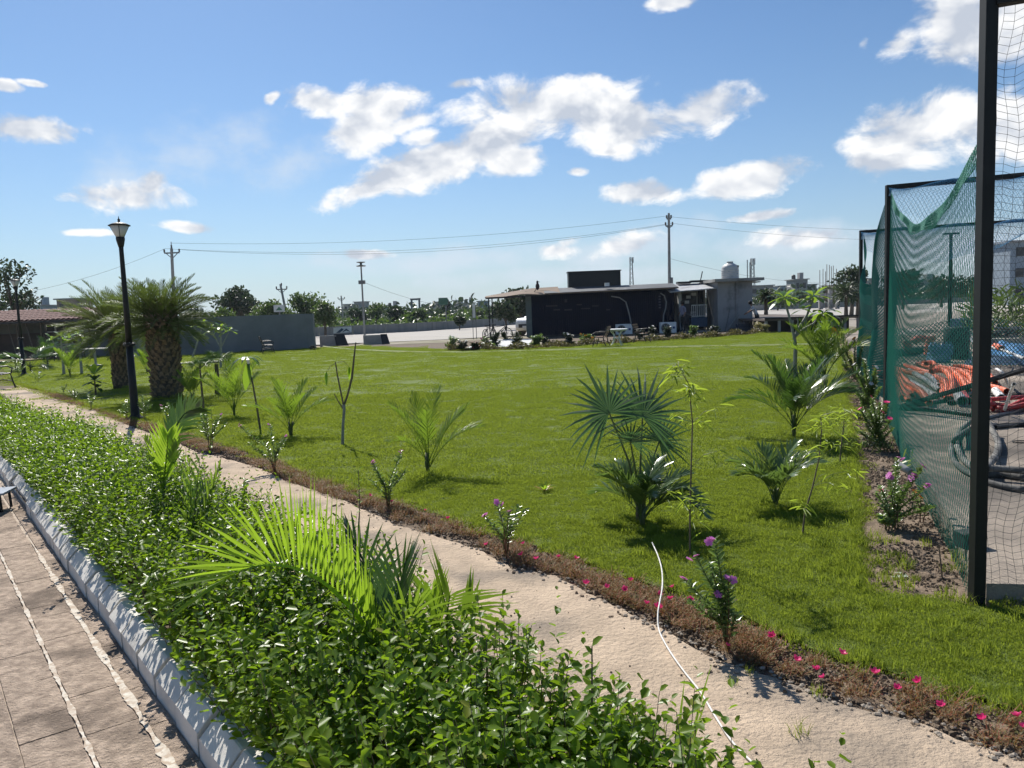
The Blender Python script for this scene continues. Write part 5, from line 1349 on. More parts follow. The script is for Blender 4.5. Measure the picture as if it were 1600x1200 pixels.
# post seen through the net with a T top
c = at(1484, 490, 40); t = thing('street_lamp', (c.x, 40, 0), 'dark green T-topped lamp seen through the middle of the net', 'street lamp'); zt = at(1484, 366, 40).z
MB().tube([(0, 0, -.05), (0, 0, zt)], [.11, .08], 8).build('pole', m_post, t); MB().box((0, 0, zt + .03), (.75, .16, .09)).build('lamp_head', m_post, t)

# ================================================================== cabin, room, shed
m_navy = M('navy_sheet', (.006, .010, .030), (.004, .007, .020), 1.5, .6, c3=(.02, .018, .024), c3scale=.6, c3pos=(.6, .72), spec=.05)
m_roofd = M('roof_felt', (.10, .11, .12), (.06, .065, .07), 1.0, .7, c3=(.2, .2, .2), c3scale=.8, c3pos=(.58, .68))
m_tarp = M('brown_tarp', (.20, .14, .09), (.14, .095, .065), .9, .8, .3, 4)
m_gsh = M('pale_sheet', (.48, .49, .50), (.36, .37, .38), 1.1, .6, c3=(.25, .25, .26), c3scale=1.2)
m_gwall = M('grey_wall_paint', (.30, .30, .305), (.25, .25, .255), .6, .85, c3=(.15, .15, .155), c3scale=.5)
CX0, CX1, CY = 1.05, 9.62, 45.0
cab = thing('cabin', (CX0, CY, 0), 'long dark navy corrugated cabin with a flat roof across the lawn', 'cabin')
rib = bpy.data.meshes.new('wall_panel'); L = (CX1 - CX0)
mb = MB(); w = L / 12
for k in range(6):
    x0 = k * w / 6; mb.quad((x0, 0, .12), (x0 + w / 12, 0, .12), (x0 + w / 12, 0, 2.5), (x0, 0, 2.5)); mb.quad((x0 + w / 12, 0, .12), (x0 + w / 12, .05, .12), (x0 + w / 12, .05, 2.5), (x0 + w / 12, 0, 2.5))
    mb.quad((x0 + w / 12, .05, .12), (x0 + w / 6, .05, .12), (x0 + w / 6, .05, 2.5), (x0 + w / 12, .05, 2.5)); mb.quad((x0 + w / 6, .05, .12), (x0 + w / 6, 0, .12), (x0 + w / 6, 0, 2.5), (x0 + w / 6, .05, 2.5))
rib.from_pydata(mb.v, [], mb.f); rib.materials.append(m_navy)
for k in range(12):
    o = bpy.data.objects.new('wall_panel', rib); COL.objects.link(o); o.parent = cab; o.location = (k * w, -.052, 0)
MB().box((L / 2, 1.35, 1.3), (L, 2.7, 2.38)).build('body', m_navy, cab)
MB().box((.08, -.06, 1.3), (.34, .06, 2.5)).build('corner_post', M('grey_green_post', (.13, .16, .15)), cab)
MB().box((L / 2, -.03, .06), (L, .1, .14)).build('floor_beam', m_black, cab)
mb = MB(); q0 = [(1.0, -.9, 2.50), (L + .1, -.8, 2.58), (L + .1, .8, 2.85), (1.0, .8, 2.80)]
mb.add(q0 + [(x, y, z + .05) for x, y, z in q0], [(3, 2, 1, 0), (4, 5, 6, 7), (0, 1, 5, 4), (1, 2, 6, 5), (2, 3, 7, 6), (3, 0, 4, 7)]); mb.build('roof_sheet', m_roofd, cab)
MB().bar((1.0, -.93, 2.50), (L + .1, -.83, 2.58), .05, .06).build('roof_edge', m_tarp, cab)
MB().box((L / 2, 1.5, 2.62), (L + .2, 3.0, .2)).build('roof', m_roofd, cab)
mb = MB(); NU, NV = 14, 5; g = []
for j in range(NV + 1):
    for i in range(NU + 1):
        u = i / NU; v = j / NV; x = -2.42 + 4.3 * u; z = 2.42 + .10 * u + .40 * v * min(1, .25 + 1.2 * u) - .05 * math.sin(u * math.pi * 3) * (1 - v); g.append((x, -.95 + 1.9 * v, z))
mb.add(g + [(x, y, z + .03) for x, y, z in g], [(j * (NU + 1) + i, j * (NU + 1) + i + 1, (j + 1) * (NU + 1) + i + 1, (j + 1) * (NU + 1) + i) for j in range(NV) for i in range(NU)] + [((NV + 1) * (NU + 1) + j * (NU + 1) + i, (NV + 1) * (NU + 1) + (j + 1) * (NU + 1) + i, (NV + 1) * (NU + 1) + (j + 1) * (NU + 1) + i + 1, (NV + 1) * (NU + 1) + j * (NU + 1) + i + 1) for j in range(NV) for i in range(NU)])
mb.build('awning', m_tarp, cab, smooth=True)
MB().bar((-2.4, -.93, 2.40), (1.2, -.93, 2.46), .07).build('awning_beam', m_black, cab)
MB().bar((-2.4, .9, 2.40), (1.2, .9, 2.46), .07).build('awning_beam', m_black, cab)
for (x, yy) in ((-2.2, -.9), (-2.05, .85)): MB().bar((x, yy, -.02), (x, yy, 2.42), .07).build('awning_post', m_black, cab)
MB().box(((3.60 + 6.70) / 2 - CX0, 1.6, 3.24), (3.1, 1.0, 1.06)).build('rooftop_box', m_black, cab)
MB().box(((3.60 + 6.70) / 2 - CX0, 1.6, 3.79), (3.2, 1.1, .05)).build('box_lid', m_black, cab)
MB().box((4.65, -.3, 2.93), (.26, .2, .2)).build('roof_lamp', m_white, cab)
for pts in ([(955, 463), (968, 465), (978, 472), (983, 490), (986, 505)], [(1032, 458), (1038, 462), (1041, 472), (1040, 482), (1037, 492), (1036, 504)]):
    MB().tube([at(x, y, CY - .12) - Vector((CX0, CY, 0)) for x, y in pts], .04, 6).build('conduit', M('conduit_grey', (.30, .30, .30)), cab)
# faint mural on the navy wall
mb = MB()
for (x, y, w_, h_) in ((862, 478, 18, 2), (870, 484, 10, 2), (884, 470, 4, 5), (888, 484, 12, 2.5), (915, 482, 14, 2), (905, 476, 8, 2), (930, 478, 10, 2), (950, 484, 6, 2)):
    c = at(x, y, CY - .058) - Vector((CX0, CY, 0)); mb.box((c.x, -.055, c.z), (w_ * .037, .008, h_ * .037))
mb.build('faded_mural', M('faded_paint', (.045, .042, .055)), cab)
c = at(1031, 470, CY - .1) - Vector((CX0, CY, 0))
for k in range(5): MB().box((c.x, -.06, c.z + .25 - k * .16), (.13, .02, .09)).build('stencil_mark', M('stencil_grey', (.10, .10, .12)), cab)
# bird on the awning
c = at(840, 452, CY - .3); t = thing('bird', (c.x, CY - .3, c.z - .05), 'dark bird perched on the brown awning', 'bird')
MB().lathe([(.01, 0), (.09, .08), (.12, .22), (.09, .34), (.05, .40), (.07, .46), (.05, .52), (.01, .55)], n=10).build('body', M('bird_dark', (.05, .03, .035)), t, smooth=True)
MB().bar((.05, 0, .48), (.14, 0, .46), .03).build('beak', M('bird_beak', (.15, .1, .05)), t); MB().bar((-.02, 0, .15), (-.18, .05, -.08), .07, .02).build('tail', M('bird_dark', (.05, .03, .035)), t)

# grey room with porch
RX0, RX1 = at(1122, 500, 44).x, at(1176, 500, 44).x; RZ = at(1148, 438, 44).z; RW = RX1 - RX0
rm = thing('utility_room', (RX0, 44, 0), 'plain grey room with a flat slab roof right of the navy cabin', 'building')
MB().box((RW / 2, 1.3, RZ / 2 - .06), (RW, 2.6, RZ)).build('wall', m_gwall, rm)
MB().box((RW / 2 + .12, 1.15, RZ + .02), (RW + .8, 3.3, .16)).build('roof', m_conc, rm)
MB().tube([(RW * .53, -.06, .3), (RW * .53, -.06, RZ - .05)], .05, 8).build('drain_pipe', m_gwall, rm)
MB().box((RW + .35, 1.0, RZ - .12), (.6, .9, .06)).build('window_hood', m_conc, rm)
o = MB().bar((0, 0, 0), (.35, .2, 1.3), .04).build('leaning_rod', m_steel); o.location = at(1133, 518, 43.7).xy.to_3d(); tag(o, 'thin rod leaning on the grey room wall, left one', 'rod')
o = MB().bar((0, 0, 0), (.8, .3, 1.0), .05).build('leaning_rod', m_conc); o.location = at(1135, 518, 43.6).xy.to_3d(); tag(o, 'short timber slanting against the grey room wall', 'rod')
o = MB().box((0, 0, .1), (1.2, .5, .2)).box((.1, 0, .32), (.7, .4, .22)).box((.3, .1, .5), (.25, .3, .14)).build('crate_stack', M('dusty_blue', (.07, .09, .12))); o.location = (at(1158, 515, 43.3).x, 43.3, 0); tag(o, 'low dusty crates stacked by the corner of the grey room', 'crates')
PX0 = at(1062, 500, 45).x; PW = RX0 - PX0
po = thing('porch', (PX0, 46.2, 0), 'open porch between the navy cabin and the grey room under a pale sheet roof', 'porch')
MB().box((PW / 2, .6, 1.3), (PW, .15, 2.6)).build('back_wall', M('porch_wall', (.33, .32, .30), (.27, .26, .25), 1, .85), po)
MB().box((PW * .60, .50, 1.65), (.36, .08, .95)).build('doorway', m_dk, po)
MB().box((PW * .83, .40, 1.25), (.30, .1, 2.3)).build('dark_column', m_black, po)
MB().box((.32, .0, 1.2), (.20, .25, 2.4), rot=Matrix.Rotation(-.06, 3, 'Y')).build('white_column', m_white, po)
MB().box((.75, .3, 1.3), (.40, .2, 1.9)).build('dark_panel', M('dark_panel', (.09, .09, .11)), po)
for x, z in ((.85, 2.05), (PW * .60, 2.2), (.75, 1.75)): MB().box((x, .2, z), (.25, .15, .18)).build('wall_lamp', m_white, po)
mb = MB(); q0 = [(-.7, -2.0, 2.32), (PW + .1, -2.0, 2.45), (PW + .1, .7, 2.85), (-.7, .7, 2.8)]
mb.add(q0 + [(x, y, z + .05) for x, y, z in q0], [(3, 2, 1, 0), (4, 5, 6, 7), (0, 1, 5, 4), (1, 2, 6, 5), (2, 3, 7, 6), (3, 0, 4, 7)]); mb.build('roof_sheet', m_gsh, po)
for k, (x0, x1) in enumerate(((.2, 1.0), (1.0, 2.2))): MB().box(((x0 + x1) / 2, .3, 2.92 + .05 * k), (x1 - x0, .5, .12)).build('roof_timber', m_black, po)
MB().bar((1.55, .2, 2.8), (1.72, .2, 3.55), .05).build('antenna_rod', m_black, po)
MB().box((PW * .63, -.5, .55), (.95, .6, .55)).build('blue_base', M('blue_base', (.05, .10, .17)), po)
rl = MB(); rl.bar((PW * .63 - .45, -.82, .9), (PW * .63 + .45, -.82, .9), .04); rl.bar((PW * .63 - .45, -.82, 1.55), (PW * .63 + .45, -.82, 1.55), .05)
f = rl.build('railing', m_white, po)
for k in range(9): MB().bar((PW * .63 - .44 + k * .11, -.82, .9), (PW * .63 - .44 + k * .11, -.82, 1.55), .025).build('baluster', m_white, f)
MB().box((PW / 2, -.6, .02), (PW, 2.6, .10)).build('floor', m_conc, po)

# water tank
tx = (at(1128, 430, 45).x + at(1155, 430, 45).x) / 2; tr = (at(1155, 430, 45).x - at(1128, 430, 45).x) / 2; z0 = RZ + .10
tk = thing('water_tank', (tx, 45.1, z0), 'white ribbed plastic water tank with a domed top on the grey room', 'water tank')
prof = [(tr * .96, 0)]
for k in range(5): prof += [(tr * .96, .02 + k * .11), (tr, .04 + k * .11), (tr, .09 + k * .11), (tr * .96, .11 + k * .11)]
prof += [(tr * .98, .60), (tr * .93, .70), (tr * .80, .80), (tr * .58, .88), (tr * .36, .92), (tr * .36, .96), (.02, .97)]
m_tank = M('tank_plastic', (.48, .48, .47), (.42, .42, .41), 3, .5)
MB().lathe(prof, n=24).build('tank_body', m_tank, tk, smooth=True)
MB().lathe([(tr * .36, .96), (tr * .38, .97), (tr * .37, 1.02), (.02, 1.04)], n=16).build('lid', m_tank, tk)
MB().box((tr * .75, -tr * .45, .72), (.12, .1, .12)).build('inlet', m_black, tk)


# outdoor units, furniture
def ac_unit(px0, px1, py0, py1, y, label):
    a = at(px0, py1, y); b_ = at(px1, py0, y); w_ = b_.x - a.x; h_ = max(.3, b_.z - max(a.z, .0)); z0_ = max(.0, a.z)
    t = thing('air_conditioner', ((a.x + b_.x) / 2, y, z0_), label, 'air conditioner', 'outdoor units beside the navy cabin')
    MB().box((0, .17, h_ / 2), (w_, .34, h_)).build('casing', m_white, t, bevel=.02)
    MB().lathe([(h_ * .40, 0), (h_ * .42, .03), (h_ * .36, .03), (h_ * .34, 0)], n=20).build('fan_ring', m_steel, t).matrix_local = Matrix.Translation((-w_ * .18, -.005, h_ * .5)) @ Matrix.Rotation(R(90), 4, 'X')
    f_ = MB().lathe([(h_ * .34, 0), (h_ * .34, .01)], n=20).build('fan_opening', m_dk, t); f_.matrix_local = Matrix.Translation((-w_ * .18, -.004, h_ * .5)) @ Matrix.Rotation(R(90), 4, 'X')
    mb = MB()
    for k in range(6): a_ = k * math.pi / 3; mb.bar((-w_ * .18, -.03, h_ * .5), (-w_ * .18 + h_ * .34 * math.cos(a_), -.03, h_ * .5 + h_ * .34 * math.sin(a_)), .012)
    mb.build('grille', m_white, t, kind='stuff')
    MB().box((w_ * .33, -.008, h_ * .5), (.12, .014, .12)).build('badge', M('badge_blue', (.06, .09, .22)), t)
    return t


ac_unit(963, 988, 506, 523, 43.6, 'white outdoor air conditioner behind the white garden table')
ac_unit(1032, 1057, 503, 521, 43.6, 'white outdoor air conditioner at the right end of the navy cabin')

m_iron = M('cast_iron', (.025, .024, .023), (.018, .017, .016), 10, .5)
m_slat = M('slat_wood', (.30, .17, .10), (.2, .11, .07), 5, .6, stretch=(.3, 4, 4))


def bench(loc, rz, width, label, group=None, slat=None, name='garden_bench'):
    t = thing(name, loc, label, 'bench' if width > .8 else 'chair', group, rz)
    for s in (-1, 1):
        x = s * width / 2
        e = MB(); e.tube([(x, -.30, .0), (x, -.24, .22), (x, -.20, .42), (x, .16, .40), (x, .26, .62), (x, .34, .86)], .022, 6)
        e.tube([(x, .30, .0), (x, .20, .20), (x, .16, .40)], .022, 6); e.tube([(x, -.22, .42), (x, -.26, .56), (x, -.14, .63), (x, .10, .62), (x, .24, .58)], .02, 6)
        e.tube([(x, -.24, .20), (x, 0, .26), (x, .20, .20)], .014, 5); e.build('end_frame', m_iron, t)
    for k in range(5): MB().box((0, -.17 + k * .078, .425), (width, .06, .025)).build('seat_slat', slat or m_slat, t)
    for k in range(4): MB().bar((-width / 2, .20 + k * .04, .50 + k * .105), (width / 2, .20 + k * .04, .50 + k * .105), .022, .07).build('back_slat', slat or m_slat, t)
    return t


p = G(940, 542); bench((p.x, p.y, 0), R(-112), .62, 'dark slatted garden chair left of the white table', 'garden chairs at the white table', name='garden_chair')
p = G(1003, 536); bench((p.x, p.y, 0), R(60), .62, 'dark slatted garden chair right of the white table', 'garden chairs at the white table', name='garden_chair')
p = G(415, 553); bench((p.x, p.y + .3, 0), R(112), 1.1, 'black garden bench by the boundary wall at the far left of the lawn', slat=m_iron)
p = G(3, 606); bench((p.x - .2, p.y, 0), R(142), 1.3, 'ornate dark bench at the left picture edge beside the path', slat=m_iron)
p = G(97, 566); bench((p.x - .3, p.y + 1.2, 0), R(190), 1.2, 'weathered grey bench among the plants before the tiled shed', slat=M('grey_wood', (.30, .29, .27)))
p = G(150, 572); t = thing('garden_table', p, 'pale round garden table left of the left date palm', 'table'); mg = M('old_cream', (.42, .40, .36))
MB().lathe([(.50, .68), (.52, .70), (.52, .73), (.48, .74)], n=18).build('table_top', mg, t); MB().tube([(0, 0, 0), (0, 0, .7)], .05, 8).build('pedestal', mg, t)
MB().lathe([(.24, -.01), (.24, .04), (.08, .08)], n=14).build('foot', mg, t)
p = G(964, 540); t = thing('garden_table', p, 'white ornate cast table on the lawn before the navy cabin', 'table')
MB().lathe([(.44, .66), (.46, .67), (.46, .70), (.44, .71)], n=22).build('table_top', m_white, t)
MB().lathe([(.30, .62), (.42, .64), (.42, .655), (.30, .64)], n=22).build('apron', m_white, t)
for k in range(4):
    a = k * math.pi / 2 + .5; c_, s_ = math.cos(a), math.sin(a)
    MB().tube([(c_ * .34, s_ * .34, 0), (c_ * .26, s_ * .26, .08), (c_ * .14, s_ * .14, .28), (c_ * .16, s_ * .16, .46), (c_ * .32, s_ * .32, .63)], .018, 6).build('leg', m_white, t)
MB().lathe([(.17, .30), (.18, .31), (.17, .33)], n=14).build('ring', m_white, t)


# bed before the cabin
sheet('cabin_bed', jag(gp([(697, 548), (830, 545), (1100, 528), (1200, 521)]) + [(13.8, 44.5), (0, 45.0), (-3.5, 44.0)], .3, .05, 4), .012, m_under)
sheet('cabin_terrace', gp([(725, 545), (826, 541), (832, 530), (770, 531)]), .022, M('terrace_pale', (.60, .60, .58)))
GC = 'plants in the bed before the cabin'
for i, (px, pb, pt, w, sp, fl, lab) in enumerate((
    (706, 546, 524, 9, 6, fm_white, 'straggly pale bush at the left end of the cabin bed'), (722, 548, 532, 7, 6, fm_white, 'round green bush with white flowers at the left of the cabin bed'), (742, 548, 536, 8, 6, fm_rd, 'low reddish plant beside the pale slab'),
    (760, 545, 522, 10, 6, fm_pink, 'pinkish bush below the pergola posts'), (773, 541, 519, 8, 7, fm_white, 'dark upright bush in front of the pergola posts'), (808, 543, 527, 9, 7, fm_white, 'white-flecked bush at the cabin corner'),
    (838, 542, 521, 9, 7, fm_white, 'dark bush at the left end of the navy wall'), (852, 540, 525, 7, 5, fm_white, 'small bush against the navy wall'), (889, 540, 520, 9, 7, fm_white, 'tall white-flowering bush before the navy wall'), (918, 537, 523, 12, 7, fm_or, 'orange-red low bush left of the garden chair'),
    (1020, 528, 508, 8, 6, fm_white, 'dark airy bush right of the garden chairs'), (1043, 527, 510, 7, 6, fm_white, 'pale bush in front of the right outdoor unit'), (1084, 525, 508, 8, 6, fm_white, 'white-flowering bush before the porch'), (1116, 523, 509, 8, 6, fm_white, 'white-flowering bush at the grey room corner'),
    (1000, 530, 516, 6, 5, fm_white, 'low bush under the garden chair on the right'))):
    r = random.Random(i + 300)
    vinca(px, pb, [(px + r.uniform(-w, w), pt + r.uniform(0, (pb - pt) * .8), 1 if r.random() < .6 else 0) for _ in range(sp + 8)], lab, GC, seed=300 + i, flower=fl, fl=.055, lsz=.15, mat=L_treed if i % 3 else L_vinca, name='bush', cat='bush', dens=1.8, f0=.04, spread=.26)
for i, (px, pb, pt, lab) in enumerate(((790, 531, 517, 'low row of green plants behind the pale slab, left clump'), (806, 530, 518, 'low row of green plants behind the pale slab, right clump'), (1186, 520, 502, 'brown-green weeds right of the stooping person'), (1196, 521, 506, 'dry weeds at the edge of the lawn near the low platform'))):
    vinca(px, pb, [(px + rnd.uniform(-8, 8), pt + rnd.uniform(0, 7), 0) for _ in range(9)], lab, None, seed=400 + i, lsz=.12, mat=L_tree if i < 2 else L_dryg, name='bush', cat='bush', dens=1.8, f0=.04, spread=.26)

rg = np.random.default_rng(77); n = 5200; bedg = gp([(697, 549), (830, 546), (1100, 529), (1198, 521)]); XY = []
for k in range(len(bedg) - 1):
    a_ = np.array(bedg[k]); b_2 = np.array(bedg[k + 1]); m_ = int(n * np.linalg.norm(b_2 - a_) / 14); u_ = rg.random((m_, 1)); XY.append(a_ + (b_2 - a_) * u_ + np.stack([rg.normal(0, .05, m_), np.abs(rg.normal(.1, .45, m_))], 1))
XY = np.concatenate(XY); n = len(XY); P = np.column_stack([XY, rg.random(n) * .16 * (1 + .8 * np.sin(XY[:, 0] * 4.1))])
V, Fq = leaf_arrays(P, unit(rg.normal(0, 1, P.shape) + [0, 0, .4]), unit(rg.normal(0, 1, P.shape) + [0, 0, .8]), rg.uniform(.06, .16, n), rg.uniform(.03, .07, n)); npmesh('low_bed_plants', V, Fq, LM('bed_leaf', (.05, .06, .02), (.16, .09, .04), (.2, .2, .05), .3, .5, c3=(.10, .14, .05)), None, 'stuff')
# car
c = at(836, 524, 51.5); car = thing('car', (c.x + .65, 51.2, 0), 'white car partly hidden behind the left end of the navy cabin', 'car', rz=R(58))
m_car = M('car_white', (.72, .73, .74), (.70, .71, .72), 2, .25, spec=.6); L_, W_ = 3.9, 1.66
sec = [(-1.95, .45, .80, .70), (-1.80, .28, .95, .76), (-1.2, .22, 1.00, .82), (-.75, .22, 1.02, .83), (.9, .22, 1.05, .83), (1.6, .25, 1.05, .80), (1.92, .35, .95, .72)]
mb = MB(); k = 0; vs = []
for (x, zb, zt, hw) in sec: vs += [(x, -hw, zb), (x, -hw * 1.0, (zb + zt) / 2), (x, -hw * .94, zt), (x, hw * .94, zt), (x, hw, (zb + zt) / 2), (x, hw, zb)]
fs = [(i * 6 + j, i * 6 + (j + 1) % 6, (i + 1) * 6 + (j + 1) % 6, (i + 1) * 6 + j) for i in range(len(sec) - 1) for j in range(6)] + [(5, 4, 3, 2, 1, 0), tuple(len(sec) * 6 - 6 + j for j in range(6))]
mb.add(vs, fs); mb.build('body', m_car, car, bevel=.05)
mb = MB(); vs = []
for (x, zb, zt, h0, h1) in ((-.95, .98, 1.0, .76, .74), (-.35, 1.0, 1.46, .77, .60), (.2, 1.0, 1.53, .77, .62), (1.2, 1.02, 1.47, .77, .60), (1.75, 1.02, 1.06, .74, .72)): vs += [(x, -h0, zb), (x, -h1, zt), (x, h1, zt), (x, h0, zb)]
mb.add(vs, [(i * 4 + j, i * 4 + (j + 1) % 4, (i + 1) * 4 + (j + 1) % 4, (i + 1) * 4 + j) for i in range(4) for j in range(4)]); mb.build('cab', m_car, car)
m_win = M('car_glass', (.03, .035, .04), (.02, .025, .03), 2, .08, spec=.8)
mb = MB(); mb.quad((-.88, -.70, 1.04), (-.88, .70, 1.04), (-.40, .56, 1.42), (-.40, -.56, 1.42)); o = mb.build('windscreen', m_win, car); o.location = (-.03, 0, .03)
for s in (-1, 1):
    MB().quad((-.55, s * .775, 1.06), (.18, s * .785, 1.06), (.18, s * .655, 1.44), (-.28, s * .65, 1.40)).build('side_window', m_win, car)
    MB().quad((.28, s * .785, 1.06), (1.15, s * .785, 1.06), (1.05, s * .655, 1.40), (.28, s * .655, 1.44)).build('side_window', m_win, car)
    MB().box((-.62, s * .90, 1.08), (.12, .18, .13)).build('mirror', m_black, car)
    MB().box((-1.86, s * .52, .74), (.10, .30, .14)).build('headlight', m_glass, car)
    for x in (-1.2, 1.2):
        w_ = MB().lathe([(.16, 0), (.30, .0), (.315, .03), (.315, .17), (.30, .2), (.16, .2)], n=18).build('wheel', m_black, car); w_.matrix_local = Matrix.Translation((x, s * .84 + (.1 if s < 0 else -.1) * 1 + (.1 if s > 0 else .1) * 0 + .1, .31)) @ Matrix.Rotation(R(90), 4, 'X')
        h_ = MB().lathe([(.01, .0), (.17, .02), (.17, .18), (.01, .21)], n=12).build('rim', m_steel, w_)
MB().box((-1.93, 0, .55), (.06, 1.0, .2)).build('grille', m_black, car); MB().box((-1.965, 0, .50), (.02, .5, .11)).build('number_plate', m_white, car)


car.scale = (1.2, 1.2, 1.15)
# bicycles
def bicycle(loc, rz, label, sc=1.0):
    t = thing('bicycle', loc, label, 'bicycle', None, rz)
    for x in (-.52, .52):
        w_ = MB(); w_.tube([(.33 * math.cos(a * math.pi / 10), 0, .33 * math.sin(a * math.pi / 10)) for a in range(21)], .022, 5, cap=False); q = w_.build('wheel', m_black, t); q.location = (x, 0, .34)
        s_ = MB()
        for k in range(8): a = k * math.pi / 8; s_.bar((-.32 * math.cos(a), 0, -.32 * math.sin(a)), (.32 * math.cos(a), 0, .32 * math.sin(a)), .006)
        s_.build('spokes', m_steel, q, kind='stuff')
    f_ = MB()
    for a, b_ in (((-.52, 0, .34), (-.18, 0, .32)), ((-.18, 0, .32), (-.28, 0, .80)), ((-.52, 0, .34), (-.27, 0, .72)), ((-.18, 0, .32), (.36, 0, .72)), ((-.27, 0, .74), (.34, 0, .80)), ((.34, 0, .86), (.52, 0, .34))): f_.tube([a, b_], .02, 6)
    f_.build('frame', m_black, t)
    MB().tube([(.30, -.28, 1.02), (.36, -.1, .98), (.33, 0, .92), (.36, .1, .98), (.30, .28, 1.02)], .016, 6).build('handlebar', m_steel, t)
    MB().box((-.29, 0, .86), (.26, .14, .06)).build('saddle', m_black, t)
    return t


bicycle((at(765, 520, 43).x, 42.6, 0), R(65), 'bicycle parked at the left end of the cabin bed, left one')
bicycle((at(779, 520, 44).x, 43.8, 0), R(20), 'bicycle parked behind the pergola posts, right one')
bicycle((at(1080, 520, 43.5).x, 43.6, .07), R(75), 'bicycle parked before the porch')

# low platform on the right
px_ = at(1200, 515, 39).x; pe_ = at(1352, 515, 39).x; pf = thing('platform', (px_, 39.5, 0), 'long low platform with a brown slab top and dark open underside', 'platform')
MB().box(((pe_ - px_) / 2, 13, .66), (pe_ - px_, 26, .10)).build('slab', M('brown_slab', (.15, .12, .10), (.10, .085, .075), .7, .9), pf)
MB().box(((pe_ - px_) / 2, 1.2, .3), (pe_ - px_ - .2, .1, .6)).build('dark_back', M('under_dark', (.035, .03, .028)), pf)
for k in range(8): MB().box((.1 + k * (pe_ - px_ - .2) / 7, .1, .28), (.12, .12, .66)).build('leg', m_conc, pf)
MB().bar((0, -.02, .74), (pe_ - px_, -.02, .74), .07).build('edge_rail', m_black, pf)

# red tiled shed on the left
SY = 40.5; sx0 = -30.0; sx1 = at(150, 500, SY).x
sh = thing('tiled_shed', (sx1, SY, 0), 'low dark shed with a red clay-tile roof at the far left', 'building')
W_ = sx1 - sx0
MB().box((-W_ / 2, 2.4, .68), (W_, .3, 1.4)).build('lower_wall', M('dark_brown_wall', (.10, .075, .065), (.06, .05, .045), .8, .9), sh)
MB().box((-W_ / 2, 2.6, 1.78), (W_, .2, .84)).build('upper_wall', M('grey_green_wall', (.17, .18, .16), (.10, .11, .10), .9, .9), sh)
wx = at(85, 510, SY + 2.3).x - sx1
f_ = MB().box((wx, 2.44, 1.62), (1.1, .1, .46)).build('window', m_white, sh)
for k in range(2): MB().box((wx - .27 + k * .54, 2.38, 1.62), (.42, .06, .36)).build('pane', m_dk, f_)
m_tile = M('clay_tile', (.17, .052, .040), (.09, .032, .028), 2.5, .8, c3=(.30, .19, .16), c3scale=1.4, c3pos=(.54, .66))
tile = bpy.data.meshes.new('roof_tile'); mb = MB()
for k in range(6):
    a0 = math.pi * k / 6; a1 = math.pi * (k + 1) / 6
    mb.quad((.13 * math.cos(a0), 0, .09 * math.sin(a0)), (.13 * math.cos(a1), 0, .09 * math.sin(a1)), (.11 * math.cos(a1), .62, .09 * math.sin(a1) - .02), (.11 * math.cos(a0), .62, .09 * math.sin(a0) - .02))
tile.from_pydata(mb.v, [], mb.f); tile.materials.append(m_tile)
rf = MB(); q0 = [(-W_, -.3, 2.02), (0, -.3, 2.02), (0, 3.0, 2.62), (-W_, 3.0, 2.62)]
rf.add(q0 + [(x, y, z - .06) for x, y, z in q0], [(0, 1, 2, 3), (7, 6, 5, 4), (0, 4, 5, 1), (1, 5, 6, 2), (2, 6, 7, 3), (3, 7, 4, 0)]); rf = rf.build('roof', m_tile, sh)
sl = math.atan2(.60, 3.3)
for i in range(int(W_ / .27)):
    for j in range(6):
        x = -.13 - i * .27
        if len([1]) and i * 6 + j < 300:
            o = bpy.data.objects.new('roof_tile', tile); COL.objects.link(o); o.parent = rf; o.location = (x, -.32 + j * .55, 2.03 + j * .55 * math.tan(sl) + .01); o.rotation_euler = (sl, rnd.uniform(-.04, .04), rnd.uniform(-.02, .02))
# higher gable roof on its left part
mb = MB(); q0 = [(-W_, -.8, 2.15), (-5.3, -.8, 2.10), (-6.9, 1.5, 2.85), (-W_, 1.5, 3.0)]; mb.add(q0 + [(x, y, z - .05) for x, y, z in q0], [(0, 1, 2, 3), (7, 6, 5, 4), (0, 4, 5, 1), (1, 5, 6, 2)]); mb.build('gable_roof', m_tile, sh)
MB().bar((-W_, -.36, 1.98), (0, -.36, 1.98), .07, .10).build('eave_board', m_dk, sh)
for k in range(9): x = -.3 - k * 1.25; MB().bar((x, -.2, -.05), (x, -.2, 2.0), .08).build('post', m_wood, sh)
for k in range(8): x = -.8 - k * .95; MB().bar((x + .9, -.9, 0), (x, -.1, 1.9), .05).build('prop', m_wood, sh)


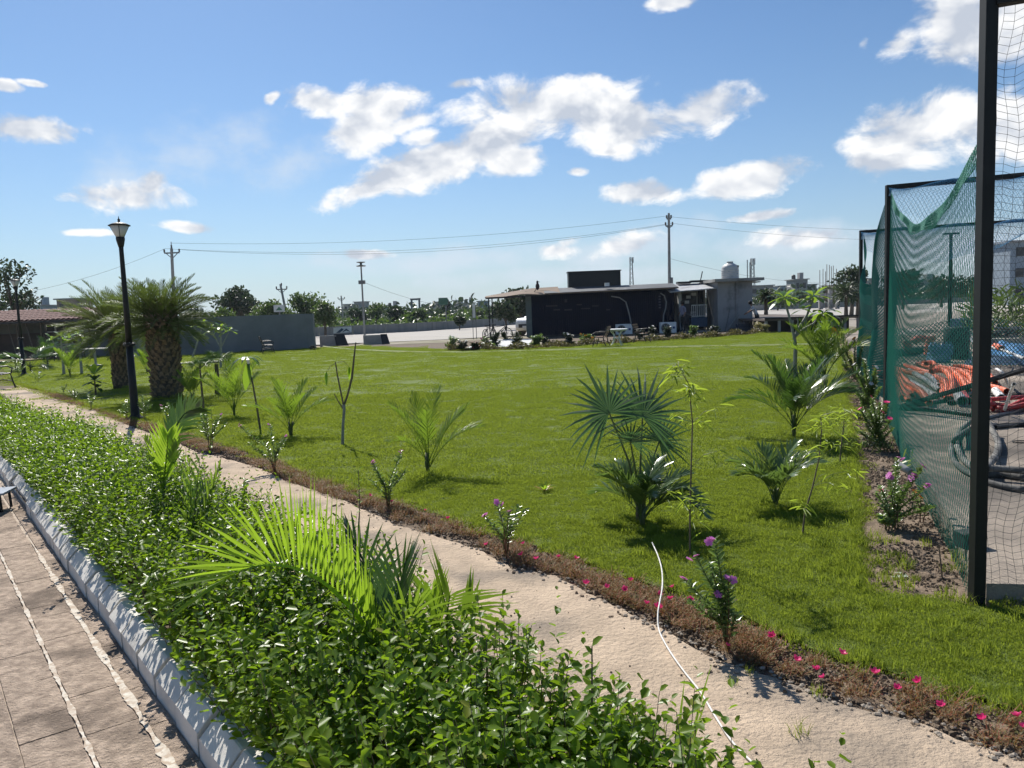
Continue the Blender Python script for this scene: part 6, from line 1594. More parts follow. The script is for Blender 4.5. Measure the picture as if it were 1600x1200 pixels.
# ================================================================== people
def person(loc, rz, joints, edges, cols, label, split, hair=True):
    """joints: (x,y,z,rad); one skinned body, clothes by height and limb"""
    me = bpy.data.meshes.new('body'); me.from_pydata([j[:3] for j in joints], edges, []); o = bpy.data.objects.new('body', me); COL.objects.link(o)
    sk = o.modifiers.new('skin', 'SKIN'); sk.use_smooth_shade = True; sk.branch_smoothing = .5
    for i, j in enumerate(joints): me.skin_vertices[0].data[i].radius = (j[3], j[3] if len(j) < 5 else j[4])
    me.skin_vertices[0].data[0].use_root = True
    ss = o.modifiers.new('sub', 'SUBSURF'); ss.levels = ss.render_levels = 1
    dg = bpy.context.evaluated_depsgraph_get(); ev = o.evaluated_get(dg); nm = bpy.data.meshes.new_from_object(ev)
    o.modifiers.clear(); o.data = nm; nm.materials.clear()
    for c in cols: nm.materials.append(c)
    for p in nm.polygons: p.material_index = split(p.center); p.use_smooth = True
    t = thing('person', loc, label, 'person', None, rz); o.parent = t
    h = Vector(joints[4][:3])
    hm = M('hair_black', (.015, .012, .011))
    hb = MB().lathe([(.02, .135), (.07, .12), (.10, .06), (.105, -.01), (.09, -.06), (.07, -.03)], h + Vector((0, .012, 0)), 12).build('hair', hm, t, smooth=True)
    return t, h


sk_ = M('skin', (.22, .12, .075)); gs = M('grey_shirt', (.44, .46, .48)); dt = M('dark_trousers', (.02, .022, .028)); ws_ = M('mauve_shirt', (.26, .25, .33))
E = [(0, 1), (1, 2), (2, 3), (3, 4), (4, 5), (2, 6), (6, 7), (7, 8), (8, 9), (2, 10), (10, 11), (11, 12), (12, 13), (0, 14), (14, 15), (15, 16), (16, 17), (0, 18), (18, 19), (19, 20), (20, 21)]
J = [(0, 0, .92, .14, .11), (0, 0, 1.15, .13, .10), (0, 0, 1.38, .15, .10), (0, -.01, 1.50, .052), (0, -.03, 1.63, .088), (0, -.03, 1.73, .065), (.19, 0, 1.40, .055), (.24, .02, 1.14, .042), (.22, -.10, .92, .034), (.21, -.16, .84, .03),
     (-.19, 0, 1.40, .055), (-.25, .02, 1.14, .042), (-.22, -.12, .93, .034), (-.2, -.18, .86, .03), (.10, 0, .84, .095), (.11, -.02, .48, .065), (.12, .02, .10, .045), (.13, -.14, .04, .04), (-.10, 0, .84, .095), (-.12, .03, .48, .065), (-.13, .08, .10, .045), (-.14, -.08, .04, .04)]
c = at(1067, 520, 44.0)
person((c.x, 44.0, .07), R(-60), J, E, [sk_, ws_, dt], 'person in a pale mauve shirt and dark trousers standing in the porch', lambda p: 2 if p.z < .95 and abs(p.x) < .2 else (1 if .95 <= p.z < 1.47 and (p.z > 1.12 or abs(p.x) < .19) else 0))
J2 = [(0, 0, .86, .15, .12), (-.10, -.0, 1.08, .14, .11), (-.22, 0, 1.30, .16, .11), (-.30, -.01, 1.42, .055), (-.37, -.02, 1.54, .088), (-.39, -.02, 1.64, .065), (-.20, -.17, 1.30, .055), (-.42, -.20, 1.12, .042), (-.62, -.16, 1.02, .034), (-.70, -.14, 1.0, .03),
      (-.22, .17, 1.30, .055), (-.40, .20, 1.08, .042), (-.60, .16, .96, .034), (-.68, .14, .95, .03), (.0, -.10, .80, .11), (.10, -.12, .46, .072), (.02, -.14, .10, .05), (-.12, -.15, .04, .04), (.04, .10, .80, .11), (-.12, .12, .47, .072), (-.10, .14, .10, .05), (-.24, .15, .04, .04)]
c = at(1183, 516, 42.0)
person((c.x, 42.0, .01), 0, J2, E, [sk_, gs, dt], 'person in a grey T-shirt and dark trousers stooping at the corner of the grey room', lambda p: 2 if p.z < .93 and p.x > -.35 else (1 if p.z < 1.40 and (p.x > -.36 or p.z > 1.22) and p.x > -.42 else 0))
m_dkt = None

# white line on the lawn: a rope
o = MB().tube([G(x, y, .055) for x, y in ((505, 541), (520, 543), (550, 546), (600, 548.5), (660, 550), (720, 550), (800, 548.5), (880, 546), (960, 544), (1060, 541.5), (1150, 540), (1225, 538.5), (1290, 537))], .032, 5).build('rope', LM('rope_white', (.72, .74, .55), (.76, .76, .6), (.85, .88, .55), .55, .8))
tag(o, 'thin white boundary rope lying across the far lawn', 'rope')
# white hose in the foreground
hp = [G(x, y, z) for x, y, z in ((1019, 848, .06), (1028, 868, .06), (1034, 890, .07), (1035, 915, .09), (1031, 940, .09), (1028, 960, .06), (1030, 985, .02), (1045, 1015, .012), (1068, 1048, .01), (1095, 1082, .01), (1118, 1120, .01), (1145, 1160, .01), (1182, 1198, .01), (1240, 1260, .01))]; hq = []
for i in range(len(hp) - 1):
    p0 = hp[max(i - 1, 0)]; p1 = hp[i]; p2_ = hp[i + 1]; p3_ = hp[min(i + 2, len(hp) - 1)]
    for u in (0, .2, .4, .6, .8): hq.append(.5 * ((2 * p1) + (p2_ - p0) * u + (2 * p0 - 5 * p1 + 4 * p2_ - p3_) * u * u + (3 * p1 - p0 - 3 * p2_ + p3_) * u ** 3))
o = MB().tube(hq, .0043, 8).build('hose', M('hose_white', (.74, .72, .68), (.66, .63, .58), 9, .45), smooth=True)
tag(o, 'thin white hose running from the fan palm across the path', 'hose')
# object at the left edge of the yard
c = G(8, 812); t = thing('metal_stand', (c.x - .52, c.y + .33, 0), 'low dark metal stand with a pale blue top by the kerb', 'stand')
MB().box((0, 0, .17), (.66, .30, .02), R(12)).build('top', M('blue_top', (.22, .26, .32), (.18, .21, .26), 5, .45), t)
for x, y in ((-.3, -.13), (.31, -.06), (-.33, .05), (.26, .16)): MB().bar((x, y, -.02), (x * .97, y * .97, .165), .022).build('leg', m_black, t)
MB().box((-.12, -.04, .20), (.22, .12, .06), R(20)).box((-.10, .04, .26), (.14, .07, .06), R(-20)).build('clamp', m_black, t)
MB().box((-.2, 0, .07), (.34, .22, .1)).build('lower_box', m_black, t)

# ================================================================== net cage and materials
UD = (net2 - net1).normalized(); FD = Vector((.905, -.425)).normalized()
TZ = .10
tp_ = [(2.50, 3.985), (3.4, 3.82), (12, 3.0), (40, 3.0), (40, 34), (14.75, 34), (7.90, 17.3), (5.17, 10.5), (3.85, 7.3)]
mb = MB(); mb.prism(tp_, -.12, TZ); mb.build('terrace', m_terr, kind='structure')
sheet('gravel_yard', [(15.2, 33.9), (60, 33.9), (60, 72), (26, 72), (19.5, 43)], -.015, M('gravel_yard', (.33, .29, .24), (.22, .19, .16), 1.2, .95, .5, 20, world_co=True))
FH = 3.12
m_bolt = m_steel


def frame(p, n, w, label, sec, second=True):
    t = thing('goal_cage', (p.x, p.y, 0), label, 'frame', 'steel frames of the net cage'); d = Vector((FD.x, FD.y, 0)) * w
    MB().bar((0, 0, -.12), (0, 0, FH), sec).build('post', m_post, t, bevel=.004)
    if second: MB().bar(d + Vector((0, 0, 0)), d + Vector((0, 0, FH)), sec).build('post', m_post, t, bevel=.004)
    MB().bar(Vector((0, 0, FH - sec / 2)) + d.normalized() * sec * .5, d + Vector((0, 0, FH - sec / 2)), sec, sec).build('crossbar', m_post, t, bevel=.004)
    return t


frame(net1, 1, 3.2, 'nearest black steel frame post of the net cage at the right', .062)
frame(net2, 2, 3.2, 'middle steel frame of the net cage', .062)
frame(net3, 3, 3.2, 'farthest steel frame of the net cage', .062)
m_netg = LM('net_green', (.02, .20, .15), (.03, .26, .19), (.04, .45, .33), .3, .6)
m_netb = LM('net_blue', (.06, .24, .42), (.08, .30, .50), (.10, .45, .75), .4, .6)
m_netk = LM('net_dark', (.03, .04, .045), (.04, .05, .055), (.05, .07, .08), .2, .6)
m_nett = LM('net_teal', (.012, .13, .12), (.015, .16, .14), (.02, .30, .26), .3, .6)


def net(name, S, nu, nv, rad, mat, label, diamond=True, origin=(0, 0, 0)):
    """strands as thin three-sided cords between the knots of the surface S(u, v)"""
    og = np.array(origin, float)
    K_ = {}
    def pt(i, j): return np.array(S(i, j)) - og
    A = []; B = []
    if diamond:
        k = np.array([[pt(min(max((i + .5 * (j % 2)) / nu, 0), 1), j / nv) for i in range(nu + 1)] for j in range(nv + 1)])
        for j in range(nv):
            a = k[j]; b_ = k[j + 1]
            A.append(a); B.append(b_)
            if j % 2 == 0: A.append(a[1:]); B.append(b_[:-1])
            else: A.append(a[:-1]); B.append(b_[1:])
    else:
        k = np.array([[pt(i / nu, j / nv) for i in range(nu + 1)] for j in range(nv + 1)])
        A += [k[:-1].reshape(-1, 3), k[:, :-1].reshape(-1, 3)]; B += [k[1:].reshape(-1, 3), k[:, 1:].reshape(-1, 3)]
    # edge cords
    A = np.concatenate(A); B = np.concatenate(B); d = B - A; ok = np.linalg.norm(d, axis=1) > 1e-4; A = A[ok]; B = B[ok]; d = unit(d[ok])
    ref = np.where(np.abs(d[:, 2:3]) > .9, [[1., 0, 0]], [[0, 0, 1.]]); u = unit(np.cross(d, ref)); w = np.cross(d, u); n = len(A); V = []
    for P_ in (A, B):
        for a in (0, 2.094, 4.189): V.append(P_ + (u * math.cos(a) + w * math.sin(a)) * rad)
    V = np.stack(V, 1).reshape(-1, 3); o_ = (np.arange(n) * 6)[:, None]
    Fq = np.concatenate([o_ + np.array([[a, (a + 1) % 3, 3 + (a + 1) % 3, 3 + a]]) for a in range(3)])
    ob = npmesh(name, V, Fq, mat); ob.location = origin
    return tag(ob, label, 'net')


STP = np.polyfit([0, .14, .3, .5, .65, .8, .92, 1], [2.55, 2.41, 2.32, 2.34, 2.46, 2.68, 2.90, 3.05], 4)


def side_top(u): return float(np.polyval(STP, u))


def S1(u, v):
    p = net1 + (net2 - net1) * u; zt = side_top(u); z = TZ * 0 + (.03 + .015 * math.sin(u * 21)) + (zt - .05) * v
    bl = -.10 * math.sin(v * math.pi) * math.sin(u * math.pi) + .012 * math.sin(u * 9 + v * 3) * (1 - v) - .07 * (1 - v) ** 3
    cat = -.34 * math.sin(math.pi * u) * math.sin(math.pi * v)
    return (p.x + .92 * bl + .03, p.y - .38 * bl, z + cat)


net('side_net', S1, 112, 40, .0015, m_netg, 'near green side net sagging between the first two black posts', origin=(net1.x, net1.y, 0))


def S1b(u, v):
    x, y, z = S1(u, 1 - v * .0); return (x + .01 * v * math.sin(u * 40), y, z - .10 * v * (1 + .25 * math.sin(u * 23)))


net('net_hem', S1b, 150, 6, .0024, m_netg, 'gathered top hem of the near green side net', origin=(net1.x, net1.y, 0))


def S2(u, v):
    p = net2 + (net3 - net2) * u; zt = 3.05 - 1.2 * math.sin(math.pi * u) ** .8; return (p.x + .10 * math.sin(u * 12 + v * 3), p.y + .05 * math.sin(v * 9), .02 + zt * v)


net('side_net', S2, 190, 56, .0034, m_nett, 'farther teal side net looking dense between the second and third posts', origin=(net2.x, net2.y, 0))


def S3(u, v):                         # front net of the first frame
    x = net1.x + .035 + FD.x * 1.5 * u; y = net1.y + FD.y * 1.5 * u; z = TZ + .0 + (FH - TZ - .07) * v
    return (x + .010 * math.sin(v * 40 + u * 9), y + .05 * math.sin(u * 9 + v * 4) + .02 * math.sin(v * 23), z - .05 * math.sin(u * 26) * (1 - abs(2 * v - 1)) - .012 * math.sin(u * 61 + v * 13))


net('front_net', S3, 36, 82, .0011, m_netk, 'dark square-mesh net hanging right of the nearest black post', diamond=False, origin=(net1.x, net1.y, 0))


def valance(p, z0, z1, dep):           # loose net slung from a crossbar
    def S(u, v):
        q = p + FD * 3.2 * u - UD * dep * math.sin(v * math.pi) * .6
        return (q.x + UD.x * dep * v, q.y + UD.y * dep * v, z0 - (z0 - z1) * v ** 1.3 * (.35 + .65 * math.sin(math.pi * min(1, u * .9 + .05))) - .04 * math.sin(u * 19 + v * 4))
    return S


net('roof_net', valance(net2, FH - .03, 2.66, 1.2), 62, 34, .0019, m_netb, 'blue net slung from the crossbar of the middle frame', origin=(net2.x, net2.y, 3))
net('roof_net', valance(net3, FH - .03, 2.42, 1.6), 62, 40, .0034, m_netb, 'blue net slung from the crossbar of the farthest frame', origin=(net3.x, net3.y, 3))


def S7(u, v):
    q = net2 + FD * 3.2 * u; return (q.x, q.y + .06 * math.sin(u * 15 + v * 3), TZ + (FH - TZ - .06) * v)


net('front_net', S7, 64, 58, .0013, m_netk, 'fine dark net stretched in the middle frame', origin=(net2.x, net2.y, 0))


def S4(u, v): p = net3 + FD * 3.2 * u; return (p.x, p.y + .1 * math.sin(u * 9), TZ + v * .95 * (1 - .12 * math.sin(u * 7)))


net('back_net', S4, 46, 22, .008, m_nett, 'low bunched teal net closing the far end of the cage', origin=(net3.x, net3.y, 0))


def S5(u, v): p = net2 + FD * 3.25 + (net3 - net2) * u; return (p.x + .14 * math.sin(u * 22), p.y, TZ + v * (3.1 - .9 * math.sin(math.pi * u)))


net('side_net', S5, 90, 40, .0034, m_netb, 'blue side net along the far side of the cage', origin=(net2.x, net2.y, 0))


def S6(u, v): p = net2 + FD * (1.9 - .9 * u); q = Vector((p.x, p.y)) + UD * (2.5 + 1.0 * u); return (q.x + .12 * (v - .5), q.y + .1 * math.sin(v * 6), TZ + (1 - u) * 2.0 * 1.0 + .1 * v)


# ---- things lying on the terrace
m_or = M('orange_pipe', (.85, .20, .09), (.70, .14, .06), 7, .5, spec=.5)
m_gp = M('grey_pipe', (.42, .42, .41), (.33, .33, .32), 7, .5)
m_hose = M('dusty_hose', (.13, .125, .115), (.06, .06, .058), 8, .8, c3=(.21, .20, .18), c3scale=3)
m_red = M('red_plastic', (.45, .05, .05), (.32, .04, .04), 7, .5)
m_blue = M('blue_tarp', (.10, .28, .50), (.06, .18, .36), 3, .45, .4, 8)
m_dblue = M('dark_blue_tarp', (.03, .07, .14), (.02, .045, .09), 3, .5, .4, 8)


def zz(x, y): return 1340 + x / 6, 480 + y / 6


def corr(pts, r0, mat, name, label, cat='pipe', group=None, z=.06, rings=True, n=9, lift=0.0):
    """corrugated tube through points given on the terrace"""
    P_ = []
    for i in range(len(pts) - 1):
        p0 = pts[max(i - 1, 0)]; p1 = pts[i]; p2 = pts[i + 1]; p3 = pts[min(i + 2, len(pts) - 1)]
        for u in np.arange(0, 1, .2): P_.append(.5 * ((2 * p1) + (p2 - p0) * u + (2 * p0 - 5 * p1 + 4 * p2 - p3) * u * u + (3 * p1 - p0 - 3 * p2 + p3) * u ** 3))
    P_.append(pts[-1])
    L = [0]
    for a, b_ in zip(P_, P_[1:]): L.append(L[-1] + (b_ - a).length)
    step = r0 * .42 if rings else r0 * 1.5; k = max(3, min(150, int(L[-1] / step))); Q = []; rr = []
    for i in range(k + 1):
        s = L[-1] * i / k; j = max(0, min(len(L) - 2, int(np.searchsorted(L, s)) - 1)); f = (s - L[j]) / max(1e-6, L[j + 1] - L[j]); Q.append(P_[j].lerp(P_[j + 1], f)); rr.append(r0 * (1.0 if i % 2 or not rings else .93))
    o0 = Q[0].copy(); mb = MB(); mb.tube([q - o0 for q in Q], rr, n, cap=False)
    o = mb.build(name, mat, smooth=not rings); o.location = o0; md = o.modifiers.new('wall', 'SOLIDIFY'); md.thickness = r0 * .15; md.offset = -1
    return tag(o, label, cat, group)


GO = 'orange corrugated pipes heaped behind the net'
OP = [([(285, 575), (330, 700), (420, 850)], 'outermost left orange pipe whose end points at the camera'), ([(290, 570), (400, 680), (480, 855)], 'second orange pipe from the left with its end on the ground'), ([(300, 560), (440, 660), (510, 775)], 'short orange pipe crossing behind the two left ends'),
      ([(300, 560), (500, 610), (700, 640), (790, 720), (800, 815)], 'long orange pipe arching over to the middle of the heap'), ([(445, 545), (560, 580), (700, 605)], 'orange pipe along the back left of the heap'), ([(480, 720), (590, 790), (675, 840)], 'orange pipe lying in front of the white ones'),
      ([(560, 530), (700, 565), (900, 605), (1075, 650)], 'orange pipe sweeping right behind the heap'), ([(620, 515), (800, 565), (950, 590), (1080, 600)], 'rearmost orange pipe of the heap'), ([(690, 600), (800, 590), (870, 650), (890, 740), (870, 800)], 'orange pipe bent down in the middle of the heap'),
      ([(820, 590), (900, 660), (960, 790)], 'orange pipe right of the bent one'), ([(880, 590), (970, 670), (1040, 760)], 'orange pipe slanting to the foot of the big post'), ([(900, 560), (1000, 560), (1100, 580), (1210, 620), (1290, 660)], 'orange pipe ending right of the big post'),
      ([(920, 620), (1010, 690), (1070, 735)], 'orange pipe partly under its neighbours at the right of the heap'), ([(130, 560), (170, 580), (215, 605)], 'short orange pipe poking out left of the middle post'), ([(640, 530), (700, 520), (760, 545)], 'small orange pipe end on top of the heap at the back'),
      ([(1190, 740), (1290, 755), (1400, 790)], 'bright red-orange pipe on the ground right of the big post'), ([(960, 600), (1040, 640), (1085, 690)], 'orange pipe on the right shoulder of the heap'), ([(760, 660), (830, 720), (840, 800)], 'orange pipe between the white pipes and the bent one')]
for i, (pts, lab) in enumerate(OP):
    h_ = .055 + .045 * (i % 3); q = [G(*zz(x, y), TZ + h_) for x, y in pts]; q[-1].z = TZ + .055; corr(q, .050, m_or, 'corrugated_pipe', lab, 'pipe', GO)
for pts, lab in (([(370, 610), (540, 720), (720, 830)], 'white pipe lying between the orange ones, left'), ([(480, 590), (620, 670), (770, 780)], 'white pipe lying between the orange ones, middle'), ([(540, 590), (680, 650), (760, 740)], 'white pipe lying between the orange ones, right')):
    corr([G(*zz(x, y), TZ + .05) for x, y in pts], .045, m_gp, 'plastic_pipe', lab, 'pipe', 'white pipes in the heap', rings=False)
mred = M('faded_red_duct', (.60, .18, .12), (.48, .14, .10), 4, .6)
for pts, r_, lab in (([(460, 320, .5), (475, 400, .1)], .13, 'stubby red duct standing at the back left of the heap'), ([(520, 330, .3), (570, 290, .35), (640, 300, .3)], .13, 'bent red duct at the back of the heap'), ([(620, 300, .35), (720, 290, .3)], .10, 'red duct lying across the bent one'), ([(680, 310, .42), (665, 380, .35), (660, 450, .12)], .11, 'red duct pointing down towards the camera')):
    b_ = G(*zz(pts[-1][0], pts[-1][1]), .25); corr([at(*zz(x, y), b_.y + .0) for x, y, z in pts], r_ * .85, mred, 'duct', lab, 'duct')
for px_a, lab, r_ in (([(270, 430), (420, 420), (600, 400)], 'grey rolled sheet left behind the orange heap', .10), ([(600, 400), (640, 370), (700, 350)], 'grey bent tube beside the red ducts', .05), ([(190, 520), (300, 480), (370, 470)], 'pale tube behind the middle post', .05)):
    corr([G(*zz(x, y), TZ + r_) for x, y in px_a], r_, m_hose, 'rolled_sheet', lab, 'roll', rings=False)


def ground_box(x0, x1, y0, y1, mat, name, label, cat, depth=.5, rz=0.0, bev=.02, z0=None):
    a = G(*zz(x0, y1), TZ); b_ = G(*zz(x1, y1), TZ); s = (a.y + b_.y) / 2 / F; w_ = (x1 - x0) / 6 * s; h_ = max(.05, (y1 - y0) / 6 * s)
    o = MB().box((0, depth / 2, h_ / 2), (w_, depth, h_)).build(name, mat, bevel=bev); o.location = ((a.x + b_.x) / 2, (a.y + b_.y) / 2, TZ); o.rotation_euler.z = rz
    return tag(o, label, cat)


bp_ = ground_box(728, 880, 430, 520, M('clear_blue_wrap', (.30, .50, .68), (.10, .28, .50), 22, .25, .6, 30), 'bottle_pack', 'pale blue shrink-wrapped pack of water bottles behind the orange heap', 'pack', .4)
for k in range(6):
    q = MB().lathe([(.05, 0), (.055, .05), (.055, .20), (.02, .27), (.02, .30)], (0, 0, 0), 10).build('bottle', M('clear_blue_wrap', (.30, .50, .68)), bp_); q.location = (-.22 + k * .09, .12, bp_.dimensions.z * .75)
ground_box(990, 1085, 110, 215, m_dblue, 'crate', 'dark blue crate in the distance left of the big black post', 'crate', 1.0)
b = G(*zz(930, 490), TZ); o = MB().lathe([(.26, 0), (.28, .05), (.28, .30), (.27, .32), (.28, .34), (.28, .72), (.24, .76)], n=18).build('drum', M('dark_drum', (.03, .05, .05)), smooth=True); o.location = (b.x + .1, b.y + .2, TZ); tag(o, 'dark ribbed drum behind the net left of the big post', 'drum')


def tarp(pts, mat, name, label, hmax, seed):
    q = [G(*zz(x, y), TZ) for x, y in pts]; c = sum(q, Vector((0, 0, 0))) / len(q); r = random.Random(seed); N_ = 14; g = []; n = 0
    a, b_, c_, d_ = q
    for j in range(N_ + 1):
        for i in range(N_ + 1):
            u = i / N_; v = j / N_; p = a.lerp(b_, u).lerp(d_.lerp(c_, u), v); e = min(u, 1 - u, v, 1 - v) * 4; g.append((p.x - c.x, p.y - c.y, .01 + hmax * min(1, e) * (.55 + .3 * math.sin(u * 9 + seed) * math.sin(v * 7) + .25 * r.random())))
    mb = MB(); mb.add(g, [(j * (N_ + 1) + i, j * (N_ + 1) + i + 1, (j + 1) * (N_ + 1) + i + 1, (j + 1) * (N_ + 1) + i) for j in range(N_) for i in range(N_)]); o = mb.build(name, mat, smooth=True); o.location = c; return tag(o, label, 'tarpaulin')


tarp([(1190, 455), (1600, 480), (1560, 350), (1200, 375)], m_blue, 'tarpaulin', 'crumpled light blue tarpaulin right of the big black post', .22, 1)
tarp([(1000, 545), (1600, 545), (1600, 470), (1020, 480)], m_dblue, 'tarpaulin', 'dark blue tarpaulin spread in front of the light blue one', .14, 2)
tarp([(560, 470), (1080, 500), (1060, 420), (640, 400)], M('green_tarp', (.02, .07, .06), (.015, .045, .04), 3, .5), 'tarpaulin', 'dark green sheet heaped behind the orange pipes', .25, 3)
tarp([(820, 290), (1060, 330), (1400, 345), (1000, 270)], m_gsh, 'tarpaulin', 'grey sheet lying flat beyond the blue tarpaulin', .10, 4)
tarp([(330, 260), (620, 270), (600, 230), (380, 225)], M('pale_rubble', (.36, .35, .32)), 'tarpaulin', 'pale dusty sheet in the far part of the cage', .15, 5)
corr([G(*zz(x, y), TZ + .25) for x, y in ((1215, 365), (1380, 410), (1560, 480))], .03, m_white, 'plastic_pipe', 'white pipe lying over the light blue tarpaulin', rings=False)
corr([G(*zz(x, y), TZ + .28) for x, y in ((1285, 360), (1350, 388))], .07, m_or, 'corrugated_pipe', 'short orange pipe on the light blue tarpaulin')
# crumpled white and grey things
for i, (x, y, w_, mat, lab) in enumerate(((1270, 515, 90, m_white, 'crumpled white plastic at the front of the blue tarpaulin'), (1060, 440, 60, m_gp, 'pale crumpled sheet left of the big post'), (1330, 470, 50, m_blue, 'crumpled blue plastic between the tarpaulins'))):
    b = G(*zz(x, y), TZ); r = random.Random(i); mb = MB(); s = w_ / 6 * b.y / F
    for k in range(26):
        c = Vector((r.uniform(-s, s) * .5, r.uniform(-.2, .2), r.uniform(.02, .12))); d = Vector((r.gauss(0, 1), r.gauss(0, 1), r.gauss(0, .6))).normalized() * s * .16; e = Vector((r.gauss(0, 1), r.gauss(0, 1), r.gauss(0, .6))).normalized() * s * .1
        mb.add([c - d, c + e, c + d, c - e], [(0, 1, 2, 3)])
    o = mb.build('plastic_sheet', mat); o.location = b; tag(o, lab, 'plastic sheet')
# coil of rods at the back right
b = G(*zz(1380, 300), TZ); t = thing('rod_bundle', b, 'loose heap of pale rods and cable at the far right of the terrace', 'rods'); r = random.Random(9)
for k in range(24):
    a = r.uniform(-.5, .5); L_ = r.uniform(.9, 1.8); c = Vector((r.uniform(-.7, .7), r.uniform(-.3, .3), r.uniform(.03, .35)))
    MB().tube([c - Vector((L_ / 2, a * .5, .0)), c + Vector((0, 0, .05)), c + Vector((L_ / 2, a * .5, .02))], .022, 5).build('rod', m_gp if k % 2 else m_hose, t)
# black bars crossing behind the post
o = MB().tube([Vector((0, 0, 0)), at(1610, 575, 9.2) - G(1392, 640, TZ + .04)], .035, 6).build('steel_bar', m_black); o.location = G(1392, 640, TZ + .04); tag(o, 'long black steel bar propped up and rising to the right behind the big post', 'bar')
for pts, lab, r_ in (([(330, 945), (700, 960), (1090, 1010)], 'black bar lying flat left of the big post', .03), ([(330, 930), (600, 910), (900, 860), (980, 850)], 'black bar lying behind the flat one', .025), ([(1190, 1045), (1330, 1010), (1560, 960)], 'thin dark bar right of the big post', .02), ([(1190, 1130), (1400, 1105), (1600, 1100)], 'dark bar on the ground right of the big post', .028), ([(860, 900), (1090, 800), (1180, 760)], 'dark rail sloping behind the big post', .03)):
    corr([G(*zz(x, y), TZ + r_) for x, y in pts], r_, m_black if r_ > .022 else m_steel, 'steel_bar', lab, 'bar', rings=False)


def z7(x, y): return 1380 + x / 6, 600 + y / 6


hz_ = .03
corr([G(*z7(x, y), TZ + hz_ + dz) for x, y, dz in ((860, 330, .1), (760, 400, .02), (695, 480, 0), (690, 570, 0), (740, 690, 0), (850, 790, 0), (960, 850, 0), (1100, 845, 0), (1330, 880, 0))], .028, m_hose, 'hose', 'inner loop of thick dusty hose around the big post', 'hose', 'thick dusty hoses', rings=False)
corr([G(*z7(x, y), TZ + hz_ + dz) for x, y, dz in ((870, 390, .05), (790, 430, .0), (700, 490, .09), (640, 570, 0), (650, 690, 0), (730, 790, 0), (840, 850, 0), (960, 910, 0), (1150, 960, 0), (1330, 990, 0))], .024, m_hose, 'hose', 'outer loop of thick dusty hose left of the big post', 'hose', 'thick dusty hoses', rings=False)
corr([G(*z7(x, y), TZ + hz_ + .07) for x, y in ((850, 760), (960, 785), (1120, 795), (1340, 815))], .029, m_hose, 'hose', 'thick hose running straight out right from the big post', 'hose', 'thick dusty hoses', rings=False)
corr([G(*z7(x, y), TZ + hz_ + dz) for x, y, dz in ((985, 360, .12), (1025, 440, .05), (1075, 540, .02), (1070, 640, .02), (1010, 730, .05), (960, 790, .09))], .032, m_hose, 'hose', 'bowed piece of thick grey hose right of the big post', 'hose', 'thick dusty hoses', rings=False)
corr([G(*z7(x, y), TZ + hz_) for x, y in ((1060, 400), (1200, 385), (1340, 375))], .018, m_hose, 'hose', 'thin grey hose lying across behind the bowed one', 'hose', 'thick dusty hoses', rings=False)
for x, y, dx, r_, mat, lab in ((745, 165, -60, .075, m_gp, 'pale pipe stub with a dark opening left of the big post'), (990, 175, -70, .075, m_white, 'white pipe stub with a dark opening right of the big post'), (1110, 130, -60, .055, m_white, 'smaller white pipe stub behind the first one'), (800, 160, -50, .05, m_red, 'red pipe stub just left of the big post')):
    a = G(*z7(x, y), TZ + r_); b_ = G(*z7(x + dx, y - 70), TZ + r_); corr([a, a.lerp(b_, .5), b_], r_, mat, 'pipe_stub', lab, 'pipe', rings=False, n=14)
corr([G(*z7(x, y), TZ + dz) for x, y, dz in ((1225, 0, .55), (1180, 120, .3), (1140, 240, .08))], .018, m_white, 'plastic_pipe', 'thin white tube leaning down to the red coil', rings=False)
corr([G(*z7(x, y), TZ + dz) for x, y, dz in ((1060, -140, .3), (1110, -110, .35), (1150, -40, .15), (1160, -5, .05))], .022, m_white, 'plastic_pipe', 'white tube curving down from the blue tarpaulin', rings=False)
corr([G(*z7(x, y), TZ + dz) for x, y, dz in ((1170, -160, .1), (1220, -150, .1), (1190, -110, .05), (1140, -90, .03))], .014, m_black, 'cable', 'short black cable hooked beside the white tube', rings=False)
b = G(*z7(1200, 260), TZ); t = thing('red_coil', b, 'heap of dark red flexible hose at the right picture edge', 'hose heap'); r = random.Random(4)
for k in range(7):
    pts = [Vector((r.uniform(-.45, .75), r.uniform(-.25, .3), r.uniform(.03, .16))) for _ in range(4)]; pts.sort(key=lambda p: p.x); MB().tube(pts, .03, 6).build('coil_hose', m_red, t, smooth=True)
for x, y, lab in ((1190, 130, 'thin black cable tangle behind the red coil'), (1150, 110, 'thin black cable loop by the pipe stubs')):
    b = G(*z7(x, y), TZ); r = random.Random(x); pts = [Vector((math.cos(a * .7) * r.uniform(.3, .6), math.sin(a * .7) * r.uniform(.1, .25), .02)) for a in range(14)]
    o = MB().tube(pts, .008, 4).build('cable', m_black); o.location = b; tag(o, lab, 'cable')
o = MB().tube([(.09 * math.cos(a * .45), .06 * math.sin(a * .45), .01) for a in range(14)], .006, 5).build('cable', m_black); o.location = G(*z7(1300, 550), TZ); tag(o, 'small black wire ring on the terrace at the right edge', 'cable')
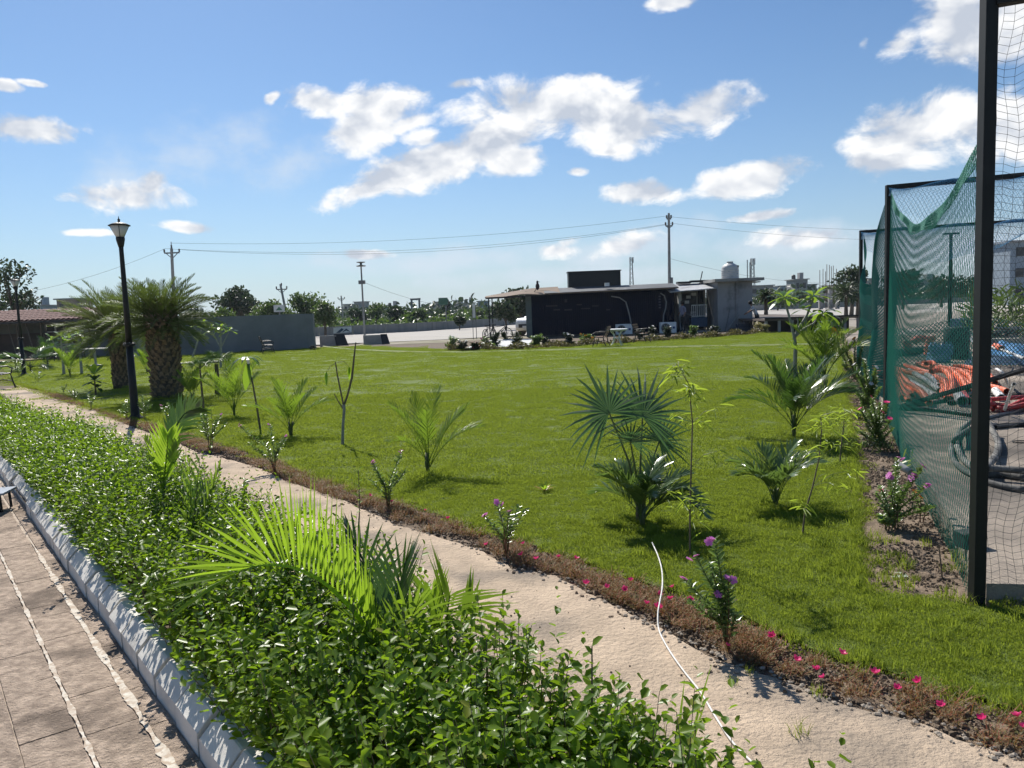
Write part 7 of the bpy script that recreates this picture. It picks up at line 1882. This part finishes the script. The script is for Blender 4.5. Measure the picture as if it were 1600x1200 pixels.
# pipe stub in the bed and a block
a = G(1422, 738, .12); corr([a, a + Vector((-.03, .06, .03)), a + Vector((-.06, .12, .06))], .03, m_gp, 'pipe_stub', 'pale pipe end poking from the bed under the net', 'pipe', rings=False, n=14)
o = MB().box((0, 0, .045), (.14, .11, .10)).build('stone_block', M('dark_block', (.05, .05, .05)), bevel=.01); o.location = G(1513, 853, TZ); o.rotation_euler.z = .2; tag(o, 'dark stone block on the terrace just left of the big post foot', 'block')
o = MB().strip([Vector((0, 0, .004)), Vector((.05, -.02, .012)), Vector((.09, -.01, .004))], [.008, .018, .004], Vector((.2, 1, 0)).normalized()).build('fallen_leaf', LM('pale_leaf', (.5, .55, .42), (.5, .55, .42), (.5, .6, .4), .2)); o.location = G(1393, 902); tag(o, 'pale fallen leaf on the bed soil, left one', 'leaf')
o2 = o.copy(); COL.objects.link(o2); o2.location = G(1418, 902); o2.rotation_euler.z = 2.2; o2['label'] = 'pale fallen leaf on the bed soil, right one'
# dead twig in the bed
b = G(1473, 905); t = thing('dead_twig', b, 'dry forked twig standing in the bed by the net foot', 'twig')
MB().tube([(0, 0, -.02), (.0, .02, .08), (-.01, .03, .2)], [.006, .005, .003], 5).build('twig', m_wood, t); MB().tube([(0, 0, 0), (.06, -.05, .02), (.1, -.12, .01)], [.005, .004, .003], 5).build('root', m_wood, t)
# weeds in the bed
for i, (px, py, lab) in enumerate(((1365, 700, 'yellowing weeds in the bed below the tall dark periwinkle'), (1395, 690, 'pale weeds touching the foot of the green net'), (1345, 690, 'straw-coloured weeds at the lawn edge of the net bed'))):
    b = G(px, py); t = thing('weeds', b, lab, 'weeds', 'weeds in the net bed'); r = random.Random(i + 60)
    for k in range(22):
        a = r.uniform(0, 6.28); L_ = r.uniform(.15, .38); d = Vector((math.cos(a) * .6, math.sin(a) * .6, 1)).normalized(); c = Vector((r.uniform(-.25, .25), r.uniform(-.3, .3), 0)); mb = MB(); leaflet_strip(mb, c, d, d.cross(Vector((0, 0, 1))).normalized(), L_, .018, .7); mb.build('blade', L_dryg if k % 3 else L_bamboo, t)
# yellow leafy sprig near the net
b = G(1420, 760); t = thing('bamboo', b, 'yellow-green sprig by the pipe end against the net', 'bamboo'); r = random.Random(77)
for k in range(9):
    c = at(1415 + r.uniform(-5, 12), 722 + r.uniform(-12, 14), b.y + .1) - b; d = Vector((r.uniform(-1, 1), r.uniform(-.4, .4), r.uniform(-.3, 1))).normalized(); mb = MB(); leaflet_strip(mb, c, d, Vector((0, 1, .2)), .13, .022, .3); mb.build('leaf', L_bamboo, t)
MB().tube([(0, 0, 0), at(1418, 735, b.y + .1) - b], .005, 4).build('cane', m_wood, t)

# far right: scrub field behind the cage and pale edging
rg = np.random.default_rng(8); n = 5200; X = rg.uniform(15.5, 34, n); Y = rg.uniform(24, 36, n); ok = X > 13 + (Y - 24) * .62 + 1.0; X = X[ok]; Y = Y[ok]; n = len(X)
P = np.stack([X, Y, rg.random(n) * (.9 + .8 * np.sin(X * 1.7) ** 2 + .04 * (X - 15))], 1); D = unit(np.stack([rg.normal(0, .6, n), rg.normal(0, .6, n), rg.uniform(.2, 1, n)], 1))
V, Fq = leaf_arrays(P, D, unit(rg.normal(0, 1, P.shape)), rg.uniform(.25, .5, n), rg.uniform(.05, .1, n)); npmesh('tall_weeds', V, Fq, L_tree, None, 'stuff')
wall_run('edging', [(14.3, 23.2), (22, 21.5), (30, 20)], .26, .25, M('pale_edging', (.50, .46, .38)), 'pale low edging in front of the weeds at the far right', 'edging', 'edging_block', 2.4)

# ================================================================== the air
hz_b = MB().box((0, 2200, 8.5), (7000, 5600, 21)).build('haze', M('dummy_air', (.5, .5, .5)), kind='stuff')
hm_ = bpy.data.materials.new('air'); hm_.use_nodes = True; nt = hm_.node_tree; nt.nodes.clear()
ov = nt.nodes.new('ShaderNodeOutputMaterial'); pv = nt.nodes.new('ShaderNodeVolumePrincipled'); pv.inputs['Density'].default_value = .00022; pv.inputs['Color'].default_value = (.80, .88, .97, 1); pv.inputs['Anisotropy'].default_value = .3
nt.links.new(pv.outputs[0], ov.inputs['Volume']); hz_b.data.materials.clear(); hz_b.data.materials.append(hm_)
